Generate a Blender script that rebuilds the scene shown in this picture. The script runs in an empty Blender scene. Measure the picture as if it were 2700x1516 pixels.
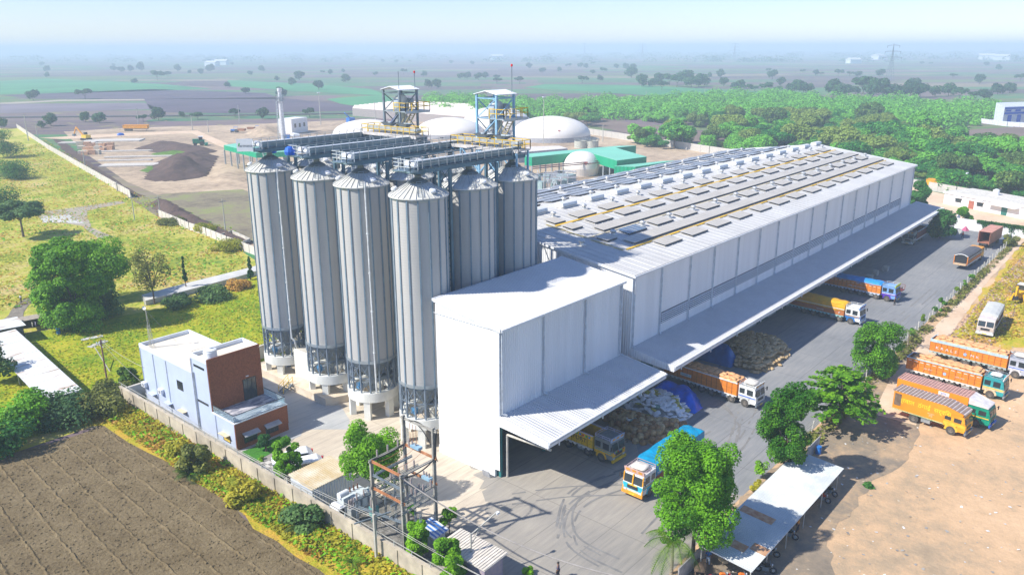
import bpy, bmesh, math, random
import numpy as np
from mathutils import Vector, Matrix, Euler
S = bpy.context.scene
COL = S.collection
PI = math.pi
R = math.radians
# ------------------------------------------------------------------ camera, world, sun, exposure
# world frame: +X runs along the warehouse, +Y towards the silos, the origin is the near yard corner of the hoist block
CX, CY, CZ = -53.52, -47.58, 42.0
YAW, PITCH, ROLL, FPX = R(49.4), R(16.81), R(-0.19), 2085.0
_r0 = Vector((math.cos(YAW), -math.sin(YAW), 0)); _y0 = Vector((math.sin(YAW), math.cos(YAW), 0))
_fw = _y0 * math.cos(PITCH) + Vector((0, 0, -math.sin(PITCH)))
_up = _y0 * math.sin(PITCH) + Vector((0, 0, math.cos(PITCH)))
_cr = _r0 * math.cos(ROLL) + _up * math.sin(ROLL)
_cu = -_r0 * math.sin(ROLL) + _up * math.cos(ROLL)
cam = bpy.data.objects.new('camera', bpy.data.cameras.new('camera'))
COL.objects.link(cam)
M4 = Matrix((_cr, _cu, -_fw)).transposed().to_4x4(); M4.translation = (CX, CY, CZ)
cam.matrix_world = M4
cam.data.lens = FPX / 2700 * 36; cam.data.sensor_width = 36
cam.data.clip_start = 1; cam.data.clip_end = 60000
S.camera = cam
SUN = Vector((0.9, -0.5, -1.0)).normalized()
sl = bpy.data.lights.new('sun', 'SUN'); sl.energy = 4.6; sl.angle = R(1.0); sl.color = (1.0, 0.955, 0.87)
so = bpy.data.objects.new('sun', sl); COL.objects.link(so)
so.rotation_euler = SUN.to_track_quat('-Z', 'Y').to_euler(); so.location = (0, 0, 200)
W = bpy.data.worlds.new('World'); S.world = W; W.use_nodes = True
nt = W.node_tree; bg = nt.nodes['Background']
sky = nt.nodes.new('ShaderNodeTexSky'); sky.sky_type = 'NISHITA'; sky.sun_disc = False
sky.sun_elevation = math.asin(-SUN.z); sky.sun_rotation = math.atan2(-SUN.x, -SUN.y)
sky.air_density = 1.0; sky.dust_density = 0.1; sky.ozone_density = 5.0
tn_ = nt.nodes.new('ShaderNodeMix'); tn_.data_type = 'RGBA'; tn_.blend_type = 'MULTIPLY'; tn_.inputs[0].default_value = 1; tn_.inputs[7].default_value = (.92, .90, 1.04, 1)
nt.links.new(sky.outputs[0], tn_.inputs[6]); nt.links.new(tn_.outputs[2], bg.inputs[0]); bg.inputs[1].default_value = 0.118
S.view_settings.view_transform = 'Standard'; S.view_settings.look = 'None'
S.view_settings.exposure = 0.55; S.view_settings.gamma = 1.0
S.cycles.volume_bounces = 3; S.cycles.max_bounces = 6; S.cycles.transparent_max_bounces = 4
S.cycles.use_denoising = True

# pixel of the 2700x1516 survey photo -> point of the horizontal plane at height z
def G(x, y, z=0.0):
    u, v = (x - 1350) / FPX, (758 - y) / FPX
    d = _cr * u + _cu * v + _fw
    t = (z - CZ) / d.z
    return (CX + d.x * t, CY + d.y * t)
def G3(x, y, z=0.0):
    a = G(x, y, z); return (a[0], a[1], z)
def HT(px, ytop):      # height of an upright thing standing at photo pixel px whose top shows at row ytop
    x, y = G(*px); lo, hi = 0, 90
    for _ in range(40):
        m = (lo+hi)/2; v = Vector((x-CX, y-CY, m-CZ))
        if 758-FPX*(v.dot(_cu)/v.dot(_fw)) > ytop: lo = m
        else: hi = m
    return lo
def RW(px, w):         # half width in metres of something w photo pixels wide standing at px
    x, y = G(*px); return w/2*Vector((x-CX, y-CY, 3-CZ)).dot(_fw)/FPX
def near(p):
    return math.dist(p[:2], (CX, CY))

# ------------------------------------------------------------------ materials
def newmat(name):
    m = bpy.data.materials.new(name); m.use_nodes = True
    return m, m.node_tree, m.node_tree.nodes['Principled BSDF']
def rgba(c): return (c[0], c[1], c[2], 1)
def noise(nt, scale, det=4, coord='Object', rough=.6, vec=None):
    tc = nt.nodes.new('ShaderNodeTexCoord'); n = nt.nodes.new('ShaderNodeTexNoise')
    n.inputs['Scale'].default_value = scale; n.inputs['Detail'].default_value = det; n.inputs['Roughness'].default_value = rough
    if vec:
        mp = nt.nodes.new('ShaderNodeMapping'); mp.inputs['Scale'].default_value = vec
        nt.links.new(tc.outputs[coord], mp.inputs[0]); nt.links.new(mp.outputs[0], n.inputs[0])
    else: nt.links.new(tc.outputs[coord], n.inputs[0])
    return n.outputs['Fac']
def ramp(nt, src, stops, interp='LINEAR'):
    r = nt.nodes.new('ShaderNodeValToRGB'); r.color_ramp.interpolation = interp
    e = r.color_ramp.elements
    while len(e) < len(stops): e.new(0.5)
    for i, (p, c) in enumerate(stops): e[i].position = p; e[i].color = rgba(c)
    nt.links.new(src, r.inputs[0]); return r.outputs[0]
def mix(nt, f, a, b, mode='MIX'):
    m = nt.nodes.new('ShaderNodeMix'); m.data_type = 'RGBA'; m.blend_type = mode
    for s, v in ((m.inputs[0], f), (m.inputs[6], a), (m.inputs[7], b)):
        if hasattr(v, 'is_linked'): nt.links.new(v, s)
        else: s.default_value = v if isinstance(v, (int, float)) else rgba(v)
    return m.outputs[2]
def bumpn(nt, b, src, dist, strength=1.0):
    n = nt.nodes.new('ShaderNodeBump'); n.inputs['Distance'].default_value = dist; n.inputs['Strength'].default_value = strength
    nt.links.new(src, n.inputs['Height']); nt.links.new(n.outputs[0], b.inputs['Normal'])
_mc = {}
def mt(name, col, rough=.6, metal=0.0, var=.12, scale=1.5, bump=0, bscale=None, col2=None, vec=None, spec=None, thr=(.35, .65)):
    if name in _mc: return _mc[name]
    m, nt, b = newmat(name)
    c2 = col2 or tuple(max(0, c * (1 - var * 2)) for c in col); c1 = col if col2 else tuple(min(1, c * (1 + var * .5)) for c in col)
    f = noise(nt, scale, 5, vec=vec)
    nt.links.new(ramp(nt, f, [(thr[0], c2), (thr[1], c1)]), b.inputs['Base Color'])
    b.inputs['Roughness'].default_value = rough; b.inputs['Metallic'].default_value = metal
    if spec is not None: b.inputs['Specular IOR Level'].default_value = spec
    if bump: bumpn(nt, b, noise(nt, bscale or scale * 6, 4), bump)
    _mc[name] = m; return m
def corr(name, col, axis, period, depth, rough=.45, metal=0.0, dirt=.1, col2=None, dscale=.35, vec=None):
    if name in _mc: return _mc[name]
    m, nt, b = newmat(name)
    c2 = col2 or tuple(c * (1 - dirt * 2) for c in col)
    f = noise(nt, dscale, 6, vec=vec)
    nt.links.new(ramp(nt, f, [(.35, c2), (.6, col)]), b.inputs['Base Color'])
    b.inputs['Roughness'].default_value = rough; b.inputs['Metallic'].default_value = metal
    tc = nt.nodes.new('ShaderNodeTexCoord'); sx = nt.nodes.new('ShaderNodeSeparateXYZ')
    nt.links.new(tc.outputs['Object'], sx.inputs[0])
    mu = nt.nodes.new('ShaderNodeMath'); mu.operation = 'MULTIPLY'; mu.inputs[1].default_value = 2 * PI / period
    nt.links.new(sx.outputs[axis], mu.inputs[0])
    sn = nt.nodes.new('ShaderNodeMath'); sn.operation = 'SINE'; nt.links.new(mu.outputs[0], sn.inputs[0])
    bumpn(nt, b, sn.outputs[0], depth)
    _mc[name] = m; return m
def leafmat(name, dark, light, trans=.4, var=.25):
    if name in _mc: return _mc[name]
    m, nt, b = newmat(name)
    tc = nt.nodes.new('ShaderNodeTexCoord')
    g = nt.nodes.new('ShaderNodeNewGeometry'); oi = nt.nodes.new('ShaderNodeObjectInfo')
    n = nt.nodes.new('ShaderNodeTexNoise'); n.inputs['Scale'].default_value = .55; n.inputs['Detail'].default_value = 3
    nt.links.new(g.outputs['Position'], n.inputs[0])
    ad = nt.nodes.new('ShaderNodeMath'); ad.operation = 'ADD'; nt.links.new(n.outputs['Fac'], ad.inputs[0])
    mu = nt.nodes.new('ShaderNodeMath'); mu.operation = 'MULTIPLY_ADD'; mu.inputs[1].default_value = var; mu.inputs[2].default_value = -var / 2
    nt.links.new(oi.outputs['Random'], mu.inputs[0]); nt.links.new(mu.outputs[0], ad.inputs[1])
    m2 = nt.nodes.new('ShaderNodeMath'); m2.operation = 'MULTIPLY_ADD'; m2.inputs[1].default_value = .3; m2.inputs[2].default_value = -.15
    nt.links.new(g.outputs['Random Per Island'], m2.inputs[0])
    a2 = nt.nodes.new('ShaderNodeMath'); a2.operation = 'ADD'; nt.links.new(ad.outputs[0], a2.inputs[0]); nt.links.new(m2.outputs[0], a2.inputs[1])
    c = ramp(nt, a2.outputs[0], [(.3, dark), (.7, light)])
    nt.links.new(c, b.inputs['Base Color']); b.inputs['Roughness'].default_value = .6; b.inputs['Specular IOR Level'].default_value = .25
    tr = nt.nodes.new('ShaderNodeBsdfTranslucent'); nt.links.new(c, tr.inputs[0])
    mx = nt.nodes.new('ShaderNodeMixShader'); mx.inputs[0].default_value = trans
    nt.links.new(b.outputs[0], mx.inputs[1]); nt.links.new(tr.outputs[0], mx.inputs[2])
    nt.links.new(mx.outputs[0], nt.nodes['Material Output'].inputs[0])
    _mc[name] = m; return m

WHITE = mt('white_paint', (.80, .81, .83), .5, var=.05, scale=.3)
WALLSH = corr('white_sheet_wall', (.90, .91, .93), 0, .33, .03, .5, dirt=.05, dscale=.5, vec=(1, 1, .06))
WALLSHY = corr('white_sheet_end', (.86, .86, .86), 1, .33, .03, .5, dirt=.02)
ROOFSH = corr('galvalume_roof', (.60, .585, .555), 0, .5, .02, .55, dirt=.07, col2=(.50, .485, .46), dscale=.12)
CANOPY = corr('canopy_roof', (.66, .66, .67), 0, .42, .03, .5, dirt=.06)
CONC = mt('concrete', (.62, .58, .50), .85, var=.14, scale=.6, bump=.01)
CONCW = mt('painted_concrete', (.78, .78, .72), .75, var=.07, scale=.7)
OLDWALL = mt('stained_plaster', (.58, .50, .38), .9, scale=.5, col2=(.36, .31, .24), bump=.02)
STEEL = mt('galvanised_steel', (.47, .52, .55), .42, .5, var=.12, scale=.8)
DSTEEL = mt('grey_steel', (.24, .29, .33), .5, .3, var=.15)
BSTEEL = mt('blue_painted_steel', (.28, .50, .68), .5, var=.1)
BLACK = mt('black_rubber', (.03, .03, .032), .8, var=.2)
TYRE = mt('dusty_tyre', (.085, .078, .07), .9, var=.2, scale=4)
HUB = mt('dusty_hub', (.22, .19, .16), .7, var=.2)
DARK = mt('dark_void', (.02, .022, .025), .8)
GLASS = mt('dark_glass', (.035, .045, .05), .12, var=.1, spec=.8)
YEL = mt('safety_yellow', (.85, .55, .03), .5, var=.1)
RUST = mt('rusty_steel', (.42, .17, .07), .8, scale=3, col2=(.25, .12, .07))
ORANGE = mt('orange_paint', (.86, .27, .015), .55, scale=1.3, col2=(.62, .20, .03))
BRICK = mt('brown_cladding', (.29, .095, .040), .8, var=.18, scale=7, bump=.01)
WOOD = mt('weathered_wood', (.22, .15, .10), .85, var=.2, scale=3)
POLE = mt('grey_pole', (.50, .48, .42), .7, var=.12)
TRUNK = mt('bark', (.17, .12, .08), .9, var=.25, scale=3)

# ------------------------------------------------------------------ mesh builder
class MB:
    def __init__(s): s.v = []; s.f = []; s.m = []
    def add(s, vs, fs, mi=0):
        n = len(s.v); s.v += [tuple(p) for p in vs]
        for f in fs: s.f.append(tuple(n + i for i in f)); s.m.append(mi)
    def quad(s, a, b, c, d, mi=0): s.add([a, b, c, d], [(0, 1, 2, 3)], mi)
    def box(s, x0, x1, y0, y1, z0, z1, mi=0):
        v = [(x, y, z) for z in (z0, z1) for y in (y0, y1) for x in (x0, x1)]
        s.add(v, [(0, 2, 3, 1), (4, 5, 7, 6), (0, 1, 5, 4), (2, 6, 7, 3), (0, 4, 6, 2), (1, 3, 7, 5)], mi)
    def cbox(s, c, d, mi=0): s.box(c[0]-d[0]/2, c[0]+d[0]/2, c[1]-d[1]/2, c[1]+d[1]/2, c[2]-d[2]/2, c[2]+d[2]/2, mi)
    def bar(s, p, q, w, h=None, mi=0):
        p, q = Vector(p), Vector(q); d = q - p
        if d.length < 1e-6: return
        h = h or w; z = Vector((0, 0, 1)) if abs(d.normalized().z) < .98 else Vector((1, 0, 0))
        a = d.cross(z).normalized() * w / 2; b = a.cross(d).normalized() * h / 2
        v = [e + i * a + j * b for e in (p, q) for i, j in ((-1, -1), (1, -1), (1, 1), (-1, 1))]
        s.add(v, [(0, 1, 2, 3), (7, 6, 5, 4), (0, 4, 5, 1), (1, 5, 6, 2), (2, 6, 7, 3), (3, 7, 4, 0)], mi)
    def cyl(s, p, q, r0, r1=None, n=12, mi=0, cap=True):
        r1 = r0 if r1 is None else r1
        p, q = Vector(p), Vector(q); d = (q - p).normalized(); z = Vector((0, 0, 1)) if abs(d.z) < .98 else Vector((1, 0, 0))
        a = d.cross(z).normalized(); b = a.cross(d)
        v = []
        for e, r in ((p, r0), (q, r1)):
            v += [e + (a * math.cos(2*PI*i/n) + b * math.sin(2*PI*i/n)) * r for i in range(n)]
        f = [(i, (i+1) % n, n+(i+1) % n, n+i) for i in range(n)]
        if cap: f += [tuple(range(n-1, -1, -1)), tuple(range(n, 2*n))]
        s.add(v, f, mi)
    def tube(s, pts, r, n=6, mi=0):
        for a, b in zip(pts, pts[1:]): s.cyl(a, b, r, r, n, mi)
    def lathe(s, prof, n=32, c=(0, 0), mi=0):
        v = [(c[0]+r*math.cos(2*PI*i/n), c[1]+r*math.sin(2*PI*i/n), z) for r, z in prof for i in range(n)]
        s.add(v, [(k*n+i, k*n+(i+1) % n, (k+1)*n+(i+1) % n, (k+1)*n+i) for k in range(len(prof)-1) for i in range(n)], mi)
    def prism(s, pts, z0, z1, mi=0):
        n = len(pts); v = [(x, y, z0) for x, y in pts] + [(x, y, z1) for x, y in pts]
        s.add(v, [tuple(range(n-1, -1, -1)), tuple(range(n, 2*n))] + [(i, (i+1) % n, n+(i+1) % n, n+i) for i in range(n)], mi)
    def yprism(s, pts, y0, y1, mi=0):   # outline in x-z, extruded along y
        n = len(pts); v = [(x, y0, z) for x, z in pts] + [(x, y1, z) for x, z in pts]
        s.add(v, [tuple(range(n)), tuple(range(2*n-1, n-1, -1))] + [(i, n+i, n+(i+1) % n, (i+1) % n) for i in range(n)], mi)
    def xprism(s, pts, x0, x1, mi=0):   # outline in y-z, extruded along x
        n = len(pts); v = [(x0, y, z) for y, z in pts] + [(x1, y, z) for y, z in pts]
        s.add(v, [tuple(range(n)), tuple(range(2*n-1, n-1, -1))] + [(i, n+i, n+(i+1) % n, (i+1) % n) for i in range(n)], mi)
    def rail(s, path, h=1.1, post=1.5, r=.035, mi=0, mids=(.55,)):   # a handrail along a path of 3-D points
        for a, b in zip(path, path[1:]):
            a, b = Vector(a), Vector(b); L = (b-a).length; n = max(1, round(L/post))
            for k in range(n+1):
                p = a.lerp(b, k/n); s.bar(p, p+Vector((0, 0, h)), r, mi=mi)
            for z in (h,)+tuple(mids):
                s.bar(a+Vector((0, 0, z)), b+Vector((0, 0, z)), r, mi=mi)
    def mesh(s, name, mats, smooth=False):
        me = bpy.data.meshes.new(name); me.from_pydata(s.v, [], s.f)
        for m in (mats if isinstance(mats, (list, tuple)) else [mats]): me.materials.append(m)
        me.polygons.foreach_set('material_index', s.m)
        if smooth: me.polygons.foreach_set('use_smooth', [True]*len(s.f))
        bm = bmesh.new(); bm.from_mesh(me); bmesh.ops.recalc_face_normals(bm, faces=bm.faces); bm.to_mesh(me); bm.free()
        me.update(); return me
    def build(s, name, mats, parent=None, smooth=False, loc=None, label=None):
        o = bpy.data.objects.new(name, s.mesh(name, mats, smooth)); COL.objects.link(o)
        if parent is not None: o.parent = parent
        if loc: o.location = loc
        if label: o['label'] = label
        return o
def thing(name, label, cat, loc=(0, 0, 0), rz=0, group=None):
    o = bpy.data.objects.new(name, None); COL.objects.link(o); o.empty_display_size = .5
    o.location = loc; o.rotation_euler = (0, 0, rz); o['label'] = label; o['category'] = cat
    if group: o['group'] = group
    return o
def tag(o, label, cat, group=None):
    o['label'] = label; o['category'] = cat
    if group: o['group'] = group
    return o
def kind(o, k, label=None):
    o['kind'] = k
    if label: o['label'] = label
    return o
def link(name, me, parent=None, loc=(0, 0, 0), rot=(0, 0, 0), sc=(1, 1, 1)):
    o = bpy.data.objects.new(name, me); COL.objects.link(o)
    o.location = loc; o.rotation_euler = rot; o.scale = sc
    if parent is not None: o.parent = parent
    return o
_kc = {}
def _snap(root):
    kids = {}
    for o in COL.objects:
        if o.parent: kids.setdefault(o.parent, []).append(o)
    def t(o): return (o, [t(c) for c in kids.get(o, [])])
    return t(root)
def dup(root, loc, rz=None, label=None, group=None, sc=None):   # a copy of a thing with copies of its parts and sub-parts
    if root not in _kc: _kc[root] = _snap(root)
    def cp(t, par):
        c = t[0].copy(); COL.objects.link(c)
        if par: c.parent = par
        for ch in t[1]: cp(ch, c)
        return c
    r = cp(_kc[root], None); r.location = loc
    if rz is not None: r.rotation_euler = (0, 0, rz)
    if sc: r.scale = sc
    if label: r['label'] = label
    if group: r['group'] = group
    return r
def text(body, size, mat, parent, loc, rot, name='lettering', ext=.01, align='CENTER', sx=1):
    c = bpy.data.curves.new(name, 'FONT'); c.body = body; c.size = size; c.extrude = ext; c.align_x = align; c.align_y = 'CENTER'
    c.materials.append(mat); c.resolution_u = 2
    tmp = bpy.data.objects.new('tmp', c); me = bpy.data.meshes.new_from_object(tmp); bpy.data.objects.remove(tmp)
    o = bpy.data.objects.new(name, me); COL.objects.link(o); o.parent = parent; o.location = loc; o.rotation_euler = rot; o.scale = (sx, 1, 1)
    return o
def sheet(name, pts, z, mat, label=None, kd='structure'):
    bm = bmesh.new(); vs = [bm.verts.new((p[0], p[1], z)) for p in pts]; f = bm.faces.new(vs); f.normal_update()
    if f.normal.z < 0: f.normal_flip()
    bmesh.ops.triangulate(bm, faces=[f])
    me = bpy.data.meshes.new(name); bm.to_mesh(me); bm.free(); me.materials.append(mat)
    o = bpy.data.objects.new(name, me); COL.objects.link(o); o['kind'] = kd
    if label: o['label'] = label
    return o
ORD = ['nearest', 'second', 'third', 'fourth', 'fifth', 'sixth', 'seventh', 'eighth', 'ninth', 'tenth', 'eleventh', 'twelfth', 'thirteenth', 'fourteenth', 'fifteenth', 'sixteenth']
def wavy(pts, amp, seg, rnd):     # an outline with an uneven natural edge
    out = []
    for a, b in zip(pts, pts[1:]+pts[:1]):
        L = math.dist(a, b); n = max(1, int(L/seg))
        for k in range(n):
            t = k/n; j = 0 if k == 0 else amp
            out.append((a[0]+(b[0]-a[0])*t+rnd.uniform(-j, j), a[1]+(b[1]-a[1])*t+rnd.uniform(-j, j)))
    return out
HAZE = 0.0005
# ------------------------------------------------------------------ ground, fields, yards
rnd = random.Random(7)
def posdot(nt, vec, div):
    g = nt.nodes.new('ShaderNodeNewGeometry'); d = nt.nodes.new('ShaderNodeVectorMath'); d.operation = 'DOT_PRODUCT'
    nt.links.new(g.outputs['Position'], d.inputs[0]); d.inputs[1].default_value = (vec[0]/div, vec[1]/div, 0)
    return d.outputs['Value']
def ground_mat():
    m, nt, b = newmat('farmland')
    cb = nt.nodes.new('ShaderNodeCombineXYZ')
    nt.links.new(posdot(nt, _r0, 210), cb.inputs[0]); nt.links.new(posdot(nt, _y0, 75), cb.inputs[1])
    vo = nt.nodes.new('ShaderNodeTexVoronoi'); vo.distance = 'CHEBYCHEV'; vo.inputs['Scale'].default_value = 1; vo.inputs['Randomness'].default_value = .85
    nt.links.new(cb.outputs[0], vo.inputs[0])
    sp = nt.nodes.new('ShaderNodeSeparateColor'); nt.links.new(vo.outputs['Color'], sp.inputs[0])
    soil, gr, tan = (.14, .10, .125), (.06, .21, .08), (.28, .23, .17)
    c = ramp(nt, sp.outputs[0], [(0, (.10, .075, .10)), (.22, gr), (.40, soil), (.55, (.05, .17, .08)), (.68, (.18, .13, .15)), (.80, tan), (.88, (.12, .20, .07))], 'CONSTANT')
    # field margins
    vo2 = nt.nodes.new('ShaderNodeTexVoronoi'); vo2.feature = 'DISTANCE_TO_EDGE'; vo2.inputs['Randomness'].default_value = .85
    nt.links.new(cb.outputs[0], vo2.inputs[0])
    e = ramp(nt, vo2.outputs['Distance'], [(.0, (1, 1, 1)), (.035, (0, 0, 0))])
    c = mix(nt, e, c, (.26, .24, .12))
    cb2 = nt.nodes.new('ShaderNodeCombineXYZ')
    nt.links.new(posdot(nt, _r0, 60), cb2.inputs[0]); nt.links.new(posdot(nt, _y0, 9), cb2.inputs[1])
    n = nt.nodes.new('ShaderNodeTexNoise'); n.inputs['Scale'].default_value = 1; n.inputs['Detail'].default_value = 6; nt.links.new(cb2.outputs[0], n.inputs[0])
    c = mix(nt, ramp(nt, n.outputs['Fac'], [(.38, (0, 0, 0)), (.62, (.45, .45, .45))]), c, (.22, .17, .12))
    nt.links.new(c, b.inputs['Base Color']); b.inputs['Roughness'].default_value = 1; b.inputs['Specular IOR Level'].default_value = .1
    return m
bm = MB(); bm.quad((-9000, -9000, 0), (9000, -9000, 0), (9000, 9000, 0), (-9000, 9000, 0))
kind(bm.build('ground', ground_mat()), 'structure')

def soilmat(name, stops, scale, bump=.05, bscale=None, extra=None, fine=.35):
    m, nt, b = newmat(name)
    f = noise(nt, scale, 8, rough=.65); f2 = noise(nt, scale * 9, 6, rough=.75)
    mx = nt.nodes.new('ShaderNodeMix'); mx.inputs[0].default_value = fine
    nt.links.new(f, mx.inputs[2]); nt.links.new(f2, mx.inputs[3])
    c = ramp(nt, mx.outputs[0], stops)
    if extra: c = extra(nt, c)
    nt.links.new(c, b.inputs['Base Color']); b.inputs['Roughness'].default_value = 1; b.inputs['Specular IOR Level'].default_value = .15
    bumpn(nt, b, noise(nt, bscale or scale * 12, 6, rough=.7), bump)
    return m
MEADOW = soilmat('dry_meadow', [(.36, (.12, .22, .04)), (.44, (.28, .34, .04)), (.50, (.46, .44, .07)), (.57, (.56, .45, .17)), (.66, (.44, .29, .15))], .06, .3, 1.2, fine=.5)
LAWN = soilmat('rough_lawn', [(.36, (.10, .20, .015)), (.45, (.24, .32, .015)), (.53, (.38, .40, .02)), (.60, (.50, .44, .04)), (.68, (.50, .30, .06))], .11, .25, 2, fine=.5)
PLOUGH = soilmat('ploughed_soil', [(.36, (.11, .080, .042)), (.46, (.175, .130, .068)), (.56, (.225, .172, .095)), (.66, (.29, .225, .13))], .35, .2, 3.2, fine=.55)
WEEDS = soilmat('weedy_bank', [(.34, (.20, .26, .02)), (.46, (.42, .38, .03)), (.56, (.60, .38, .06)), (.66, (.55, .27, .06))], .16, .25, 2.5)
DIRT = soilmat('reddish_dirt', [(.32, (.30, .23, .155)), (.42, (.42, .31, .20)), (.50, (.58, .39, .23)), (.60, (.70, .47, .28)), (.70, (.72, .55, .38))], .05, .1, 1.5)
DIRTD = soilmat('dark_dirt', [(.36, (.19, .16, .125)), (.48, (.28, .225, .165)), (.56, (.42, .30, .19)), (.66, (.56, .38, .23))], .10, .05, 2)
TRACK = soilmat('dirt_track_soil', [(.35, (.55, .38, .25)), (.5, (.66, .49, .34)), (.65, (.72, .57, .42))], .12, .04, 2)
SITE = soilmat('building_site_soil', [(.36, (.22, .16, .12)), (.45, (.36, .27, .19)), (.53, (.50, .38, .26)), (.64, (.60, .48, .34))], .035, .12, 1, fine=.5)
SITED = soilmat('turned_soil', [(.38, (.16, .13, .10)), (.5, (.27, .23, .15)), (.58, (.25, .28, .10)), (.66, (.36, .30, .20))], .07, .2, 1.2)
DARKSOIL = soilmat('black_soil', [(.36, (.075, .055, .05)), (.6, (.15, .10, .085))], .3, .3, 1.5)
BANKGR = soilmat('patchy_grass', [(.36, (.20, .28, .02)), (.45, (.46, .40, .03)), (.53, (.60, .38, .08)), (.64, (.52, .28, .13))], .13, .12, 2)
def yardmat(name, stops, scale):
    m, nt, b = newmat(name)
    f = noise(nt, scale, 8, rough=.62); f2 = noise(nt, 1.1, 5, vec=(.25, 2.4, 1)); f3 = noise(nt, 6, 3)
    mx = nt.nodes.new('ShaderNodeMix'); mx.inputs[0].default_value = .4; nt.links.new(f, mx.inputs[2]); nt.links.new(f2, mx.inputs[3])
    c = ramp(nt, mx.outputs[0], stops)
    # slab joints of the poured concrete
    br = nt.nodes.new('ShaderNodeTexBrick'); tc = nt.nodes.new('ShaderNodeTexCoord'); nt.links.new(tc.outputs['Object'], br.inputs[0])
    br.offset = 0; br.inputs['Scale'].default_value = 1; br.inputs['Brick Width'].default_value = 9; br.inputs['Row Height'].default_value = 4.5
    br.inputs['Mortar Size'].default_value = .035; br.inputs['Color1'].default_value = (0, 0, 0, 1); br.inputs['Color2'].default_value = (.12, .12, .12, 1); br.inputs['Mortar'].default_value = (.6, .6, .6, 1)
    c = mix(nt, br.outputs['Color'], c, tuple(v * .55 for v in stops[0][1]))
    nt.links.new(c, b.inputs['Base Color']); b.inputs['Roughness'].default_value = .9; b.inputs['Specular IOR Level'].default_value = .2
    bumpn(nt, b, f3, .01); return m
YARD = yardmat('worn_yard_concrete', [(.34, (.25, .235, .215)), (.46, (.32, .295, .26)), (.55, (.37, .335, .285)), (.66, (.44, .40, .33))], .07)
APRON = yardmat('pale_apron_concrete', [(.34, (.42, .36, .29)), (.46, (.55, .47, .37)), (.56, (.63, .55, .43)), (.66, (.68, .61, .50))], .08)
GREYC = yardmat('grey_office_paving', [(.34, (.36, .37, .37)), (.5, (.45, .45, .44)), (.66, (.52, .50, .46))], .2)

sheet('meadow', [(-300, 44), (-15, 44), (-15, 46.5), (20, 47), (36, 110), (41, 156), (49, 190), (82, 337), (109, 458), (60, 500), (-300, 420)], .02, MEADOW)
sheet('grass_plot', [(-16, 46.2), (-48, 47), (-44, 90), G(420, 815), G(700, 720), (24, 70), (24, 46.5)], .03, LAWN)
sheet('ploughed_field', wavy([(-260, 43.5), (-20.2, 43.5), (-20, 29), (-20.8, 8), (-20.3, -60), (-260, -60)], .5, 3, rnd), .05, PLOUGH)
sheet('weedy_verge', wavy([(-24, 47), (-16.3, 47), (-16.3, -40), (-20.6, -40), (-20.9, 8), (-20.4, 30), (-21, 43)], .4, 3, rnd), .07, WEEDS)
sheet('yard_pavement', [(-16.2, -70), (-16.2, 46.3), (23, 46.3), (23.5, 46), (60, 46), (60, 60), (170, 60), (170, -20.3), (10, -20.3), (-4, -21), (-8, -70)], .04, YARD)
TYARD = yardmat('grey_truck_yard', [(.34, (.185, .19, .20)), (.46, (.235, .24, .245)), (.56, (.275, .275, .275)), (.66, (.33, .32, .31))], .06)
sheet('truck_yard_pavement', wavy([(13, -20.28), (9, -12), (16, -6), (20, -.1), (60, -.1), (160, -.1), (170, 20), (170, -20.28), (90, -20.28)], .0, 4, rnd), .044, TYARD)
sheet('silo_apron_pavement', [(-14.6, 5.5), (-14.6, 20), (-8.0, 23.6), (-8.2, 46), (24, 46), (24, 8)]+[(.5-.55*k+rnd.uniform(-.7, .7), 4.5-.75*k+rnd.uniform(-.6, .6)) for k in range(13)]+[(-8, -3.5), (-9.5, -1), (-9.8, 5)], .048, APRON)
sheet('office_pavement', [(-14, 23.4), (-7.6, 23.4), (-6.5, 24.5), (-3.2, 20.6), (-1.6, 22.2), (.3, 26.4), (-1.1, 28), (-.9, 44), (-9, 46), (-14, 40)], .056, GREYC)
sheet('dirt_lot', [(-8, -70), (-4, -21), (10, -20.3), (180, -19.6), (260, -70), (60, -140)], .03, DIRT)
sheet('shaded_soil', wavy([(-6, -46), (-3, -22), (10, -20.5), (50, -20.6), (66, -21.2), (60, -25), (52, -26.5), (44, -27.5), (38, -30), (30, -30.5), (24, -29), (10, -29.5), (4, -33)], .35, 1.3, rnd), .045, DIRTD)  # ground toned darker than the open lot, along the yard edge
sheet('grassy_bank', wavy([(62, -25.6), (100, -23.6), (150, -22.5), (200, -24), (210, -60), (120, -60), (86, -44), (76, -33), (66, -31)], .7, 3, rnd), .05, BANKGR)
sheet('dirt_track', wavy([(40, -24.4), (54, -22.6), (70, -22.2), (110, -21.2), (160, -20.6), (180, -21.5), (160, -22.4), (110, -23.0), (70, -25), (52, -28), (40, -29)], .25, 3, rnd), .06, TRACK)
sheet('building_site', [G(*p) for p in [(168, 348), (330, 338), (620, 330), (900, 318), (1130, 322), (1480, 330), (1700, 372), (1960, 404), (2050, 430)]] + [(150, 60), (70, 60), (24, 70), G(640, 640), G(530, 575), G(410, 512), G(335, 480), G(225, 405)], .045, SITE)
sheet('turned_field', [G(*p) for p in [(352, 525), (430, 512), (640, 500), (780, 560), (780, 700), (640, 630), (480, 580), (400, 548)]], .07, SITED)
sheet('dark_spoil_strip', wavy([G(*p) for p in [(135, 365), (170, 372), (230, 425), (360, 510), (385, 518), (345, 520), (300, 495), (200, 430)]], .5, 6, rnd), .075, DARKSOIL)
TM = mt('tyre_rubber_trace', (.17, .165, .16), .9, scale=.8, col2=(.25, .24, .225)); rm_ = random.Random(77)
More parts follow.
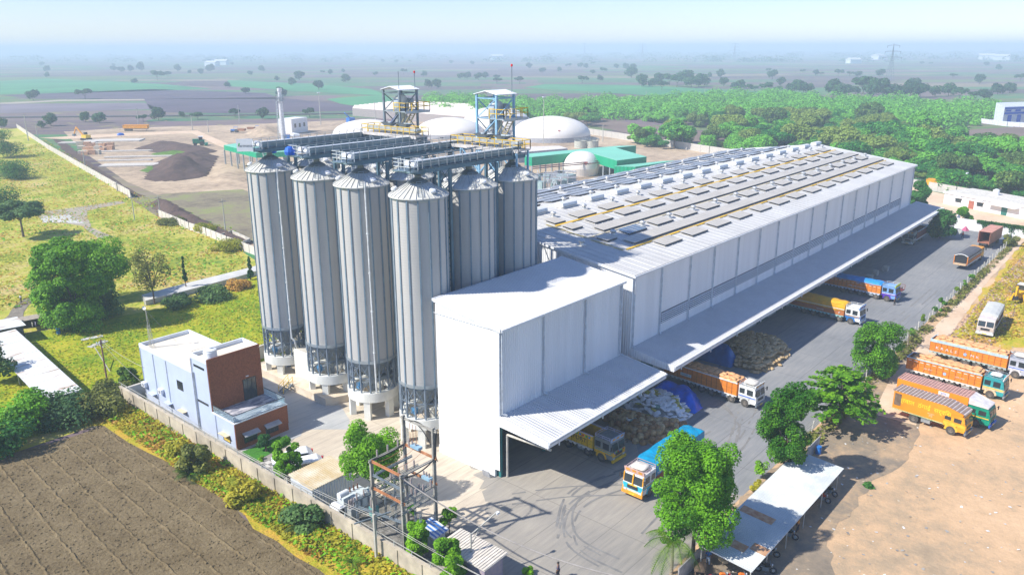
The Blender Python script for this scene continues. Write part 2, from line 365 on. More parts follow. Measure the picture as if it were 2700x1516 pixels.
def tyremark(pts, w=.26):
    mb = MB(); q = []
    for i in range(len(pts)-1):
        p0, p1, p2, p3 = pts[max(0, i-1)], pts[i], pts[i+1], pts[min(len(pts)-1, i+2)]
        for k in range(6):
            t = k/6; q.append(tuple(.5*((2*p1[j])+(-p0[j]+p2[j])*t+(2*p0[j]-5*p1[j]+4*p2[j]-p3[j])*t*t+(-p0[j]+3*p1[j]-3*p2[j]+p3[j])*t**3) for j in (0, 1)))
    q.append(pts[-1]); prev = None
    for a, b_ in zip(q, q[1:]):
        d = Vector((b_[0]-a[0], b_[1]-a[1], 0)); d = Vector((-d.y, d.x, 0)).normalized()*w/2*rm_.uniform(.6, 1.1); cur = (Vector((*a, .0535+rm_.uniform(0, .002)))-d, Vector((*a, .0535))+d)
        if prev and rm_.random() > .14: mb.quad(prev[0], cur[0], cur[1], prev[1])
        prev = cur
    kind(mb.build('tyre_mark', TM), 'structure')
for L in ([(1590, 1500), (1500, 1440), (1490, 1370), (1540, 1310), (1640, 1270)], [(1640, 1510), (1530, 1450), (1515, 1375), (1560, 1322), (1660, 1285)], [(1470, 1420), (1500, 1330), (1600, 1280), (1760, 1220), (1900, 1150)], [(1960, 1100), (1945, 1140), (1930, 1190), (1880, 1240)], [(2010, 1090), (1990, 1130), (1960, 1180), (1900, 1240)], [(1890, 1060), (1930, 1095), (1950, 1130), (1940, 1170)], [(2250, 900), (2330, 880), (2400, 830), (2480, 760)], [(2280, 850), (2330, 862), (2400, 900)], [(1350, 1330), (1500, 1310), (1700, 1300), (1800, 1260)], [(1700, 1440), (1800, 1330), (1860, 1270), (1950, 1200)]):
    tyremark([G(*p) for p in L]); tyremark([(G(*p)[0]+1.4, G(*p)[1]+1.2) for p in L])
def mound(name, pts, h, mat, z=.05, seg=3.0, rough=.5, label=None, kd='structure'):
    # a low heap filling an outline: grid points inside the outline, height rising from its edge
    import mathutils
    xs = [p[0] for p in pts]; ys = [p[1] for p in pts]
    def inside(x, y):
        c = False
        for (x1, y1), (x2, y2) in zip(pts, pts[1:]+pts[:1]):
            if (y1 > y) != (y2 > y) and x < (x2-x1)*(y-y1)/(y2-y1)+x1: c = not c
        return c
    def dist(x, y):
        m = 1e9
        for a, b in zip(pts, pts[1:]+pts[:1]):
            ax, ay = b[0]-a[0], b[1]-a[1]; L = ax*ax+ay*ay or 1e-9; t = max(0, min(1, ((x-a[0])*ax+(y-a[1])*ay)/L))
            m = min(m, math.hypot(x-a[0]-ax*t, y-a[1]-ay*t))
        return m
    nx = int((max(xs)-min(xs))/seg)+2; ny = int((max(ys)-min(ys))/seg)+2; idx = {}; mb = MB()
    full = max(1e-3, min(max(xs)-min(xs), max(ys)-min(ys)) * .32)
    for i in range(nx+1):
        for j in range(ny+1):
            x, y = min(xs)+i*seg, min(ys)+j*seg
            ins = inside(x, y); dd = dist(x, y)
            if ins or dd < seg:
                k = min(1, dd/full) if ins else 0
                hh = h*math.sin(k*PI/2)*(1+rough*mathutils.noise.noise((x/seg/2.2, y/seg/2.2, h)))*(1 if ins else 0)
                idx[(i, j)] = len(mb.v); mb.v.append((x, y, z+max(0, hh) if ins else z-.03))
    for (i, j) in list(idx):
        if all(q in idx for q in ((i+1, j), (i, j+1), (i+1, j+1))):
            mb.f.append((idx[(i, j)], idx[(i+1, j)], idx[(i+1, j+1)], idx[(i, j+1)])); mb.m.append(0)
    o = mb.build(name, mat, smooth=True); o['kind'] = kd
    if label: o['label'] = label
    return o
fr = MB(); ff = random.Random(17)       # the furrow ridges of the ploughed field
for k in range(26):
    x = -21.6-k*2.12; sk = -.012*k; y = 42.5-ff.uniform(0, 1.5)
    prev = None
    while y > -30:
        xx = x+sk*(42-y)+ff.uniform(-.06, .06); hgt = ff.uniform(.05, .16); w = ff.uniform(.08, .22)
        cur = [(xx-w, y, .05), (xx+ff.uniform(-.08, .08), y, .05+hgt), (xx+w, y, .05)]
        if prev and ff.random() > .02: fr.add(prev+cur, [(0, 1, 4, 3), (1, 2, 5, 4)])
        prev = cur; y -= ff.uniform(.25, .55)
for _ in range(9000):
    x, y = ff.uniform(-66, -20.8), ff.uniform(-20, 43); q = ff.uniform(.05, .15); c = (x, y, .05+q*.8); fr.add([(x-q, y-q*.6, .05), (x+q, y-q*.5, .05), (x, y+q, .05), c], [(0, 1, 3), (1, 2, 3), (2, 0, 3)])
kind(fr.build('furrow_clods', PLOUGH), 'stuff', 'broken clods and furrow ridges of the ploughed field')
# site furniture of soil: dark heaps
mound('soil_heap', [G(*p) for p in [(385, 470), (400, 435), (440, 418), (520, 405), (575, 412), (560, 440), (545, 465), (470, 478), (400, 478)]], 3.4, DARKSOIL, seg=2.2, rough=1.0)
mound('soil_heap', [G(*p) for p in [(365, 390), (430, 375), (480, 385), (575, 400), (520, 408), (420, 405)]], 2.5, DARKSOIL, seg=4)
mound('soil_ridge', [G(*p) for p in [(398, 532), (440, 530), (520, 575), (600, 612), (665, 640), (660, 655), (590, 630), (470, 585), (412, 552)]], 2.2, DARKSOIL, seg=1.5, rough=.9)
mound('sand_heap', [G(*p) for p in [(560, 440), (620, 425), (650, 440), (655, 480), (600, 485), (550, 480)]], 1.2, SITE, seg=3)
mound('sand_heap', [G(*p) for p in [(650, 352), (700, 335), (745, 342), (730, 360), (680, 362)]], 3.5, SITE, seg=4)
GREENMT = soilmat('rank_grass', [(.35, (.05, .13, .03)), (.6, (.16, .26, .05))], .3, .3, 2)
for k, pts in enumerate([[(395, 408), (470, 392), (520, 392), (545, 410), (450, 412)], [(378, 448), (400, 436), (420, 442), (415, 452), (385, 455)], [(420, 425), (520, 405), (530, 409), (440, 428)]]):
    mound('grass_patch', [G(*p) for p in pts], .9, GREENMT, seg=3, kd='stuff', label='rank green grass growing on the soil heaps')
# ------------------------------------------------------------------ silos
SHELL = corr('corrugated_silo_shell', (.52, .50, .47), 2, .30, .003, .6, .0, dirt=.06, col2=(.43, .42, .40), dscale=.5, vec=(1, 1, .12))
SROOF = mt('silo_roof_sheet', (.74, .73, .68), .5, .0, scale=.8, col2=(.56, .54, .48))
RIB = mt('galvanised_stiffener', (.22, .30, .37), .5, .2, var=.1)
CAP = mt('dark_roof_collar', (.23, .24, .21), .6, .2, var=.2)
SR, SE, SB, SRING = 2.89, 27.67, 7.14, 3.47
def make_silo():
    t = thing('grain_silo', 'galvanised silo', 'silo')
    b = MB(); b.lathe([(SR, SB), (SR, SE)], 72); b.build('shell', SHELL, t, smooth=True)
    b = MB(); b.lathe([(SR+.24, SE-.10), (SR+.24, SE), (.95, SE+1.22)], 60)
    b.build('roof', SROOF, t)
    b = MB()
    for k in range(30):
        a = 2*PI*(k+.5)/30; c, s = math.cos(a), math.sin(a)
        b.bar((c*(SR+.26), s*(SR+.26), SE+.05), (c*.95, s*.95, SE+1.27), .04, .06)
    b.build('roof_seam', mt('roof_batten', (.58, .58, .55), .5), t)
    b = MB(); b.lathe([(1.0, SE+1.20), (1.02, SE+1.34), (.34, SE+1.72), (.34, SE+2.0)], 30); b.build('roof_collar', CAP, t)
    b = MB(); b.lathe([(SR+.03, SE-.35), (SR+.06, SE-.2), (SR+.03, SE-.1)], 60); b.build('eave_ring', STEEL, t); b = MB(); b.lathe([(SR+.02, SB+.35), (SR+.09, SB+.35), (SR+.09, SB), (SR-.02, SB-.05)], 60); b.build('base_ring', STEEL, t)
    st = MB(); st.box(SR-.02, SR+.10, -.085, .085, SB+.02, SE-.1); me = st.mesh('stiffener', RIB)
    for k in range(16): link('stiffener', me, t, rot=(0, 0, 2*PI*k/16))
    b = MB(); b.lathe([(SR-.08, SB+.1), (SR-.1, SB-.25), (.4, 4.3), (.3, 3.6), (.3, 1.0)], 40); b.build('hopper', DSTEEL, t)
    b = MB(); po = []
    for k in range(16):
        a = 2*PI*k/16; po.append((math.cos(a)*(SR-.03), math.sin(a)*(SR-.03)))
    for k, p in enumerate(po):
        b.bar((*p, SRING), (*p, SB), .16, mi=0); q = po[(k+1) % 16]; zm = (SRING+SB)/2
        b.bar((*p, SRING+.1), (*q, zm), .06); b.bar((*q, SRING+.1), (*p, zm), .06)
        b.bar((*p, zm), (*q, SB-.1), .06); b.bar((*q, zm), (*p, SB-.1), .06); b.bar((*p, zm), (*q, zm), .08)
    b.build('support_frame', mt('frame_blue_grey', (.20, .25, .31), .5, .2), t)
    b = MB(); b.lathe([(SR-.55, 2.3), (SR+.14, 2.3), (SR+.14, SRING), (SR-.55, SRING), (SR-.55, 2.3)], 60); b.build('concrete_ring', CONCW, t)
    lg = MB(); lg.box(SR-.62, SR+.05, -.38, .38, 0, 2.3); me = lg.mesh('leg', CONCW)
    for k in range(6): link('leg', me, t, rot=(0, 0, R(214)+2*PI*k/6))
    v = MB(); v.lathe([(.16, 0), (.16, .22), (.34, .24), (.34, .40), (.26, .48), (.0, .5)], 16); me = v.mesh('roof_vent', WHITE, smooth=False)
    for a in (262, 20, 140):
        c, s = math.cos(R(a)), math.sin(R(a)); link('roof_vent', me, t, loc=(c*2.35, s*2.35, SE+.36), rot=(R(-25)*s, R(25)*c, 0))
    b = MB()
    for d in (-.2, .2):
        b.bar((math.cos(R(232))*2.9+d, math.sin(R(232))*2.9-d, SE+.2), (math.cos(R(232))*1.0+d, math.sin(R(232))*1.0-d, SE+1.4), .045)
    for k in range(9):
        r = 1.0+1.9*k/8; z = SE+1.4-1.2*k/8; c, s = math.cos(R(232))*r, math.sin(R(232))*r
        b.bar((c-.2, s+.2, z), (c+.2, s-.2, z), .04)
    b.build('roof_ladder', STEEL, t)
    return t
silo0 = make_silo()
rows = [(40.0, 'rearmost', 'fourth'), (30.3, 'second', 'third'), (22.3, 'third', 'second'), (12.3, 'front', 'first')]
lab = {(0, 0): 'leftmost tall galvanised silo, with a long white pipe down its sunlit side', (0, 1): 'second tall silo from the left, beside the small caged platforms and without a long pipe',
       (0, 2): 'third tall silo from the left, with a jointed pipe down its front', (0, 3): 'nearest and largest looking silo, standing next to the tall white block',
       (1, 3): 'silo in bluish shade between the nearest silo and the one by the warehouse roof', (2, 3): 'shaded silo standing closest to the warehouse roof and solar panels'}
silos = {}
for i, (y, _, _) in enumerate(rows):
    for j, x in enumerate((2.25-.65*(i == 3), 9.15, 16.4)):
        l = lab.get((j, i)) or 'mostly hidden silo, only its roof seen under the conveyors'
        if i == 0 and j == 0: silo0.location = (x, y, 0); silo0['label'] = l; s = silo0
        else: s = dup(silo0, (x, y, 0), label=l)
        s['group'] = 'grain silos hidden under the conveyors' if (j, i) not in lab else 'tall grain silos in view'
        silos[(j, i)] = s
def on_silo(key, name, mb, mat):
    o = mb.build(name, mat, silos[key]); return o
for key, ang in (((0, 0), 250), ((0, 2), 238)):
    c, s = math.cos(R(ang)), math.sin(R(ang)); r = SR+.28; b = MB()
    b.cyl((c*(r-.1), s*(r-.1), SB-1.2 if key == (0, 0) else 3.6), (c*(r-.1), s*(r-.1), SE+.35), .11, n=10)
    for z in (8.5, 13.5, 18, 22.5): b.cyl((c*(r-.1), s*(r-.1), z), (c*(r-.1), s*(r-.1), z+.12), .17, n=10)
    if key == (0, 0): b.tube([(c*(r-.1), s*(r-.1), SB-1.1), (c*(r+.2)+.35, s*(r+.2), SB-1.5), (c*(r)+.5, s*(r), SB-2.4)], .13, 8)
    on_silo(key, 'downpipe', b, mt('pale_pipe', (.70, .72, .72), .4))
for key in ((0, 1), (0, 2)):
    b = MB(); ox, oy = math.cos(R(330))*(SR+.55), math.sin(R(330))*(SR+.55)
    for (z0, z1, dx) in ((.3, 6.6, 0), (6.6, 11.0, .0)):
        for k in range(6):
            a = 2*PI*k/6; b.bar((ox+dx+.42*math.cos(a), oy+.42*math.sin(a), z0), (ox+dx+.42*math.cos(a), oy+.42*math.sin(a), z1), .04)
        z = z0+.4
        while z < z1+.1:
            for k in range(10):
                a, a2 = 2*PI*k/10, 2*PI*(k+1)/10; b.bar((ox+dx+.42*math.cos(a), oy+.42*math.sin(a), z), (ox+dx+.42*math.cos(a2), oy+.42*math.sin(a2), z), .05)
            z += 1.25
    on_silo(key, 'ladder_cage', b, STEEL)
    b = MB(); b.box(ox-.7, ox+.8, oy-.9, oy+.6, 6.6, 6.7); on_silo(key, 'platform', b, CONCW)
    b = MB(); b.rail([(ox-.7, oy-.9, 6.65), (ox+.8, oy-.9, 6.65), (ox+.8, oy+.6, 6.65)], 1.1, .75); b.rail([(ox-.7, oy+.6, 6.65), (ox-.7, oy-.9, 6.65)], 1.1, .75); on_silo(key, 'handrail', b, STEEL)
# raised plinth under the two left silos, stair
pl = [(-.75, 43.4), (-.95, 31.2), (-1.0, 27.6), (1.4, 26.6), (22, 26.6), (22, 43.4)]
b = MB(); b.prism(pl, .0, 1.0, 0); o = b.build('silo_plinth', [mt('plinth_concrete', (.62, .50, .36), .9, scale=.6, col2=(.70, .62, .50), bump=.01)]); tag(o, 'low tan concrete plinth the two left silos stand on', 'plinth')
t = thing('access_stair', 'short dark steel stair with yellow handrails up to the silo plinth', 'stair', (-1.5, 35.0, 0))
b = MB()
for k in range(5): b.box(-.9+k*.28, -.65+k*.28, -.45, .45, .15+k*.19, .19+k*.19)
b.bar((-.95, -.5, .05), (.6, -.5, 1.05), .08, .16); b.bar((-.95, .5, .05), (.6, .5, 1.05), .08, .16); b.build('steps', DSTEEL, t)
b = MB()
for s in (-.5, .5):
    b.bar((-.9, s, 1.0), (.6, s, 2.0), .05); b.bar((-.9, s, .1), (-.9, s, 1.0), .05); b.bar((.6, s, 1.0), (.6, s, 2.0), .05); b.bar((-.15, s, .6), (-.15, s, 1.5), .05); b.bar((-.9, s, .6), (.6, s, 1.6), .04)
b.build('handrail', YEL, t)
t = thing('machine_pit', 'white concrete pit wall with grey machinery between the two left silos', 'pit', (3.6, 35.2, 1.0))
b = MB(); b.box(-2.2, 1.6, -1.3, -1.0, 0, 3.6); b.box(-2.5, -2.2, -1.3, 1.6, 0, 3.6); b.build('wall', CONCW, t)
b = MB(); b.box(-2.2, 1.6, -1.0, 1.6, 3.4, 3.52); b.build('top_slab', CONC, t)
b = MB(); b.cyl((-1.2, 0, 3.5), (-1.2, 0, 5.0), .4); b.box(-.3, 1.0, -.6, .6, 3.52, 4.6); b.build('hopper', DSTEEL, t)
for k, (x, y) in enumerate(((2.0, 22.3), (1.6, 12.3), (2.2, 40), (2.2, 30.3))):
    t = thing('discharge_conveyor', ['grey chain conveyor under the hopper of the third silo', 'grey chain conveyor under the hopper of the nearest silo', 'grey chain conveyor under the hopper of the leftmost silo', 'grey chain conveyor under the hopper of the second silo'][k], 'conveyor', (x, y, 0))
    b = MB(); b.box(-1.6, 6, -.35, .35, 3.6, 4.1); b.build('casing', STEEL, t)
    b = MB(); b.box(-2.0, -1.6, -.3, .3, 3.55, 4.25); b.build('drive', mt('blue_motor', (.05, .25, .5), .4), t)

# ------------------------------------------------------------------ conveyor gantries over the silo rows
GANB = mt('gantry_blue_grey', (.11, .20, .26), .5, .3, var=.12, scale=.6)
GANC = mt('conveyor_casing', (.22, .31, .36), .45, .4, var=.12)
LID = mt('conveyor_lid', (.72, .75, .76), .4, .3, var=.06)
def gantry(name_i, y, x1):
    t = thing('conveyor_gantry', name_i, 'conveyor', (2.68, y, 29.77), group='conveyor gantries over the silos')
    x0 = -2.1; t.scale = (1.05, 1.05, 1.05)
    b = MB(); b.box(x0, x1, -.68, -.62, .05, .45); b.box(x0, x1, .62, .68, .05, .45)
    k = x0
    while k < x1: b.box(k, k+.08, -.7, .7, .1, .3); k += 1.4
    b.build('beam', GANB, t)
    b = MB(); b.box(x0-1.4, x1, -.66, .66, .5, .54); b.box(x0-1.05, x0, -1.25, 1.25, .35, .5); b.build('walkway', GANC, t)
    b = MB(); b.box(x0+.6, x1-.3, -.32, .24, .62, 1.2)
    k = x0+1.2
    while k < x1-.5: b.box(k, k+.06, -.36, .28, .56, 1.23); k += 1.3
    b.build('casing', GANC, t)
    b = MB(); b.box(x0+.6, x1-.3, -.34, .26, 1.21, 1.27); b.build('casing_lid', LID, t)
    b = MB(); b.rail([(x0, -.66, .5), (x1, -.66, .5)], 1.1, 1.15, .045); b.build('handrail', STEEL, t)
    b = MB(); b.rail([(x0, .66, .5), (x1, .66, .5)], 1.1, 1.15, .045); b.build('handrail', STEEL, t)
    b = MB(); b.rail([(x0, -1.2, .5), (x0-1.0, -1.2, .5), (x0-1.0, 1.2, .5), (x0, 1.2, .5)], 1.1, .9, .05, mids=(.4, .75)); b.build('handrail', LID, t)
    dm = MB(); dm.box(x0-.35, x0+.35, -.3, .4, .75, 1.35); dm.cyl((x0-.0, -.3, 1.0), (x0-.0, -.95, 1.0), .24, n=10); d = dm.build('drive_motor', WHITE, t)
    b = MB(); b.cyl((x0-.0, -.3, 1.0), (x0, -.34, 1.0), .27, n=12); b.build('motor_flange', BLACK, d)
    for cx in (2.62, 9.65):
        b = MB()
        for dy in (-.75, .75): b.box(cx-.17, cx+.17, dy-.12, dy+.12, -28.3, 0)
        z = -28.3
        while z < -1: b.bar((cx, -.75, z), (cx, .75, z+1.5), .06); b.bar((cx, .75, z), (cx, -.75, z+1.5), .06); z += 1.5
        b.build('support_column', GANB, t)
    b = MB()
    for sx in (-1.0, 5.6, 12.4):       # access stairs from the gantry down to each silo roof
        for d in (0, .55): b.bar((sx+d, -1.0, .5) if 0 else (sx+d, .98, 1.2), (sx+1.5+d, 2.5, -1.75), .06)
        for q in range(9): f = q/8; b.bar((sx+1.5*f, .98+1.52*f, .5-2.2*f), (sx+1.5*f+.55, .98+1.52*f, .5-2.2*f), .05)
    b.build('access_ladder', LID, t)
    for sx in (-.45, 6.2, 13.1):
        b = MB(); b.cyl((sx, 0, -.15), (sx, 0, .7), .3, n=12); b.box(sx-.5, sx+.5, -.5, .5, .05, .35); b.build('spout', GANC, t)
    return t
gantry('rearmost blue grey conveyor gantry, carrying the white sign board at its end', 40.0, 17.5)
gantry('second conveyor gantry from the rear, blue tarpaulin by its end platform', 30.3, 16.5)
gantry('third conveyor gantry from the rear, ending over the silo with the jointed pipe', 22.3, 16.5)
gantry('nearest conveyor gantry, with birds and a white drive guard at its end', 12.3, 14.6)
t = thing('sign_board', 'white sign board with a green leaf at the end of the rearmost gantry', 'sign', (-1.5, 39.3, 30.4), R(-45))
b = MB(); b.cbox((0, 0, .55), (1.9, .06, 1.5)); b.build('panel', WHITE, t)
text('armana', .52, mt('sign_grey', (.35, .35, .36)), t, (.12, -.04, .5), (R(90), 0, 0))
b = MB(); b.add([(-.78, -.04, .35), (-.70, -.04, .75), (-.55, -.04, .82), (-.62, -.04, .5)], [(0, 1, 2, 3)]); b.build('leaf_emblem', mt('leaf_green', (.05, .5, .12)), t)
for k, (x, y, z) in enumerate([(-.7, 31.2, 30.4), (3.9, 42.0, 29.3)]):
    b = MB(); rr = random.Random(k+3)
    b.lathe([(.55, 0), (.62, .35), (.5, .75), (.2, .95), (0, .97)], 10); o = b.build('bundled_tarpaulin', mt('blue_tarp', (.02, .16, .75), .45, var=.2, bump=.03), loc=(x, y, z))
    tag(o, ['blue tarpaulin bundle on the end platform of the second gantry', 'white and blue tarpaulin bundle lying by the roof of the leftmost silo'][k], 'tarpaulin')
# birds perched on the nearest gantry and its stays
bird = MB(); bird.lathe([(0, -.17), (.07, -.1), (.09, 0), (.05, .12), (0, .2)], 8); bird.add([(0, 0, 0), (.3, .05, .12), (.28, -.1, .1)], [(0, 1, 2)]); bird.add([(0, 0, 0), (-.3, .05, .12), (-.28, -.1, .1)], [(0, 1, 2)])
bme = bird.mesh('pigeon', mt('pigeon_grey', (.16, .17, .19), .8))
rb = random.Random(4)
for k in range(46):
    x = rb.uniform(3, 18); o = link('pigeon', bme, None, (x, 12.3+(.79 if k % 2 else 1.6+rb.uniform(0, 2.5)), 31.52+(0 if k % 2 else rb.uniform(.1, 1.5))), (R(80), 0, rb.uniform(0, 6)), (.9, .9, .9))
    tag(o, 'grey pigeon on or over the nearest conveyor gantry', 'bird', 'pigeons around the nearest gantry')

# ------------------------------------------------------------------ bucket elevator towers
def tower(cx, cy, z0, pm, lbl, mast):
    t = thing('elevator_tower', lbl, 'tower', (cx, cy, -2.1)); h = 1.5; zt = 37.0; t.scale = (1.05, 1.05, 1.05)
    for sx in (-h, h):
        for sy in (-h, h):
            b = MB(); b.box(sx-.12, sx+.12, sy-.12, sy+.12, 2.0, zt); b.build('post', pm, t)
    b = MB()
    for (za, zb) in ((31.8, 34.4), (34.4, 36.6)) + tuple((z, z+4.2) for z in (2.2, 6.4, 10.6, 14.8, 19, 23.2, 27.4)):
        b.bar((-h, -h, zb), (h, -h, zb), .12); b.bar((-h, h, zb), (h, h, zb), .12); b.bar((-h, -h, zb), (-h, h, zb), .12); b.bar((h, -h, zb), (h, h, zb), .12)
        b.bar((-h, -h, zb), (-h, h, za), .1); b.bar((h, -h, za), (h, h, zb), .1); b.bar((-h, h, zb), (h, h, za), .1); b.bar((-h, -h, za), (h, -h, zb) if za > 34 else (-h, -h, zb), .1)
    b.build('bracing', DSTEEL if pm is not BSTEEL else BSTEEL, t)
    b = MB(); b.xprism([(-1.8, 37.0), (0, 37.4), (1.8, 37.0), (1.8, 37.06), (0, 37.48), (-1.8, 37.06)], -1.75, 1.75); b.build('roof', WALLSH, t)
    b = MB(); b.box(-1.6, 2.6, -2.7, 1.6, 34.3, 34.42); b.box(-1.6, 2.6, -2.75, -2.65, 34.15, 34.45); b.build('platform', STEEL, t)
    b = MB(); b.rail([(-1.6, -2.7, 34.4), (2.6, -2.7, 34.4), (2.6, 1.6, 34.4)], 1.05, 1.0, .07); b.rail([(-1.6, -2.7, 34.4), (-1.6, -.5, 34.4)], 1.05, 1.0, .07); b.build('handrail', YEL, t)
    e = MB(); e.box(-.72, -.25, -.45, .3, 2, 34.6); e.box(.25, .72, -.45, .3, 2, 34.6); ee = e.build('elevator_leg', mt('bright_galvanised', (.62, .65, .66), .3, .5, var=.12), t)
    pr = [(-.82, 34.5), (-.82, 35.5)] + [(.82*math.cos(PI-PI*k/12), 35.5+.8*math.sin(PI*k/12)) for k in range(1, 12)] + [(.82, 35.5), (.82, 34.5)]
    b = MB(); b.yprism(pr, -.5, .4); b.build('elevator_head', mt('bright_galvanised', None), t, smooth=False)
    b = MB(); b.box(.95, 1.5, -.9, .0, 35.3, 35.9); b.bar((1.0, -.4, 34.4), (1.0, -.4, 35.3), .1); b.bar((1.4, -.4, 34.4), (1.4, -.4, 35.3), .1); b.build('drive_motor', mt('motor_grey', (.45, .50, .52), .5), t)
    b = MB(); b.cyl((-.8, -.6, 34.2), (-1.9, .9, 31.9), .17, n=8); b.build('chute', mt('dark_blue_pipe', (.03, .06, .20), .4) if pm is not BSTEEL else DSTEEL, t)
    b = MB()
    for s in (-.35, .35): b.bar((-1.7+s*0, -2.2+s, 31.9), (.3, -2.2+s, 34.3), .06, .14); b.bar((-1.7, -2.2+s, 32.9), (.3, -2.2+s, 35.3), .05)
    for k in range(10): f = k/9; b.box(-1.75+2*f, -1.55+2*f, -2.5, -1.9, 31.95+2.35*f, 32.0+2.35*f)
    b.build('stair', mt('stair_yellow_grey', (.55, .45, .22), .6), t)
    if mast:
        b = MB(); b.cyl((-1.5, -1.5, 37), (-1.5, -1.5, 39.3), .035, n=6); b.build('lightning_rod', DSTEEL, t)
    b = MB(); b.cyl((1.4, -1.3, 37.1), (1.4, -1.3, 39.0 if mast else 40.0), .05, n=6); bb = b.build('beacon_mast', DSTEEL, t)
    b = MB(); zz = 39.0 if mast else 40.0; b.lathe([(.02, zz), (.12, zz+.04), (.12, zz+.26), (0, zz+.32)], 10, (1.4, -1.3)); b.build('beacon', mt('red_beacon', (.8, .03, .03), .4), bb)
    # low deck with cross conveyor, running along the ends of the gantries
    t2 = thing('cross_conveyor_deck', 'yellow railed deck with a pale cross conveyor below the ' + ('grey' if mast else 'light blue') + ' post tower', 'conveyor', (cx-1.9, cy, 42-(42-z0)*1.05), group='cross conveyor decks')
    b = MB(); b.box(-1.2, 1.0, -6.2, 4.6, -.1, .06); b.box(-1.25, -1.15, -6.2, 4.6, -.28, .1); b.build('deck', mt('pale_deck', (.66, .62, .58), .6), t2)
    b = MB(); b.box(-.6, .15, -5.4, 4.2, .35, .9)
    b.build('casing', mt('bright_galvanised', None), t2)
    b = MB(); b.add([(-.8, -1, 1.5), (.5, -1, 1.5), (.5, 1.2, 1.5), (-.8, 1.2, 1.5), (-.5, -.4, 1.0), (.2, -.4, 1.0), (.2, .6, 1.0), (-.5, .6, 1.0)], [(0, 1, 5, 4), (1, 2, 6, 5), (2, 3, 7, 6), (3, 0, 4, 7)]); b.add([(-.8, -4, 1.5), (.5, -4, 1.5), (.5, -2, 1.5), (-.8, -2, 1.5), (-.5, -3.4, 1.0), (.2, -3.4, 1.0), (.2, -2.6, 1.0), (-.5, -2.6, 1.0)], [(0, 1, 5, 4), (1, 2, 6, 5), (2, 3, 7, 6), (3, 0, 4, 7)]); b.build('feed_hopper', DSTEEL, t2)
    b = MB(); b.rail([(-1.2, 4.6, .05), (-1.2, -6.2, .05), (1.0, -6.2, .05)], 1.05, 1.25, .07); b.build('handrail', YEL, t2)
    b = MB(); b.rail([(1.0, -6.2, .05), (1.0, 4.6, .05), (-1.2, 4.6, .05)], 1.05, 1.25, .07); b.build('handrail', YEL, t2)
    b = MB()
    for y in (-5.9, -3, 0, 3, 4.4):
        for x in (-1.1, .9): b.box(x-.1, x+.1, y-.1, y+.1, -4.5 if abs(y) < 6.5 else -1.8, -.1)
    for y in (-6, -3, 0): b.bar((-1.1, y, -.2), (-1.1, y+3, -3.0), .12); b.bar((-1.1, y+3, -.2), (-1.1, y, -3.0), .12)
    b.build('truss', DSTEEL if mast else BSTEEL, t2)
    b = MB(); b.cyl((0, -5.7, .7), (-.8, -5.7, .7), .28, n=12); b.build('drive_motor', mt('motor_grey', None), t2)
_orig_mt = mt
tower(19.9, 35.1, 31.6, DSTEEL, 'left elevator tower with grey lattice posts, white roof and a lightning rod', True)
tower(19.2, 17.3, 31.3, BSTEEL, 'right elevator tower with light blue posts and a white roof', False)
# ------------------------------------------------------------------ warehouse, hoist block, canopies
PIL = [30.7, 38.1, 44.9, 52.4, 59.8, 66.6, 73.9, 81.0, 87.7, 95.9, 103.3, 110.8, 117.4, 126.4, 134.9]
EV, RG, WX0, WX1, WYM = 16.28, 19.22, 24.0, 143.1, 22.5
SEAM = mt('roof_seam', (.60, .60, .60), .45, var=.05)
GAPSHADE_LEG = mt('dark_sealant', (.10, .11, .12), .7)  # near-black for painted gap shade and for the table legs
wh = thing('warehouse', 'very long white sheet metal warehouse covered with solar panels', 'warehouse', (0, 0, 0))
b = MB()
b.quad((WX0, 0, 6.6), (WX1, 0, 6.6), (WX1, 0, EV), (WX0, 0, EV)); b.build('wall', WALLSH, wh)
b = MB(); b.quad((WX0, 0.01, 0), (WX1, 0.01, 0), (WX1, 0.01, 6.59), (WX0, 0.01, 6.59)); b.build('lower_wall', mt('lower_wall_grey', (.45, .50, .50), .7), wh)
b = MB(); b.add([(WX0, 0, 0), (WX0, 45, 0), (WX0, 45, EV), (WX0, WYM, RG), (WX0, 0, EV)], [(0, 1, 2, 3, 4)]); b.build('end_wall', WALLSHY, wh)
b = MB(); b.add([(WX1, 0, 0), (WX1, 45, 0), (WX1, 45, EV), (WX1, WYM, RG), (WX1, 0, EV)], [(0, 1, 2, 3, 4)]); b.build('end_wall', WALLSHY, wh)
b = MB(); b.quad((WX0, 45, 0), (WX1, 45, 0), (WX1, 45, EV), (WX0, 45, EV)); b.build('wall', WALLSH, wh)
sl = (RG-EV)/WYM
def slope_roof(x0, x1, ya, za, yb, zb, pitch, parent, name='roof', mat=None, h=.05, th=.06):
    b = MB(); b.xprism([(ya, za), (yb, zb), (yb, zb-th), (ya, za-th)], x0, x1); r = b.build(name, mat or ROOFSH, parent)
    b = MB(); x = x0+pitch/2
    while x < x1: b.bar((x, ya, za+h/2), (x, yb, zb+h/2), .045, h); x += pitch
    b.build('roof_seam', SEAM, r); return r
slope_roof(WX0-.25, WX1+.25, -.32, EV+.09-.32*sl, WYM, RG+.09, 1.4, wh)
slope_roof(WX0-.25, WX1+.25, 45.32, EV+.09-.32*sl, WYM, RG+.09, 1.4, wh)
b = MB(); b.box(WX0-.3, WX1+.3, -.52, -.34, EV-.22, EV+.02); b.build('eave_gutter', WHITE, wh)
b = MB(); b.box(WX0-.3, WX1+.3, -.36, -.32, EV+.0, EV+.06); b.build('gutter_gap', GAPSHADE_LEG, wh)  # solid dark strip drawn as the shade behind the gutter
b = MB()
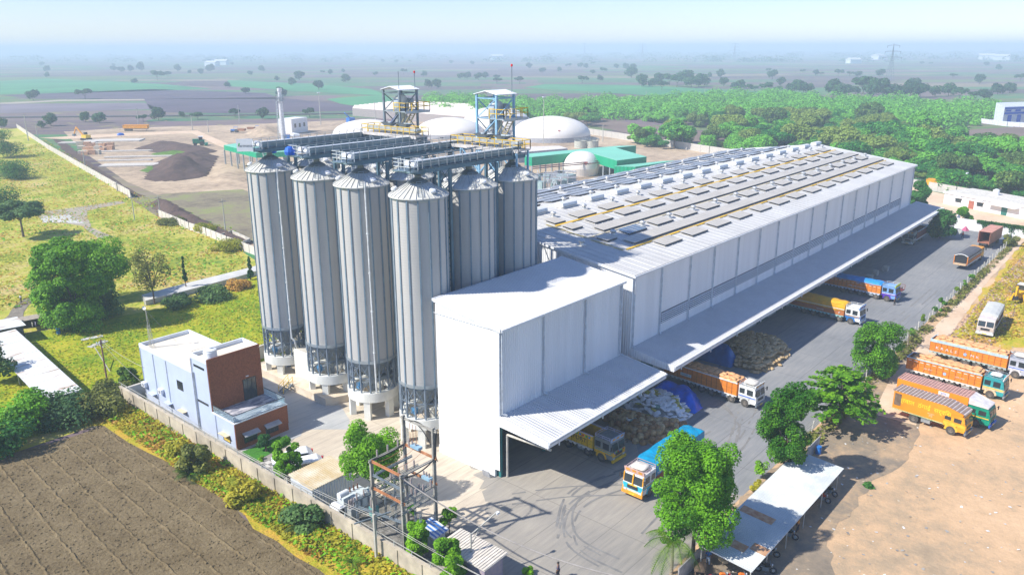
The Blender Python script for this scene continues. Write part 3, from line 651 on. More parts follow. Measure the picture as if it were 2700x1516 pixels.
for a, z0, c, z1 in ((-.4, EV-.0, WYM, RG+.06), (45.4, EV, WYM, RG+.06)):
    for x in (WX0-.28, WX1+.22): b.xprism([(a, z0-.22), (c, z1-.22), (c, z1+.1), (a, z0+.1)], x, x+.06)
b.build('verge_trim', WHITE, wh)
for x in [24.35] + PIL + [142.7]:
    b = MB(); b.cyl((x, -.14, 7.3), (x, -.14, EV-.25), .085, n=8); b.box(x-.22, x-.14, -.04, .0, 7.0, EV-.2); b.bar((x, -.14, 7.4), (x-.25, -.5, 7.2), .15); b.build('downpipe', mt('downpipe_white', (.62, .66, .70), .5), wh)
for xa, xb in zip(PIL, PIL[1:]):
    b = MB(); b.box(xa+.3, xb-.15, -.06, -.02, 8.42, 9.86); lv = b.build('louvre', mt('louvre_void', (.05, .06, .075), .8), wh)
    b = MB()
    for k in range(5): z = 8.55+k*.27; b.add([(xa+.3, -.16, z), (xb-.15, -.16, z), (xb-.15, -.06, z+.09), (xa+.3, -.06, z+.09)], [(0, 1, 2, 3)])
    b.build('slat', WHITE, lv)
# loading doors in the shade of the canopy
for k, x in enumerate((27.5, 42, 49, 63.5, 71, 85, 93, 107, 115, 129, 138)):
    b = MB(); b.box(x-2, x+2, -.12, -.02, 0, 4.6); b.build('loading_door', mt('loading_door_green', (.05, .13, .13), .7), wh)
def canopy(parent, x0, x1, zi, zo, depth, fmat, gap=.42):
    c = slope_roof(x0, x1, -depth, zo, -.02, zi, gap, parent, 'canopy', CANOPY, .045)
    b = MB(); b.box(x0-.02, x1+.02, -depth-.16, -depth-.02, zo-.55, zo+.03); b.build('fascia', WHITE, c)
    b = MB(); b.box(x0-.02, x1+.02, -depth-.30, -depth-.17, zo-.16, zo+.04); b.build('gutter', mt('gutter_shade', (.60, .62, .65), .5), c)
    b = MB()
    for x in (x0-.06, x1): b.xprism([(-depth-.1, zo-.62), (-.02, zi-1.1), (-.02, zi+.08), (-depth-.1, zo+.08)], x, x+.06)
    b.build('end_fascia', WALLSHY, c)
    b = MB(); x = x0+.6
    while x < x1: b.bar((x, -depth+.1, zo-.35), (x, -.05, zi-.7), .12, .3); x += 7.44
    b.build('bracket_beam', DSTEEL, c)
    b = MB(); x = x0+1.5
    while x < x1: b.bar((x, -depth-.24, zo-.1), (x, -depth-.24, zo-.75), .09); x += 7.44
    b.build('outlet_pipe', WHITE, c)
    return c
canopy(wh, 24.0, 148.5, 7.13, 6.27, 6.0, None)
# hoist block
hb = thing('hoist_block', 'tall narrow white sheet metal block in front of the silos, joined to the warehouse', 'building', (0, 0, 0))
BX, BY, BZF, BZB = 21.9, 8.7, 16.1, 17.35
b = MB(); b.add([(0, 0, .88), (0, BY, .88), (0, BY, BZB), (0, 0, BZF)], [(0, 1, 2, 3)])
y = .15
while y < BY: b.box(-.035, 0, y, y+.09, .9, BZF+(BZB-BZF)*y/BY-.1); y += .3
b.build('end_wall', mt('bright_white_sheet', (.88, .88, .87), .5, var=.02), hb)
b = MB(); b.box(-.06, .2, .62, BY+.05, 0, .88); b.build('plinth', mt('plinth_white', (.86, .86, .84), .7, var=.03), hb)
b = MB(); b.quad((0, 0, 5.9), (BX, 0, 5.9), (BX, 0, BZF), (0, 0, BZF))
x = .2
while x < BX: b.box(x, x+.09, -.03, 0, 6.9, BZF-.1); x += .33
b.build('wall', WALLSH, hb)
b = MB(); b.quad((BX, 0, 0), (BX, BY, 0), (BX, BY, BZB), (BX, 0, BZF)); b.build('end_wall', WALLSHY, hb)
b = MB(); b.quad((0, BY, 0), (BX, BY, 0), (BX, BY, BZB), (0, BY, BZB)); b.build('wall', WALLSH, hb)
sr = slope_roof(-.1, BX+.1, -.25, BZF+.05, BY+.15, BZB+.1, .31, hb, 'roof', mt('bright_roof_sheet', (.76, .76, .75), .45, var=.04, scale=.2), .04)
b = MB(); b.box(-.14, -.04, -.3, BY+.2, BZF-.1, BZF-.09); b.xprism([(-.3, BZF-.22), (BY+.2, BZB-.17), (BY+.2, BZB+.16), (-.3, BZF+.12)], -.14, -.06); b.xprism([(-.3, BZF-.1), (BY+.2, BZB-.05), (BY+.2, BZB+.16), (-.3, BZF+.12)], BX+.1, BX+.16); b.build('verge_trim', WHITE, hb)
b = MB(); b.box(-.1, BX+.1, BY+.15, BY+.4, BZB-.12, BZB+.14); b.build('back_gutter', mt('gutter_shade', None), hb)
g = MB(); x = -.05
while x < BX: g.box(x+.03, min(x+1.07, BX+.15), -.46, -.27, BZF-.2, BZF+.06); x += 1.1
g.build('eave_gutter', WHITE, hb)
for x in (.28, 6.9, 14.3, 21.5):
    b = MB(); b.cyl((x, -.16, 7.15), (x, -.16, BZF-.2), .09, n=8); b.box(x-.22, x-.15, -.06, 0, 7, BZF-.2); b.bar((x, -.16, 7.2), (x+.3, -.55, 7.05), .15); b.build('downpipe', mt('downpipe_white', None), hb)
canopy(hb, .08, 22.0, 6.93, 6.1, 6.05, None, .36)
b = MB(); b.quad((.2, .5, 0), (.2, 8.6, 0), (.2, 8.6, 6), (.2, .5, 6)); b.quad((0.2, 8.5, 0), (21.8, 8.5, 0), (21.8, 8.5, 6), (.2, 8.5, 6)); b.build('inner_wall', mt('teal_inner_wall', (.03, .16, .17), .7), hb)
for x in (.35, 7.4, 14.6, 21.6):
    b = MB(); b.box(x-.13, x+.13, .05, .35, 0, 6); b.build('column', mt('teal_column', (.03, .20, .20), .5), hb)
b = MB(); b.tube([(.75, -.35, .1), (.75, -.35, 4.8), (.78, -5.9, 5.0)], .13, 8); b.build('hose_pipe', mt('pale_duct', (.62, .58, .50), .6), hb)
b = MB(); b.cbox((-.18, 1.25, .42), (.08, .95, .85)); o = b.build('wire_grille', mt('wire_mesh_grey', (.38, .39, .42), .6), None); o.rotation_euler = (0, R(-14), 0); o.location = (-.35, .05, 0); tag(o, 'small grey mesh screen leaning on the foot of the white block', 'screen')
# ------------------------------------------------------------------ solar tables, walkways, vents on the roof
DUSTSUNP = mt('dusty_solar_glass', (.57, .52, .44), .5, var=.06, scale=.3, spec=.6)  # dust tone that also holds the sun's reflection as colour
BLUEP = mt('blue_solar_glass', (.05, .14, .26), .2, scale=.25, col2=(.17, .20, .24), spec=.8)  # copy for the table in silo shadow, without the painted sun tone
LINEW = mt('panel_frame_alu', (.80, .78, .72), .4, .3, var=.03)
def rz(y): return EV+.09+(y if y < WYM else 45-y)*sl
def table(L, wdt, glass, far):
    b = MB(); s = -sl if far else sl; h = .27
    zf = lambda y: s*y+h
    b.add([(0, 0, zf(0)-.04), (L, 0, zf(0)-.04), (L, wdt, zf(wdt)-.04), (0, wdt, zf(wdt)-.04), (0, 0, zf(0)), (L, 0, zf(0)), (L, wdt, zf(wdt)), (0, wdt, zf(wdt))], [(4, 5, 6, 7), (0, 3, 2, 1), (0, 1, 5, 4), (1, 2, 6, 5), (2, 3, 7, 6), (3, 0, 4, 7)], 0)
    x = 0
    while x <= L+.01:
        b.add([(x-.05, 0, zf(0)+.012), (x+.05, 0, zf(0)+.012), (x+.05, wdt, zf(wdt)+.012), (x-.05, wdt, zf(wdt)+.012)], [(0, 1, 2, 3)], 1); x += 1.02 if L < 20 else 1.02
    b.box(0, L, -.02, .02, zf(0)-.24, zf(0)-.01, 2)  # dark front strip painted as the shadow gap under the table
    x = .3
    while x < L:
        for yy in (.25, wdt-.25): b.bar((x, yy, s*yy+.0), (x, yy, zf(yy)-.04), .05, mi=2)
        x += 2.0
    return b.mesh('solar_table', [glass, LINEW, GAPSHADE_LEG])
tn = table(4.62, 2.06, DUSTSUNP, False); tns = table(2.45, 2.0, DUSTSUNP, False); tnb = table(4.62, 2.06, BLUEP, False)
def put(me, x, y, lbl, grp, nm='solar_panel_table'):
    o = link(nm, me, None, (x, y, rz(y)+.02)); tag(o, lbl, 'solar panels', grp); return o
bays = [36.9+7.42*k for k in range(14)]
for ri, (y, nm) in enumerate(((3.2, 'in the row nearest the eave'), (8.82, 'in the row between the two long strips'), (14.5, 'in the row above the upper long strip'), (17.45, 'in the row nearest the ridge'))):
    for k, x in enumerate(bays):
        if ri == 1 and k == 0: put(tnb, x, y, 'bluish solar panel table at the near end of the roof, partly in the silo shadow', None); continue
        put(tn, x, y, ORD[k]+' grey solar table '+nm, 'grey solar panel tables '+nm)
    if ri: put(tns, 31.5, y, 'short solar table at the roof end, '+nm, None)
for y, x0, x1, l in ((6.12, 34.0, 140.2, 'long lower strip of solar panels, bluish at its near end'), (11.72, 35.0, 140.2, 'long upper strip of solar panels')):
    o = link('solar_panel_strip', table(x1-x0, 1.96, DUSTSUNP, False), None, (x0, y, rz(y)+.02)); tag(o, l, 'solar panels')
SKYLITF = mt('sky_lit_solar_glass', (.30, .31, .36), .3, var=.06, scale=.3, spec=.8)  # far-slope copy of the panels, bluish sky light put into the colour
tf = table(4.62, 2.06, SKYLITF, True)
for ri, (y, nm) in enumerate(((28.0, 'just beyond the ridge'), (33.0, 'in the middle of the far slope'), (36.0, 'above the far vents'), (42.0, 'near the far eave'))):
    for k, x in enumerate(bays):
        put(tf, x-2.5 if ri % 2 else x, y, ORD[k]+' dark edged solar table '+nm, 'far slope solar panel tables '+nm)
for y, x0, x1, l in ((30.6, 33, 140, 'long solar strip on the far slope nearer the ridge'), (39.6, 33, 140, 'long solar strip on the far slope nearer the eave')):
    o = link('solar_panel_strip', table(x1-x0, 1.96, SKYLITF, True), None, (x0, y, rz(y)+.02)); tag(o, l, 'solar panels')
def walkway(lbl, y, x0, x1, wd, mat, seg):
    b = MB(); x = x0
    while x < x1:
        e = min(x+seg-.12, x1); s = sl*(1 if y < WYM else -1)
        b.add([(x, y-wd/2, rz(y)-s*wd/2+.12), (e, y-wd/2, rz(y)-s*wd/2+.12), (e, y+wd/2, rz(y)+s*wd/2+.12), (x, y+wd/2, rz(y)+s*wd/2+.12)], [(0, 1, 2, 3)])
        b.box(x, e, y-wd/2, y-wd/2+.03, rz(y)-s*wd/2+.05, rz(y)-s*wd/2+.115); x += seg
    o = b.build('roof_walkway', mat); tag(o, lbl, 'walkway')
WY = mt('yellow_grating', (.80, .50, .04), .6, var=.15, scale=.3); WP = mt('pale_cable_tray', (.72, .62, .42), .6, var=.1)
walkway('yellow grating walkway on the warehouse roof near the eave', 5.6, 31.2, 140, .34, WY, 4.9)
walkway('pale cable tray beside the upper long solar strip', 11.3, 30.6, 140, .26, WP, 12)
walkway('broad bright yellow walkway near the ridge vents', 17.05, 31.0, 140, .42, WY, 7.4)
b = MB()
for (y0, y1) in ((18.2, 14.9), (14.7, 11.4), (10.6, 7.3), (7.1, 5.7)):
    b.add([(30.3, y0, rz(y0)+.1), (30.55, y0, rz(y0)+.1), (30.75, y1, rz(y1)+.1), (30.5, y1, rz(y1)+.1)], [(0, 1, 2, 3)])
o = b.build('roof_walkway', mt('dull_yellow_grating', (.55, .42, .06), .7)); tag(o, 'narrow dull yellow walkway crossing the near end of the roof', 'walkway')
b = MB(); b.lathe([(.30, 0), (.26, .22), (.30, .30)], 14); tv = b
tv.lathe([(.24, .28), (.42, .40), (.44, .55), (.34, .68), (.12, .74), (0, .74)], 14); tv.cbox((0, 0, -.02), (1.0, 1.0, .12))
tvm = tv.mesh('turbine_vent', mt('vent_galvanised', (.70, .70, .68), .35, .5, var=.15, scale=6))
for k in range(15):
    for y, nm in ((10.25, 'between the long solar strips'), (20.15, 'just below the ridge'), (26.8, 'just beyond the ridge'), (38.7, 'far down the other slope')):
        x = (35.1 if y < 15 else 34.6)+7.5*k-(3.7 if y in (26.8, 38.7) else 0)
        if x < WX1-2 and x > 26: o = link('turbine_vent', tvm, None, (x, y, rz(y)+.03)); tag(o, ORD[k]+' round turbine vent '+nm, 'roof vent', 'turbine vents '+nm)
o = link('turbine_vent', tvm, None, (27.7, 10.2, rz(10.2)+.03)); tag(o, 'lone turbine vent in the silo shadow at the near end of the roof', 'roof vent')
pr = [(-.75, .25), (-.62, .62), (-.2, .72), (.2, .72), (.62, .62), (.75, .25), (.5, 0), (-.5, 0)]
rv = MB(); rv.xprism(pr, -1.75, 1.75)
for s in (-1, 1): rv.box(-1.7, 1.7, s*.62-.04, s*.62+.04, -.1, .05)
rvm = rv.mesh('ridge_vent', mt('ridge_vent_white', (.74, .74, .72), .45, .1, var=.06))
for k in range(16):
    x = 33.6+7.22*k
    if x < 142: o = link('ridge_vent', rvm, None, (x, 22.45, RG+.12)); tag(o, ORD[k]+' long white ridge ventilator astride the warehouse ridge', 'roof vent', 'long ridge ventilators')
# ------------------------------------------------------------------ foliage
def leaf_mesh(name, pts_nrm, size, mats, rnd, tr=None, up=.85):
    n = len(pts_nrm); rng = np.random.default_rng(rnd.randint(0, 10**6))
    P = np.array([p for p, _ in pts_nrm]); N = np.array([q for _, q in pts_nrm])
    N = N + rng.normal(0, .55, N.shape); N[:, 2] += up; N /= np.linalg.norm(N, axis=1)[:, None]+1e-9
    T = np.cross(N, rng.normal(0, 1, N.shape)); T /= np.linalg.norm(T, axis=1)[:, None]+1e-9; B = np.cross(N, T)
    s = (size*rng.uniform(.6, 1.35, n))[:, None]
    V = np.stack([P-T*s*.5-B*s*.32, P+T*s*.12-B*s*.5, P+T*s*.55+B*s*.05, P-T*s*.05+B*s*.5], 1).reshape(-1, 3)
    F = [(4*i, 4*i+1, 4*i+2, 4*i+3) for i in range(n)]
    verts = [tuple(v) for v in V.tolist()]; mi = [0]*n
    if tr:
        o = len(verts); verts += tr.v; F += [tuple(o+i for i in f) for f in tr.f]; mi += [1]*len(tr.f)
    me = bpy.data.meshes.new(name); me.from_pydata(verts, [], F)
    for m in mats: me.materials.append(m)
    me.polygons.foreach_set('material_index', mi); me.update(); return me
def crown_pts(Rr, H, z0, nl, n, rnd, flat=.75, lobe=(.30, .48), shape='round'):
    L = []
    for k in range(nl):
        a = rnd.uniform(0, 2*PI); u = math.sqrt(rnd.random())
        if shape == 'cone': h = rnd.random(); rr = Rr*(1-h)*.55*u; z = z0+H*(.12+.85*h); lr = Rr*(.5-.28*h)
        elif shape == 'umbrella': rr = Rr*.78*u; z = z0+H*(.55+.32*rnd.random()*(1-u*.5)); lr = Rr*rnd.uniform(.22, .36)
        else: h = rnd.random(); rr = Rr*.68*u*(1-.45*abs(h-.4)); z = z0+H*(.15+.68*h); lr = Rr*rnd.uniform(*lobe)
        L.append((rr*math.cos(a), rr*math.sin(a), z, lr))
    out = []
    tot = sum(l[3]**2 for l in L)
    for x, y, z, r in L:
        for _ in range(int(n*r*r/tot)):
            d = Vector((rnd.gauss(0, 1), rnd.gauss(0, 1), rnd.gauss(0, 1)*1.0+.25)).normalized(); q = r*(.62+.42*rnd.random()**.6)
            p = Vector((x, y, z))+Vector((d.x*q, d.y*q, d.z*q*flat)); out.append((tuple(p), tuple(d)))
    return out, L
def trunk_mb(h, r, L, rnd, nb=6, lean=0):
    b = MB(); top = Vector((lean, lean*.5, h)); pts = [Vector((0, 0, -.1)), Vector((lean*.3, 0, h*.5)), top]
    b.cyl(pts[0], pts[1], r, r*.8, 8, cap=False); b.cyl(pts[1], pts[2], r*.8, r*.6, 8, cap=False)
    for l in (rnd.sample(L, min(nb, len(L))) if L else []):
        e = Vector((l[0], l[1], l[2])); m = top.lerp(e, .5)+Vector((0, 0, .2))
        b.cyl(top, m, r*.45, r*.28, 6, cap=False); b.cyl(m, e, r*.28, r*.1, 5, cap=False)
    return b
NEEM = leafmat('neem_leaves', (.03, .14, .006), (.18, .45, .012), .3)
CONOC = leafmat('shrub_tree_leaves', (.06, .20, .006), (.25, .54, .014), .3)
ACAC = leafmat('acacia_leaves', (.07, .22, .012), (.28, .58, .02), .35)
OLIVE = leafmat('olive_leaves', (.10, .13, .02), (.28, .29, .06), .3)
DKGR = leafmat('dark_green_leaves', (.015, .08, .016), (.06, .22, .03), .25)
YELG = leafmat('yellow_green_leaves', (.28, .32, .02), (.62, .54, .05), .4)
DRYB = leafmat('dry_brush_leaves', (.32, .17, .03), (.66, .38, .07), .3)
PALMM = leafmat('palm_leaves', (.05, .13, .01), (.22, .36, .02), .3)
GREYG = leafmat('grey_green_leaves', (.05, .13, .04), (.15, .27, .07), .3)
FOREST = leafmat('woodland_leaves', (.03, .20, .03), (.21, .56, .05), .3, var=.5)
FOREST2 = leafmat('woodland_olive_leaves', (.07, .16, .03), (.26, .36, .06), .3, var=.5)
FIELDT = leafmat('field_tree_leaves', (.02, .075, .03), (.06, .16, .05), .25, var=.3)
def tree(name, lbl, cat, base, h, rad, leaf, n, size, rnd, nl=16, trunk=.25, z0f=.22, shape='round', tr=.16, group=None, flat=.8, nb=7, lobe=(.30, .48)):
    t = thing(name, lbl, cat, (base[0], base[1], 0), rnd.uniform(0, 6), group)
    pts, L = crown_pts(rad, h*(1-z0f)*1.0, h*z0f, nl, n, rnd, flat, lobe, shape)
    zt = max(p[0][2] for p in pts); k = h/zt
    pts = [((p[0], p[1], p[2]*k), q) for p, q in pts]; L = [(a, b_, c*k, d) for a, b_, c, d in L]
    link('crown', leaf_mesh(name+'_crown', pts, size, [leaf], rnd), t)
    trunk_mb(max(h*trunk, .4), tr, L, rnd, nb).build('trunk', TRUNK, t)
    return t
rt = random.Random(21)
BIG = 'leafy tree'
# trees along the yard edge and in the compound
tree('neem_tree', 'biggest bright green neem tree, in front of the blue tarped truck', 'tree', G(1826, 1470), HT((1826, 1470), 1150), RW((1826, 1470), 300), NEEM, 48000, .17, rt, nl=70, trunk=.33, z0f=.13, tr=.2, lobe=(.15, .27), flat=1.05)
tree('neem_tree', 'tall green neem tree behind the near end of the rusty tin shed', 'tree', G(2062, 1270), HT((2062, 1270), 1010), RW((2062, 1270), 168), NEEM, 24000, .18, rt, nl=44, trunk=.3, z0f=.1, tr=.16, lobe=(.18, .32), flat=1.05)
tree('neem_tree', 'green two lobed tree by the fence, beside the yellow tarped truck', 'tree', G(2305, 990), HT((2305, 990), 845), RW((2305, 990), 158), NEEM, 18000, .20, rt, nl=34, trunk=.25, z0f=.08, tr=.15, lobe=(.2, .34), flat=1.05)
# tiered almond tree
t = thing('almond_tree', 'tiered broad leaved almond tree between the neem trees at the fence', 'tree', (*G(2205, 1132), 0)); t.scale = (1.25, 1.25, 1.25)
pts = []
for k, (z, rr) in enumerate(((2.2, 3.5), (3.0, 3.7), (3.9, 3.2), (4.9, 2.7), (5.6, 1.6))):
    for j in range(int(13+rr*3)):
        a = rt.uniform(0, 2*PI); L_ = rr*rt.uniform(.75, 1.05)
        for q in range(46):
            f = rt.random()**.7; w = .42*(1-f*.6)
            pts.append(((math.cos(a)*L_*f+rt.uniform(-w, w), math.sin(a)*L_*f+rt.uniform(-w, w), z+.35*f-.3*f*f+rt.uniform(-.16, .1)), (math.cos(a)*.3, math.sin(a)*.3, 1)))
link('crown', leaf_mesh('almond_crown', pts, .34, [leafmat('almond_leaves', (.06, .20, .006), (.26, .54, .015), .3)], rt), t)
b = MB(); b.cyl((0, 0, 0), (0, 0, 5.3), .14, .05, 8)
for z in (2.0, 2.9, 3.8, 4.7):
    for k in range(5): a = k*1.26+z; b.cyl((0, 0, z), (math.cos(a)*2.4, math.sin(a)*2.4, z+.3), .05, .02, 5)
b.build('trunk', TRUNK, t)
tree('compound_tree', 'bright green double crowned tree beside the switchyard poles', 'tree', G(985, 1318), HT((985, 1318), 1118), RW((985, 1318), 205), CONOC, 22000, .17, rt, nl=40, trunk=.36, z0f=.28, tr=.1, lobe=(.18, .3), flat=1.1)
tree('compound_tree', 'round green tree beside the parked white cars', 'tree', G(762, 1270), HT((762, 1270), 1156), RW((762, 1270), 98), CONOC, 8000, .19, rt, nl=26, trunk=.3, z0f=.08, lobe=(.2, .32))
tree('compound_tree', 'round clipped tree in the corner under the switchyard wires', 'tree', G(1100, 1470), HT((1100, 1470), 1374), RW((1100, 1470), 90), CONOC, 7000, .18, rt, nl=26, trunk=.3, z0f=.1, lobe=(.2, .32))
tree('compound_tree', 'bushy green tree at the bottom edge by the guard hut', 'tree', G(1190, 1550), HT((1190, 1550), 1425), RW((1190, 1550), 118), CONOC, 9000, .18, rt, nl=28, trunk=.3, z0f=.08, lobe=(.2, .32))
tree('young_tree', 'small round tree on a thin stem beside the blue striped roof', 'tree', G(1185, 1408), 2.6, .95, CONOC, 1500, .17, rt, nl=7, trunk=.5, z0f=.42, tr=.06)
tree('young_tree', 'tiny tree on a thin stem between the switchyard poles', 'tree', G(1092, 1375), 1.9, .55, CONOC, 700, .15, rt, nl=5, trunk=.5, z0f=.4, tr=.05)
tree('young_tree', 'dark glossy shrub with white flowers in the office garden', 'shrub', G(702, 1190), 1.9, 1.05, DKGR, 1800, .20, rt, nl=8, trunk=.3, z0f=.08)
for k, (x, y, h, r_, l) in enumerate([(1190, 1360, .9, .6, 'low green bush behind the blue striped roof'), (1392, 1512, .7, .6, 'low green bush at the bottom edge of the yard'), (1985, 1400, 0, 0, ''), (2010, 1262, 2.0, .9, 'slim leafy shrub at the top corner of the rusty tin shed'), (1992, 1300, 1.5, .6, 'small yellowish shrub beside the long edge of the rusty tin shed')]):
    if h: tree('shrub', l, 'shrub', G(x, y), h, r_, CONOC if k != 4 else YELG, 600, .16, rt, nl=6, trunk=.2, z0f=.05, tr=.04)
tree('shade_tree', 'dark green tree against the far end of the warehouse', 'tree', G(2422, 560), HT((2422, 560), 478), RW((2422, 560), 60), DKGR, 7000, .45, rt, nl=20, trunk=.2, z0f=.04)
tree('shade_tree', 'dark green tree between the canopy end and the white quarters', 'tree', G(2478, 628), HT((2478, 628), 552), RW((2478, 628), 84), DKGR, 7000, .42, rt, nl=20, trunk=.2, z0f=.04)
tree('shade_tree', 'small green tree at the corner of the white quarters', 'tree', G(2535, 600), HT((2535, 600), 545), RW((2535, 600), 45), NEEM, 3500, .36, rt, nl=12, trunk=.2, z0f=.06)
# left side
tree('acacia_tree', 'huge spreading bright green acacia in the meadow', 'tree', G(205, 860), HT((205, 860), 628), RW((205, 860), 260), ACAC, 36000, .30, rt, nl=70, trunk=.28, z0f=.02, tr=.35, flat=.6, lobe=(.16, .27))
tree('acacia_tree', 'bright green acacia growing right of the huge one', 'tree', G(290, 790), HT((290, 790), 630), RW((290, 790), 150), ACAC, 16000, .30, rt, nl=36, trunk=.3, z0f=.06, tr=.25, flat=.6)
tree('acacia_tree', 'dark bushy tree beside the clothes shelter', 'tree', G(205, 868), 5.0, 5.0, ACAC, 10000, .26, rt, nl=26, trunk=.2, z0f=.02, flat=.7)
tree('acacia_tree', 'low olive tree below the huge acacia, near the small wall', 'tree', G(270, 830), 4.4, 4.2, GREYG, 6000, .32, rt, nl=18, trunk=.2, z0f=.02, flat=.7)
tree('bare_tree', 'thin brownish tree with bare twigs next to the slab path', 'tree', G(408, 803), HT((408, 803), 655), RW((408, 803), 128), OLIVE, 2600, .26, rt, nl=24, trunk=.3, z0f=.12, tr=.16, nb=22, lobe=(.2, .34))
tree('acacia_tree', 'flat topped dark tree near the left picture edge by the tracks', 'tree', G(62, 625), HT((62, 625), 528), RW((62, 625), 150), GREYG, 9000, .5, rt, nl=22, trunk=.45, z0f=.12, shape='umbrella', tr=.3, flat=.5)
for k, (x, y, h, r_) in enumerate([(492, 768, 6.6, .62), (661, 738, 4.6, .8)]):
    tree('columnar_tree', ['tall thin dark columnar tree at the slab path', 'short dark pointed columnar tree next to the leftmost silo'][k], 'tree', G(x, y), h, r_, DKGR, 2200, .24, rt, nl=16, trunk=.2, z0f=.0, shape='cone', flat=1.3)
for k, (x, y, h, r_, m, l) in enumerate([(45, 470, 6.5, 7.5, DKGR, 'rounded dark bush tree in the dry grass'), (10, 415, 12, 9, DKGR, 'large dark tree at the left edge beyond the bush tree'), (-10, 560, 7, 7, DKGR, 'dark green shrub mass cut by the left edge'),
                            (-10, 1010, 6.0, 3.4, GREYG, 'dense bush leaning over the upper end of the long tin roof'), (55, 1135, 4.6, 4.2, NEEM, 'dense green bush beside the long tin roof'), (0, 1190, 4.0, 4.2, DKGR, 'dark bush mass at the left edge above the ploughed field'), (180, 1110, 3.4, 4.4, GREYG, 'greyish scrub at the lower end of the long tin roof'),
                            (265, 1090, 3.0, 3.6, OLIVE, 'brownish scrub by the corner of the compound wall'), (300, 1050, 2.4, 2.6, OLIVE, 'low dry scrub below the wooden power pole'),
                            (520, 1245, 3.0, 2.0, OLIVE, 'rounded shrub with a young palm outside the compound wall'), (640, 1320, 2.6, 2.2, YELG, 'yellowish round shrub outside the compound wall'), (470, 1200, 1.8, 1.4, YELG, 'low yellowish shrub nearest the wall corner'),
                            (340, 1015, 2.6, 1.8, PALMM, 'broad leaved banana plants behind the office'), (545, 612, 2.4, 3.5, YELG, 'yellow green scrub in front of the pale precast wall'), (600, 660, 2.4, 4, YELG, 'yellow scrub by the end of the precast wall'), (455, 590, 2.0, 4.0, OLIVE, 'brownish scrub below the precast wall'),
                            (560, 790, 2.4, 3.5, GREYG, 'grey green thicket against the slab path wall'), (470, 810, 2.2, 3.0, GREYG, 'grey green thicket below the columnar tree'), (630, 760, 1.8, 2.5, DRYB, 'reddish dry brush at the wall end by the leftmost silo'),
                            (800, 1390, 2.4, 2.2, GREYG, 'dark spiky shrub outside the wall opposite the transformer')]):
    tree('bush', l, 'bush', G(x, y), h, r_, m, int(900+r_*620), .26+.012*r_, rt, nl=14, trunk=.15, z0f=.0, flat=.7, tr=.1)
# palms
def palm(name, lbl, base, h, fl, nf, mat, r_=.12, group=None, up=.55):
    t = thing(name, lbl, 'palm', (*base, 0), rt.uniform(0, 6), group)
    b = MB(); b.cyl((0, 0, 0), (0, 0, h*.6), r_, r_*.8, 10); b.cyl((0, 0, h*.6), (0, 0, h), r_*.8, r_*.55, 10, cap=False); b.build('trunk', mt('palm_trunk', (.42, .36, .26), .8), t)
    b = MB()
    for k in range(nf):
        a = 2*PI*k/nf+rt.uniform(-.2, .2); e = up+rt.uniform(-.5, .45); pts = []
        for q in range(9):
            f = q/8; rr = fl*f*(1-.12*f); z = h+fl*(e*f-.95*f*f); pts.append(Vector((math.cos(a)*rr, math.sin(a)*rr, z)))
        sd = Vector((-math.sin(a), math.cos(a), 0))
        for q in range(8):
            p0, p1 = pts[q], pts[q+1]; d = p1-p0
            b.bar(p0, p1, .035)
            for u in (0, .33, .66):
                pp = p0.lerp(p1, u); w = fl*.30*math.sin(PI*min(1, (q+u)/8*.9+.08))
                for s in (-1, 1):
                    tip = pp+sd*s*w+d.normalized()*w*.55+Vector((0, 0, -w*.55)); b.add([pp-d*.1, pp+d*.1, tip], [(0, 1, 2)])
    b.build('fronds', mat, t); return t
palm('palm_tree', 'yellow green feathery palm at the bottom by the rusty tin shed', G(1770, 1512), 3.1, 2.7, 12, PALMM, .16)
palm('palm_tree', 'small drooping grey palm behind the fence next to the dirt track', G(2392, 918), 2.6, 1.7, 7, leafmat('drooping_palm', (.06, .12, .03), (.18, .28, .05)), .13)
palm('young_palm', 'young palm growing out of the weeds opposite the transformer', G(800, 1400), .3, 2.0, 14, leafmat('date_palm', (.04, .10, .02), (.14, .24, .03)), .1, up=1.0)
palm('young_palm', 'young palm under the round shrub outside the wall', G(505, 1262), .3, 1.9, 13, leafmat('date_palm', None, None), .1, up=1.0)
palm('young_palm', 'bright young palm in the orange weeds at the bottom', G(930, 1492), .3, 1.3, 10, PALMM, .08, up=1.0)
palm('palm_tree', 'pale spiky date palm at the edge of the far woodland', G(1897, 334), 3.4, 6.0, 16, leafmat('far_palm', (.10, .16, .07), (.20, .26, .12)), .4)
# ------------------------------------------------------------------ woodland and field trees, each one its own tree
def variant(k, rad, h, leaf, size, n, shape='round', flat=.62, z0f=.02):
    r = random.Random(100+k); pts, L = crown_pts(rad, h*(1-z0f), h*z0f, 13, n, r, flat, (.30, .48), shape); zt = max(p[0][2] for p in pts)
    pts = [((p[0], p[1], p[2]*h/zt), q) for p, q in pts]
    return leaf_mesh('tree_variant', pts, size, [leaf, TRUNK], r, trunk_mb(h*.3, .28, L, r, 4))
WV = [variant(k, 6.0, 6.4, FOREST if k < 4 else FOREST2, .50, 5200, 'umbrella' if k % 2 else 'round', .6, .0) for k in range(6)]
FV = [variant(20+k, 6.0, 9.5, FIELDT, 1.1, 1100, z0f=.16, flat=.75) for k in range(4)] + [variant(30, 6.5, 8.0, FIELDT, 1.1, 900, 'umbrella', .5)]
def inpoly(p, poly):
    c = False
    for (x1, y1), (x2, y2) in zip(poly, poly[1:]+poly[:1]):
        if (y1 > p[1]) != (y2 > p[1]) and p[0] < (x2-x1)*(p[1]-y1)/(y2-y1)+x1: c = not c
    return c
rw = random.Random(5); spots = []
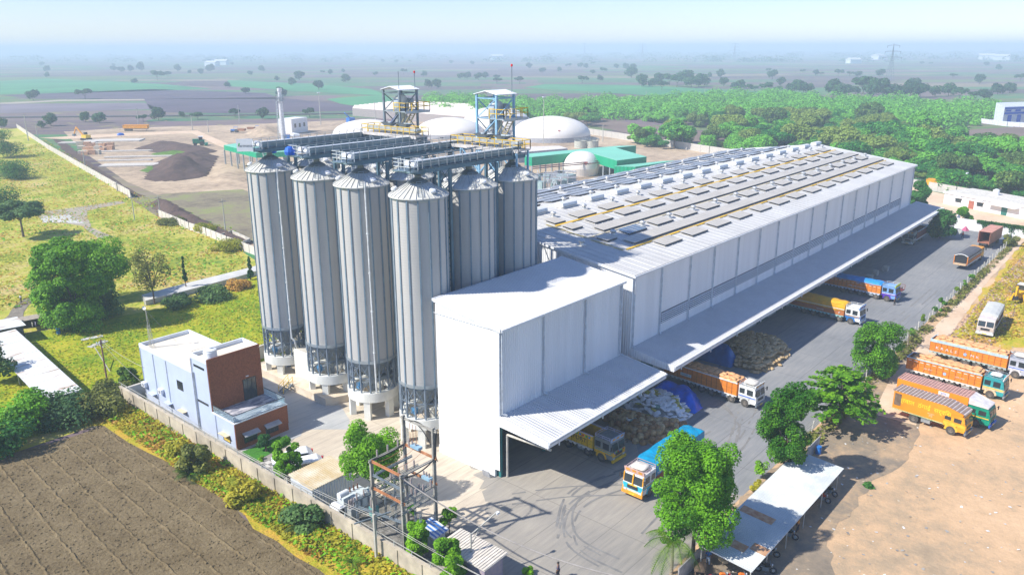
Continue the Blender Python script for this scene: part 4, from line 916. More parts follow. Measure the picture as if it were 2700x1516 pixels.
WOODS = [([(1500, 300), (1545, 278), (1700, 272), (1900, 262), (2080, 258), (2160, 272), (2330, 272), (2470, 282), (2640, 292), (2640, 312), (2560, 335), (2470, 345), (2420, 352), (2300, 362), (2150, 358), (1990, 352), (1830, 336), (1700, 322), (1560, 312)], 9.6),
         ([(1840, 395), (1900, 362), (2060, 352), (2180, 366), (2360, 368), (2420, 354), (2500, 372), (2620, 388), (2770, 392), (2780, 552), (2690, 536), (2560, 512), (2450, 494), (2380, 482), (2180, 420), (2060, 410)], 8.4),
         ([(1640, 374), (1680, 368), (1760, 374), (1840, 384), (1835, 400), (1760, 396), (1690, 382)], 7.5),
         ([(1120, 300), (1130, 272), (1250, 268), (1480, 280), (1545, 318), (1560, 345), (1500, 335), (1440, 318), (1300, 320), (1180, 316)], 9.5)]
for poly, sp in WOODS:
    wp = [G(*q) for q in poly]; xs = [q[0] for q in wp]; ys = [q[1] for q in wp]; x = min(xs)
    while x < max(xs):
        y = min(ys)
        while y < max(ys):
            p = (x+rw.uniform(-.42, .42)*sp, y+rw.uniform(-.42, .42)*sp)
            if inpoly(p, wp) and not (WX0-6 < p[0] < WX1+14 and p[1] < 60): spots.append(p)
            y += sp
        x += sp
def seen(p):          # is the crown clear of the warehouse roof line?
    d = Vector((p[0]-CX, p[1]-CY, 6-CZ)); f = d.dot(_fw); px = 1350+FPX*d.dot(_cr)/f; py = 758-FPX*d.dot(_cu)/f
    if not -40 < px < 2740: return False
    for (x0, y0), (x1, y1) in (((1425, 495), (1934, 390)), ((1934, 390), (2155, 384)), ((2155, 384), (2415, 436)), ((2415, 436), (2416, 545))):
        if x0 <= px < x1 and py > y0+(y1-y0)*(px-x0)/(x1-x0): return False
    return True
spots = [p for p in spots if seen(p)]; spots.sort(key=near)
far = []
for k, p in enumerate(spots):
    s = rw.choice((.5, .7, .85, 1, 1.1, 1.3, 1.5))*rw.uniform(.9, 1.1)*(1.0 if near(p) > 330 else .95); rot = rw.uniform(0, 6); me = WV[rw.randrange(6)]
    if k < 298:
        o = link('woodland_tree', me, None, (p[0], p[1], 0), (0, 0, rot), (s, s, s*rw.uniform(.7, 1.35)))
        tag(o, 'bushy green tree in the dense woodland behind the warehouse', 'tree', 'trees of the woodland')
    else: far.append((p, s, rot))
# the rest of the wood, one mass of leaf clumps
r = random.Random(9); P = []
for p, s, rot in far:
    for _ in range(420):
        d = Vector((r.gauss(0, 1), r.gauss(0, 1), abs(r.gauss(0, 1)))).normalized(); q = 5.6*s*r.uniform(.75, 1.05)
        P.append(((p[0]+d.x*q, p[1]+d.y*q, .6+d.z*q*1.05), tuple(d)))
if P:
    o = link('distant_woodland', leaf_mesh('distant_woodland', P, 1.1, [FOREST], r)); kind(o, 'stuff', 'far part of the green woodland merging into one mass')
# individual trees standing in the fields
ft = [(112, 175, 1), (125, 190, 1), (170, 152, .9), (145, 150, .8), (205, 160, .9), (228, 163, .8), (330, 165, .8), (300, 188, .9), (320, 192, 1), (345, 190, 1), (372, 188, 1.3), (415, 212, 1.7), (443, 205, 1.1), (355, 220, .8), (125, 205, .9),
      (225, 262, 1.2), (88, 266, 1), (468, 190, 1), (500, 195, .8), (530, 197, 1), (555, 190, 1.2), (600, 232, .7), (648, 248, .8), (660, 200, .8), (690, 190, .9), (612, 172, .7), (540, 165, .8), (400, 160, .9), (395, 156, .7), (490, 160, .7), (550, 166, .9),
      (790, 212, 1.5), (770, 226, 1.1), (730, 214, .8), (850, 196, .8), (872, 198, .9), (912, 218, 1.3), (905, 192, .8), (990, 200, .8), (1045, 168, .8), (1065, 196, 1), (1080, 166, .7), (1116, 205, .8), (1010, 165, .8), (960, 166, .7), (1190, 169, .9), (1245, 172, .8), (1120, 200, .9),
      (1130, 232, 1.0), (1152, 234, 1.1), (1215, 210, 1), (1232, 208, 1.1), (1262, 212, 1.1), (1280, 208, 1.1), (1310, 210, .9), (1310, 222, 1), (1370, 222, 1.0), (1385, 161, 1), (1395, 182, 1.1), (1430, 193, 1.2), (1475, 190, .9), (1500, 180, 1), (1530, 180, .9), (1545, 181, .9), (1565, 172, .9), (1535, 221, 1.2), (1562, 196, .9), (1590, 195, 1.2), (1582, 214, .8), (1625, 182, .9), (1650, 184, .9), (1665, 206, 1.9), (1668, 190, 1.5),
      (1692, 230, 1.4), (1720, 230, 1.0), (1745, 238, 1.1), (1738, 222, 1.3), (1765, 226, 1.6), (1785, 230, 1.7), (1805, 222, 1.8), (1822, 232, 1.5), (1842, 230, 1.7), (1856, 228, 1.4), (1870, 207, .9), (1900, 206, 1.3), (1908, 228, 1), (1935, 237, .9), (1950, 236, 1), (1970, 242, 1.0), (1990, 242, .8), (2022, 244, 1.2), (2052, 247, .8), (2058, 228, 1.0), (2085, 244, 1.0), (2100, 246, 1.3), (2118, 246, 1.2), (2132, 244, .9), (2036, 210, 1.3), (2027, 192, .9), (2117, 194, .8),
      (2150, 200, .9), (2165, 200, .8), (2210, 202, 1.2), (2240, 202, 1), (2262, 204, 1), (2320, 204, 1.2), (2195, 252, 1.5), (2213, 256, 1.3), (2232, 252, 1.1), (2255, 248, .9), (2275, 250, 1.9), (2300, 258, 1.7), (2328, 256, 1.8), (2352, 256, 1.2), (2375, 258, 1.3), (2408, 236, 1.3), (2400, 258, 1.4), (2425, 258, 1.4), (2465, 256, 1.1), (2500, 254, 1.2), (2530, 262, 1.1), (2570, 266, 1.0), (2593, 268, 1.0), (2582, 222, 1.1), (2512, 206, .9), (2630, 250, 1.2), (2662, 246, 1.2), (2690, 216, 1.1), (2632, 186, .9), (2455, 172, .7), (2430, 172, .7), (2060, 165, .8), (2340, 167, .7), (2600, 175, .9),
      (135, 333, 1.25), (5, 340, 1.0), (110, 338, .8), (225, 322, 1.0), (262, 325, 1.2), (378, 322, .9), (418, 318, 1.35), (480, 310, .7), (522, 316, 1.1), (620, 310, 1.0), (693, 315, 1.2), (817, 310, 1.1), (742, 256, 1.0), (840, 238, 1.1), (300, 176, .6)]
for k, (x, y, s) in enumerate(ft):
    p = G(x, y); d = near(p); f = s*(1 if d < 700 else 1.25 if d < 1600 else 1.7)*(.8 if y < 300 else .62)
    o = link('field_tree', FV[rw.randrange(5)], None, (p[0], p[1], -.2*f), (0, 0, rw.uniform(0, 6)), (f, f, f*rw.uniform(.85, 1.15)))
    tag(o, 'lone dark tree standing in the open fields' if d < 900 else 'hazy tree far out in the fields', 'tree', 'trees scattered over the near fields' if d < 900 else 'hazy trees far out in the fields')
P = []
for k in range(380):       # tree belts towards the horizon
    x = rw.uniform(-50, 2750); y = rw.choice((139, 141, 143, 146, 149, 153, 158, 164)); p = G(x, y); s = rw.uniform(1, 2.2)*near(p)/1600
    for _ in range(60):
        d = Vector((r.gauss(0, 1), r.gauss(0, 1), abs(r.gauss(0, 1)))).normalized(); q = 6*min(s, 4)
        P.append(((p[0]+d.x*q*1.6, p[1]+d.y*q*1.6, d.z*q*.9), tuple(d)))
o = link('distant_tree_belts', leaf_mesh('distant_tree_belts', P, 5.0, [FIELDT], r)); kind(o, 'stuff', 'hazy belts of trees merging along the horizon')
# ------------------------------------------------------------------ grass and weeds
def tufts(name, poly, n, size, mat, lbl, rnd, hmul=1.0, clump=None):
    xs = [p[0] for p in poly]; ys = [p[1] for p in poly]; P = []
    import mathutils
    while len(P) < n:
        p = (rnd.uniform(min(xs), max(xs)), rnd.uniform(min(ys), max(ys)))
        if not inpoly(p, poly): continue
        if clump and mathutils.noise.noise((p[0]/clump, p[1]/clump, 3.3)) < rnd.uniform(-.35, .25): continue
        P.append(((p[0], p[1], rnd.uniform(.0, size*hmul)), (rnd.gauss(0, .6), rnd.gauss(0, .6), .4)))
    o = link(name, leaf_mesh(name, P, size, [mat], rnd, up=1.6)); kind(o, 'stuff', lbl)
rg = random.Random(3)
verge = [(-20.4, 47), (-16.6, 47), (-16.6, -40), (-20.5, -40)]
tufts('verge_weeds', verge, 17000, .26, leafmat('verge_yellow_leaves', (.40, .40, .03), (.80, .62, .06), .4), 'tangled yellow weeds along the outside of the compound wall', rg, 2.2, 3)
tufts('verge_dry_grass', verge, 6000, .26, DRYB, 'dry orange grass along the outside of the compound wall', rg, 1.6, 4)
tufts('verge_green_weeds', verge, 4500, .28, CONOC, 'green weeds along the outside of the compound wall', rg, 2.4, 2.2)
mead = [G(*p) for p in [(-30, 830), (-30, 430), (120, 370), (330, 500), (640, 620), (650, 740), (420, 760), (120, 800)]]
tufts('meadow_grass', mead, 12000, .4, YELG, 'dry yellow grass of the meadow', rg, .8, 9)
tufts('meadow_dry_grass', mead, 6000, .4, DRYB, 'straw coloured dead grass of the meadow', rg, .8, 7)
tufts('meadow_scrub', mead, 3500, .5, ACAC, 'low olive scrub in the meadow', rg, 1.6, 11)
lw_ = [(-18, 46.8), (-46, 48), (-44, 80), G(440, 815), G(690, 745), (22, 66), (22, 47.2)]
tufts('lawn_grass', lw_, 9000, .3, YELG, 'short yellow green grass behind the office', rg, .6, 5)
tufts('lawn_green_grass', lw_, 4000, .3, ACAC, 'patches of greener grass behind the office', rg, .6, 6)
bank = [(66, -26), (100, -24.4), (150, -23), (180, -30), (120, -44), (84, -34)]
tufts('bank_grass', bank, 7000, .4, YELG, 'yellow grass on the bank beyond the dirt track', rg, .6, 6)
tufts('bank_dry_grass', bank, 5000, .35, DRYB, 'dry brown litter and grass on the bank', rg, .5, 5)
fenceb = [(27, -20.4), (150, -20.4), (150, -21.6), (27, -22.3)]
tufts('fence_weeds', fenceb, 4500, .32, OLIVE, 'dusty weeds at the foot of the fence', rg, 2.0, 2.5)
# ------------------------------------------------------------------ office
PBLUE = mt('pale_blue_plaster', (.50, .57, .72), .75, var=.04, scale=.4)
ROOFB = mt('beige_roof_screed', (.74, .68, .57), .9, var=.06, scale=.4)
FRAME = mt('dark_window_frame', (.04, .04, .045), .5)
of = thing('office_building', 'two storey pale blue office with brown front walls and a glass railed terrace', 'building', (0, 0, 0))
X0, X1 = -14.2, -7.65
b = MB(); b.box(X0, X1, 33.72, 46.7, 0, 6.95); b.box(X0, X1, 30.32, 33.72, 0, 8.95); b.box(X0, X1, 25.84, 30.32, 0, 3.2); b.build('wall', PBLUE, of)
b = MB()
for (y0, y1, zt, h) in ((33.72, 46.7, 6.95, .5), (30.32, 33.72, 8.95, .5)):
    b.box(X0, X0+.2, y0, y1, zt, zt+h); b.box(X1-.2, X1, y0, y1, zt, zt+h); b.box(X0+.2, X1-.2, y1-.2, y1, zt, zt+h)
    if zt > 8: b.box(X0+.2, X1-.2, y0, y0+.15, zt, zt+.2)
b.build('parapet', mt('parapet_paint', (.70, .74, .80), .7, var=.03), of)
b = MB(); b.box(X0+.2, X1-.2, 33.75, 46.5, 6.95, 7.0); b.box(X0+.2, X1-.2, 30.47, 33.5, 8.95, 9.0); b.build('roof', ROOFB, of)
b = MB(); b.box(X0+.04, X1, 30.2, 30.31, 3.25, 9.5); b.box(X0+.02, X1+.03, 25.7, 25.83, 0, 3.2); b.box(X1+.01, X1+.08, 25.7, 30.3, .9, 3.2); b.build('brown_cladding', BRICK, of)
b = MB(); b.box(X0-.05, X1+.1, 25.62, 25.8, 3.2, 3.3); b.box(X0-.05, X0+.1, 25.8, 30.3, 3.2, 3.3); b.box(X1, X1+.12, 25.8, 30.3, 3.2, 3.3); b.build('terrace_edge', WHITE, of)
m, nt_, bs = newmat('patterned_terrace_tile'); br = nt_.nodes.new('ShaderNodeTexBrick'); tc = nt_.nodes.new('ShaderNodeTexCoord'); nt_.links.new(tc.outputs['Object'], br.inputs[0])
br.inputs['Scale'].default_value = 1; br.inputs['Brick Width'].default_value = .62; br.inputs['Row Height'].default_value = .3; br.inputs['Mortar Size'].default_value = .01
br.inputs['Color1'].default_value = (.62, .60, .62, 1); br.inputs['Color2'].default_value = (.13, .15, .22, 1); br.inputs['Mortar'].default_value = (.3, .3, .3, 1); br.inputs['Bias'].default_value = .0
nt_.links.new(br.outputs['Color'], bs.inputs['Base Color']); bs.inputs['Roughness'].default_value = .45
b = MB(); b.box(X0+.1, X1, 25.8, 30.19, 3.2, 3.27); b.build('terrace_floor', m, of)
gm, gt, gb = newmat('railing_glass'); gb.inputs['Transmission Weight'].default_value = .85; gb.inputs['Roughness'].default_value = .03; gb.inputs['Base Color'].default_value = (.75, .9, .95, 1); gb.inputs['IOR'].default_value = 1.1
b = MB(); b.box(X0+.12, X1-.1, 25.86, 25.88, 3.3, 4.1); b.box(X1-.06, X1-.04, 25.9, 30.1, 3.3, 4.1); b.box(X0+.08, X0+.10, 25.9, 30.1, 3.3, 4.1); gl = b.build('glass_railing', gm, of)
b = MB(); b.box(X0+.06, X1, 25.84, 25.9, 4.1, 4.16); b.box(X1-.08, X1-.02, 25.9, 30.15, 4.1, 4.16); b.box(X0+.06, X0+.12, 25.9, 30.15, 4.1, 4.16); b.box(X0+.05, X1, 25.83, 25.91, 3.28, 3.33); b.build('rail_top', FRAME, gl)
def window(par, x, y, z, w, h, ax, mats=(FRAME, GLASS), sill=None, nm='window', bars=1):
    # ax 'y': faces -y at plane y ; 'x': faces -x at plane x ; x/y are the centre
    b = MB(); g = MB(); t = .06
    if ax == 'y':
        b.box(x-w/2-t, x+w/2+t, y-.05, y+.02, z-t, z); b.box(x-w/2-t, x+w/2+t, y-.05, y+.02, z+h, z+h+t); b.box(x-w/2-t, x-w/2, y-.05, y+.02, z, z+h); b.box(x+w/2, x+w/2+t, y-.05, y+.02, z, z+h)
        for k in range(bars): q = x-w/2+w*(k+1)/(bars+1); b.box(q-.025, q+.025, y-.045, y+.02, z, z+h)
        g.box(x-w/2, x+w/2, y-.02, y, z, z+h)
    else:
        b.box(x-.05, x+.02, y-w/2-t, y+w/2+t, z-t, z); b.box(x-.05, x+.02, y-w/2-t, y+w/2+t, z+h, z+h+t); b.box(x-.05, x+.02, y-w/2-t, y-w/2, z, z+h); b.box(x-.05, x+.02, y+w/2, y+w/2+t, z, z+h)
        for k in range(bars): q = y-w/2+w*(k+1)/(bars+1); b.box(x-.045, x+.02, q-.025, q+.025, z, z+h)
        g.box(x-.02, x, y-w/2, y+w/2, z, z+h)
    f = g.build(nm, mats[1], par); b.build('frame', mats[0], f); return f
d = window(of, -9.35, 30.2, 3.3, 1.55, 2.5, 'y', nm='terrace_door', bars=2)
b = MB(); b.box(-9.75, -9.4, 30.12, 30.2, 6.1, 6.2); b.build('wall_lamp', WHITE, of)
for x in (-12.45, -9.75):
    f = window(of, x, 25.7, .62, 1.5, .75, 'y', bars=2)
    b = MB(); b.xprism([(25.05, 1.52), (25.7, 1.75), (25.7, 1.85), (25.05, 1.62)], x-.95, x+.95); b.build('sunshade', mt('grey_sunshade', (.42, .43, .46), .6), f)
window(of, X0, 37.1, 4.05, 1.2, 1.0, 'x', bars=2)
f = window(of, X0, 27.6, .6, 1.3, .7, 'x', mats=(FRAME, mt('yellow_blind', (.75, .55, .10), .7)), bars=0); b = MB(); b.box(X0-.55, X0, 26.9, 28.5, 1.45, 1.52); b.build('sunshade', mt('cream_sunshade', (.72, .60, .38), .7), f)
for k, (y, z) in enumerate(((44.3, 1.55), (40.3, 1.5), (36.9, 1.5))):
    b = MB(); b.box(X0-.55, X0, y-.7, y+.7, z-.07, z); b.build('sunshade', mt('cream_sunshade', None) if k == 2 else PBLUE, of)
for y, z in ((46.2, 1.9), (41.9, 2.2)):
    c = MB(); c.box(X0-.42, X0-.05, y-.42, y+.42, z, z+.6); a = c.build('air_conditioner', WHITE, of)
    c = MB(); c.cyl((X0-.42, y-.05, z+.3), (X0-.44, y-.05, z+.3), .22, n=16); c.build('fan_grille', mt('fan_grey', (.30, .31, .32), .6), a)
for z in (8.05, 3.75):
    b = MB(); b.box(X0-.03, X0+.01, 30.9, 33.2, z, z+.28); b.build('slit_window', GLASS, of)
for y in (33.62, 33.45, 33.3):
    b = MB(); b.cyl((X0-.1, y, .1), (X0-.1, y, 7.3 if y < 33.5 else 8.9), .05, n=8); b.build('pipe', mt('pipe_grey', (.42, .46, .52), .5), of)
for y in (43.2, 40.0, 46.5, 29.6):
    b = MB(); b.cyl((X0-.06, y, .1), (X0-.06, y, 6.9 if y > 34 else 3.1), .035, n=8); b.build('pipe', mt('pipe_grey', None), of)
b = MB(); pr = [(.74, 0)]
for k in range(7): pr += [(.74, .06+k*.15), (.69, .10+k*.15), (.69, .15+k*.15)]
pr += [(.70, 1.15), (.30, 1.30), (.26, 1.42), (0, 1.42)]
b.lathe(pr, 28); o = b.build('water_tank', mt('tank_white', (.80, .82, .84), .45, var=.02), None, loc=(X0+1.15, 31.35, 9.0)); tag(o, 'white ribbed water tank on the office roof', 'water tank')
# masts on the office roof and behind
def lattice(mb, p, q, w, n, r=.035):
    p, q = Vector(p), Vector(q); off = [Vector((w*math.cos(a), w*math.sin(a), 0)) for a in (0, 2.1, 4.2)]
    for o_ in off: mb.bar(p+o_, q+o_*.5, r)
    for k in range(n):
        a, b_ = p.lerp(q, k/n), p.lerp(q, (k+1)/n); s = 1-.5*k/n
        for i in range(3): mb.bar(a+off[i]*s, b_+off[(i+1) % 3]*s, r*.7)
t = thing('antenna_mast', 'thin lattice antenna mast with a dish behind the office roof', 'mast', (X0+.9, 45.2, 7.0))
b = MB(); lattice(b, (0, 0, 0), (-.1, 0, 3.0), .3, 8); b.bar((-.1, 0, 3), (-.12, 0, 6.6), .05)
for k in range(9): b.bar((-.2, 0, 3.2+k*.3), (.0, 0, 3.2+k*.3), .03)
for a in (0, 2.1, 4.2): b.bar((-.1, 0, 4.8), (2*math.cos(a)+.8, .8*math.sin(a)-.8, .1), .02)
b.build('mast', POLE, t)
b = MB(); b.lathe([(0, 0), (.14, .03), (.24, .10)], 12); d = b.build('dish', WHITE, t, loc=(-.25, -.1, 5.2)); d.rotation_euler = (R(80), 0, R(-60))
t = thing('roof_antenna', 'thin wire antenna frame on the lower office roof', 'antenna', (X0+.6, 34.4, 6.95))
b = MB(); b.bar((0, 0, 0), (0, 0, 2.4), .04); b.bar((1.6, 0, 0), (1.6, 0, 2.4), .04); b.bar((0, 0, 2.4), (1.6, 0, 2.4), .03); b.build('pole', POLE, t)
# garden and tiles by the office
sheet('lawn', wavy([(-14.0, 25.2), (-9.2, 25.2), (-9.3, 22.6), (-14.6, 22.2)], .1, 1, rnd), .062, mt('lawn_green', (.05, .22, .015), .9, var=.2, scale=4, bump=.02))
tree('hedge', 'bright yellow green clipped hedge along the little lawn', 'hedge', (-13.6, 21.9), .45, .5, CONOC, 500, .12, rt, nl=5, trunk=.1, z0f=0, tr=.02)
m2, nt_, bs = newmat('chequer_paving'); ck = nt_.nodes.new('ShaderNodeTexChecker'); tc = nt_.nodes.new('ShaderNodeTexCoord'); nt_.links.new(tc.outputs['Object'], ck.inputs[0]); ck.inputs['Scale'].default_value = 1.6
ck.inputs['Color1'].default_value = (.55, .52, .48, 1); ck.inputs['Color2'].default_value = (.20, .19, .18, 1); nt_.links.new(ck.outputs[0], bs.inputs['Base Color']); bs.inputs['Roughness'].default_value = .8
sheet('paved_strip', [(-15.9, 13.5), (-15.9, 21.5), (-13.2, 21.5), (-12.5, 13.5)], .062, m2)
# ------------------------------------------------------------------ compound wall with barbed wire posts
t = thing('compound_wall', 'long stained plaster boundary wall topped with wire posts along the ploughed field', 'wall', (-16.4, 0, 0))
b = MB(); b.box(-.12, .12, -40, 48.6, 0, 1.9); b.box(-.17, .17, -40, 48.6, 1.9, 1.98); b.build('wall', OLDWALL, t)
b = MB()
for k in range(30): y = 48-k*3; b.box(-.2, -.12, y-.15, y+.15, 0, 1.89)
b.build('buttress', OLDWALL, t)
for k in range(40):
    y = 48-k*2.2; b = MB() if k == 0 else b
    if k == 0: b.bar((0, 0, 1.98), (0, 0, 2.45), .045); b.bar((0, 0, 2.45), (-.3, 0, 2.8), .045); wp = b.mesh('wire_post', mt('post_grey', (.45, .50, .52), .5))
    link('wire_post', wp, t, (0, y, 0))
b = MB()
for (x, z) in ((0, 2.15), (0, 2.4), (-.15, 2.6), (-.29, 2.78)): b.bar((x, -38, z), (x, 48, z), .018)
b.build('barbed_wire', POLE, t)
t = thing('boundary_wall', 'grey boundary wall running behind the office towards the leftmost silo', 'wall', (0, 0, 0)); b = MB(); b.box(-16.4, 23, 47.4, 47.6, 0, 1.9); b.build('wall', mt('weathered_wall', (.55, .55, .50), .9, scale=.6, col2=(.40, .40, .37)), t); b = MB(); b.box(-16.45, 23, 47.32, 47.68, 1.9, 1.97); b.build('coping', CONC, t)
# ------------------------------------------------------------------ switchyard
sheet('gravel_bed', [(-16.1, -5.5), (-16.1, 8.8), (-10.0, 8.8), (-9.6, -4.5)], .055, soilmat('grey_gravel', [(.36, (.10, .10, .095)), (.5, (.20, .19, .17)), (.62, (.34, .32, .29))], 2.2, .1, 9))
t = thing('switchgear_shed', 'corrugated grey shed with a yellowing sheet roof beside the transformer', 'shed', (-15.9, 9.5, 0))
SHS = corr('shed_sheet', (.66, .70, .74), 0, .32, .06, .45, .1)
b = MB(); b.box(0, 4.7, 0, 3.5, 0, 2.3); b.build('wall', SHS, t)
b = MB(); b.xprism([(-.15, 2.36), (3.65, 2.62), (3.65, 2.68), (-.15, 2.42)], -.15, 4.85)
x = 0
while x < 4.8: b.bar((x, -.15, 2.44), (x, 3.65, 2.70), .09, .05); x += .24
b.build('roof', mt('stained_sheet_roof', (.66, .60, .48), .6, scale=.5, col2=(.52, .40, .22)), t)
t = thing('transformer', 'big pale grey transformer with radiator tanks next to the corrugated shed', 'transformer', (-13.7, 7.0, .1))
b = MB(); b.box(-1.6, 3.1, -1.2, 1.1, -.1, .12); b.build('plinth', CONC, t)
TP = mt('transformer_paint', (.62, .68, .72), .4, var=.06)
b = MB(); b.box(-.7, 1.9, -.2, .8, .2, 1.6); b.build('tank', TP, t)
for k in range(3):
    b = MB()
    for q in range(5): b.box(0+k*.85, .6+k*.85, -1.02+q*.16, -.94+q*.16, .35, 1.65)
    b.box(0+k*.85, .6+k*.85, -1.0, -.3, 1.6, 1.72); b.build('radiator', TP, t)
b = MB(); b.cyl((-1.2, -.2, 2.2), (-.2, -.2, 2.2), .3, n=16); b.bar((-1, -.2, 2), (-1, -.2, 1.6), .1); b.build('conservator', WHITE, t)
b = MB(); b.cyl((-1.35, -.7, .9), (-1.35, .5, .9), .5, n=20); b.box(-1.75, -.95, -.85, -.7, .4, 1.3); b.build('end_tank', WHITE, t)
b = MB(); b.box(-1.6, -1.15, -.88, -.84, .6, 1.15); b.build('gauge_panel', FRAME, t)
for k in range(4):
    b = MB(); b.cyl((.1+k*.45, .4, 1.6), (.1+k*.45, .4, 2.1), .09, .06, 8); b.build('bushing', mt('brown_insulator', (.18, .07, .04), .4), t)
INS = mt('porcelain_grey', (.36, .30, .28), .35)
def breaker(x, y, lbl, col):
    t = thing('circuit_breaker', lbl, 'switchgear', (x, y, 0))
    b = MB(); b.box(-.35, .35, -.3, .3, .7, 1.6); b.bar((-.3, 0, 0), (-.3, 0, .7), .08); b.bar((.3, 0, 0), (.3, 0, .7), .08); b.build('cabinet', col, t)
    for dx in (-.28, 0, .28):
        b = MB()
        for q in range(6): b.cyl((dx, 0, 1.6+q*.15), (dx, 0, 1.72+q*.15), .11, .07, 10)
        b.build('insulator', INS, t)
breaker(-13.2, 3.9, 'green cabinet breaker with brown insulators in the gravel bed', mt('breaker_green', (.14, .38, .36), .5))
breaker(-14.6, 5.3, 'grey cabinet breaker nearest the transformer', mt('breaker_grey', (.45, .47, .46), .5))
t = thing('switchyard_structure', 'pole structure of steel beams, insulators and cables over the gravel bed', 'switchyard', (0, 0, 0))
for (x, y, h) in ((-11.2, 1.5, 10.8), (-11.2, -2.3, 10.8), (-14.9, -2.2, 7.9), (-14.9, 1.7, 7.9)):
    b = MB(); b.box(x-.16, x-.05, y-.09, y+.09, 0, h); b.box(x+.05, x+.16, y-.09, y+.09, 0, h)
    z = .8
    while z < h: b.box(x-.05, x+.05, y-.07, y+.07, z, z+.12); z += 1.1
    b.build('pole', mt('weathered_concrete_pole', (.38, .36, .31), .8, var=.2), t)
RB = mt('rusty_beam', (.50, .21, .09), .75, var=.2)
def beam(p, q, m, nm='beam'):
    b = MB(); b.bar(p, q, .13, .09); b.bar((p[0], p[1], p[2]+.16), (q[0], q[1], q[2]+.16), .06); b.build(nm, m, t)
beam((-14.9, 1.7, 7.7), (-14.9, -2.3, 7.7), RB); beam((-14.9, 1.9, 5.1), (-14.9, -2.5, 5.1), RB); beam((-11.2, 1.8, 7.9), (-11.2, -2.6, 7.9), RB); beam((-11.2, 1.8, 5.4), (-11.2, -2.6, 5.4), RB); beam((-11.2, 1.9, 10.5), (-11.2, -2.7, 10.5), mt('dull_steel_beam', (.40, .38, .33), .7))
for (x, y, h) in ((-13.0, 1.0, 5.6), (-13.0, -1.6, 5.6), (-15.3, 3.6, 3.4), (-12.2, 3.4, 3.4), (-14.2, -3.6, 4.4)):
    b = MB(); b.bar((x-.08, y, 0), (x-.08, y, h), .06); b.bar((x+.08, y, 0), (x+.08, y, h), .06); z = .4
    while z < h: b.bar((x-.08, y, z), (x+.08, y, z+.35), .04); z += .5
    b.build('lattice_post', DSTEEL, t)
for p, q in (((-15.6, 3.6, 3.3), (-11.9, 3.4, 3.3)), ((-13, 1.6, 5.6), (-13, -2.2, 5.6)), ((-15.3, 3.9, 2.6), (-14.2, -3.9, 2.9)), ((-15.2, -1, 4.5), (-11, -1, 4.5)), ((-15.2, .8, 6.9), (-11, .8, 6.9)), ((-14.9, 1.9, 6.4), (-14.9, -2.5, 6.4)), ((-12.2, 3.6, 2.4), (-11.2, 1.5, 2.6))): beam(p, q, DSTEEL)
for y in (1.7, -2.3):
    for z in (7.75, 5.2, 4.2): beam((-15.2, y, z), (-10.9, y, z), mt('dull_steel_beam', None))
beam((-15.2, 0, 6.3), (-11, 0, 6.3), mt('dull_steel_beam', None)); beam((-15, -.5, 3.2), (-11, -.5, 3.2), mt('dull_steel_beam', None))
isl = MB()
for q in range(5): isl.cyl((0, 0, .0+q*.13), (0, 0, .10+q*.13), .10, .06, 8)
ime = isl.mesh('insulator', INS)
for (x, y, z) in [(-14.2+k*1.2, 1.7, 7.95) for k in range(3)]+[(-14.2+k*.9, .0, 6.4) for k in range(4)]+[(-14.4+k*.9, -2.3, 5.35) for k in range(4)]+[(-15.3+k*.8, 3.55, 3.4) for k in range(5)]+[(-13, 1.2-k*.8, 5.7) for k in range(4)]+[(-14.6+k*.9, -1, 4.6) for k in range(4)]+[(-11.2, .9-k*.45, 8.0) for k in range(3)]+[(-11.2, -.9-k*.35, 5.55) for k in range(3)]: link('insulator', ime, t, (x, y, z))
b = MB(); b.box(-11.45, -10.95, -.6, .5, 8.1, 8.35); b.box(-11.5, -11.0, -1.9, -.9, 5.55, 5.8); b.build('metering_unit', mt('breaker_blue', (.30, .48, .60), .5), t)
def catenary(p, q, sag, n=14):
    p, q = Vector(p), Vector(q); return [p.lerp(q, k/n)-Vector((0, 0, sag*4*(k/n)*(1-k/n))) for k in range(n+1)]
b = MB()
b.tube(catenary((-11.2, .8, 10.5), (-11.1, -2.3, 9.8), -.5), .06, 5); b.tube(catenary((-11.2, .6, 10.4), (-11.0, -2.5, 7.6), -1.0), .05, 5); b.tube(catenary((-11.0, -2.5, 10.3), (-11.2, -2.5, 7.6), -.6, 10), .06, 5)
b.tube(catenary((-14.9, -2.2, 7.6), (-11.1, -2.4, 8.0), .5), .06, 5); b.tube(catenary((-14.9, 1.6, 7.9), (-11.2, 1.5, 8.0), .15), .06, 5)
b.build('cable', BLACK, t)
b = MB()
for k in range(3): b.tube(catenary((-11.2, .7-.4*k, 10.3), (-11.2, .7-.4*k, 8.6), .0, 3), .03, 4); b.tube(catenary((-14.9+.0, 1.2-k, 7.8), (-11.2, 1.1-k, 8.1), .3), .02, 4)
b.build('dropper_wire', mt('orange_sleeve', (.55, .18, .08), .6), t)
b = MB(); b.tube(catenary((-14.9, -2.3, 7.6), G3(1620, 1516, 5.0), 1.2, 26), .06, 6); o = b.build('overhead_cable', mt('cable_grey', (.34, .31, .28), .7)); tag(o, 'thick sagging overhead cable crossing the yard to the bottom edge', 'cable')
t = thing('utility_pole', 'concrete pole with a slanting cross arm just outside the compound wall', 'utility pole', (-17.0, -.9, 0))
b = MB(); b.box(-.1, .1, -.1, .1, 0, 4.6); b.build('pole', POLE, t); b = MB(); b.bar((-1.4, .9, 4.0), (1.6, -.3, 4.2), .1); b.build('cross_arm', DSTEEL, t)
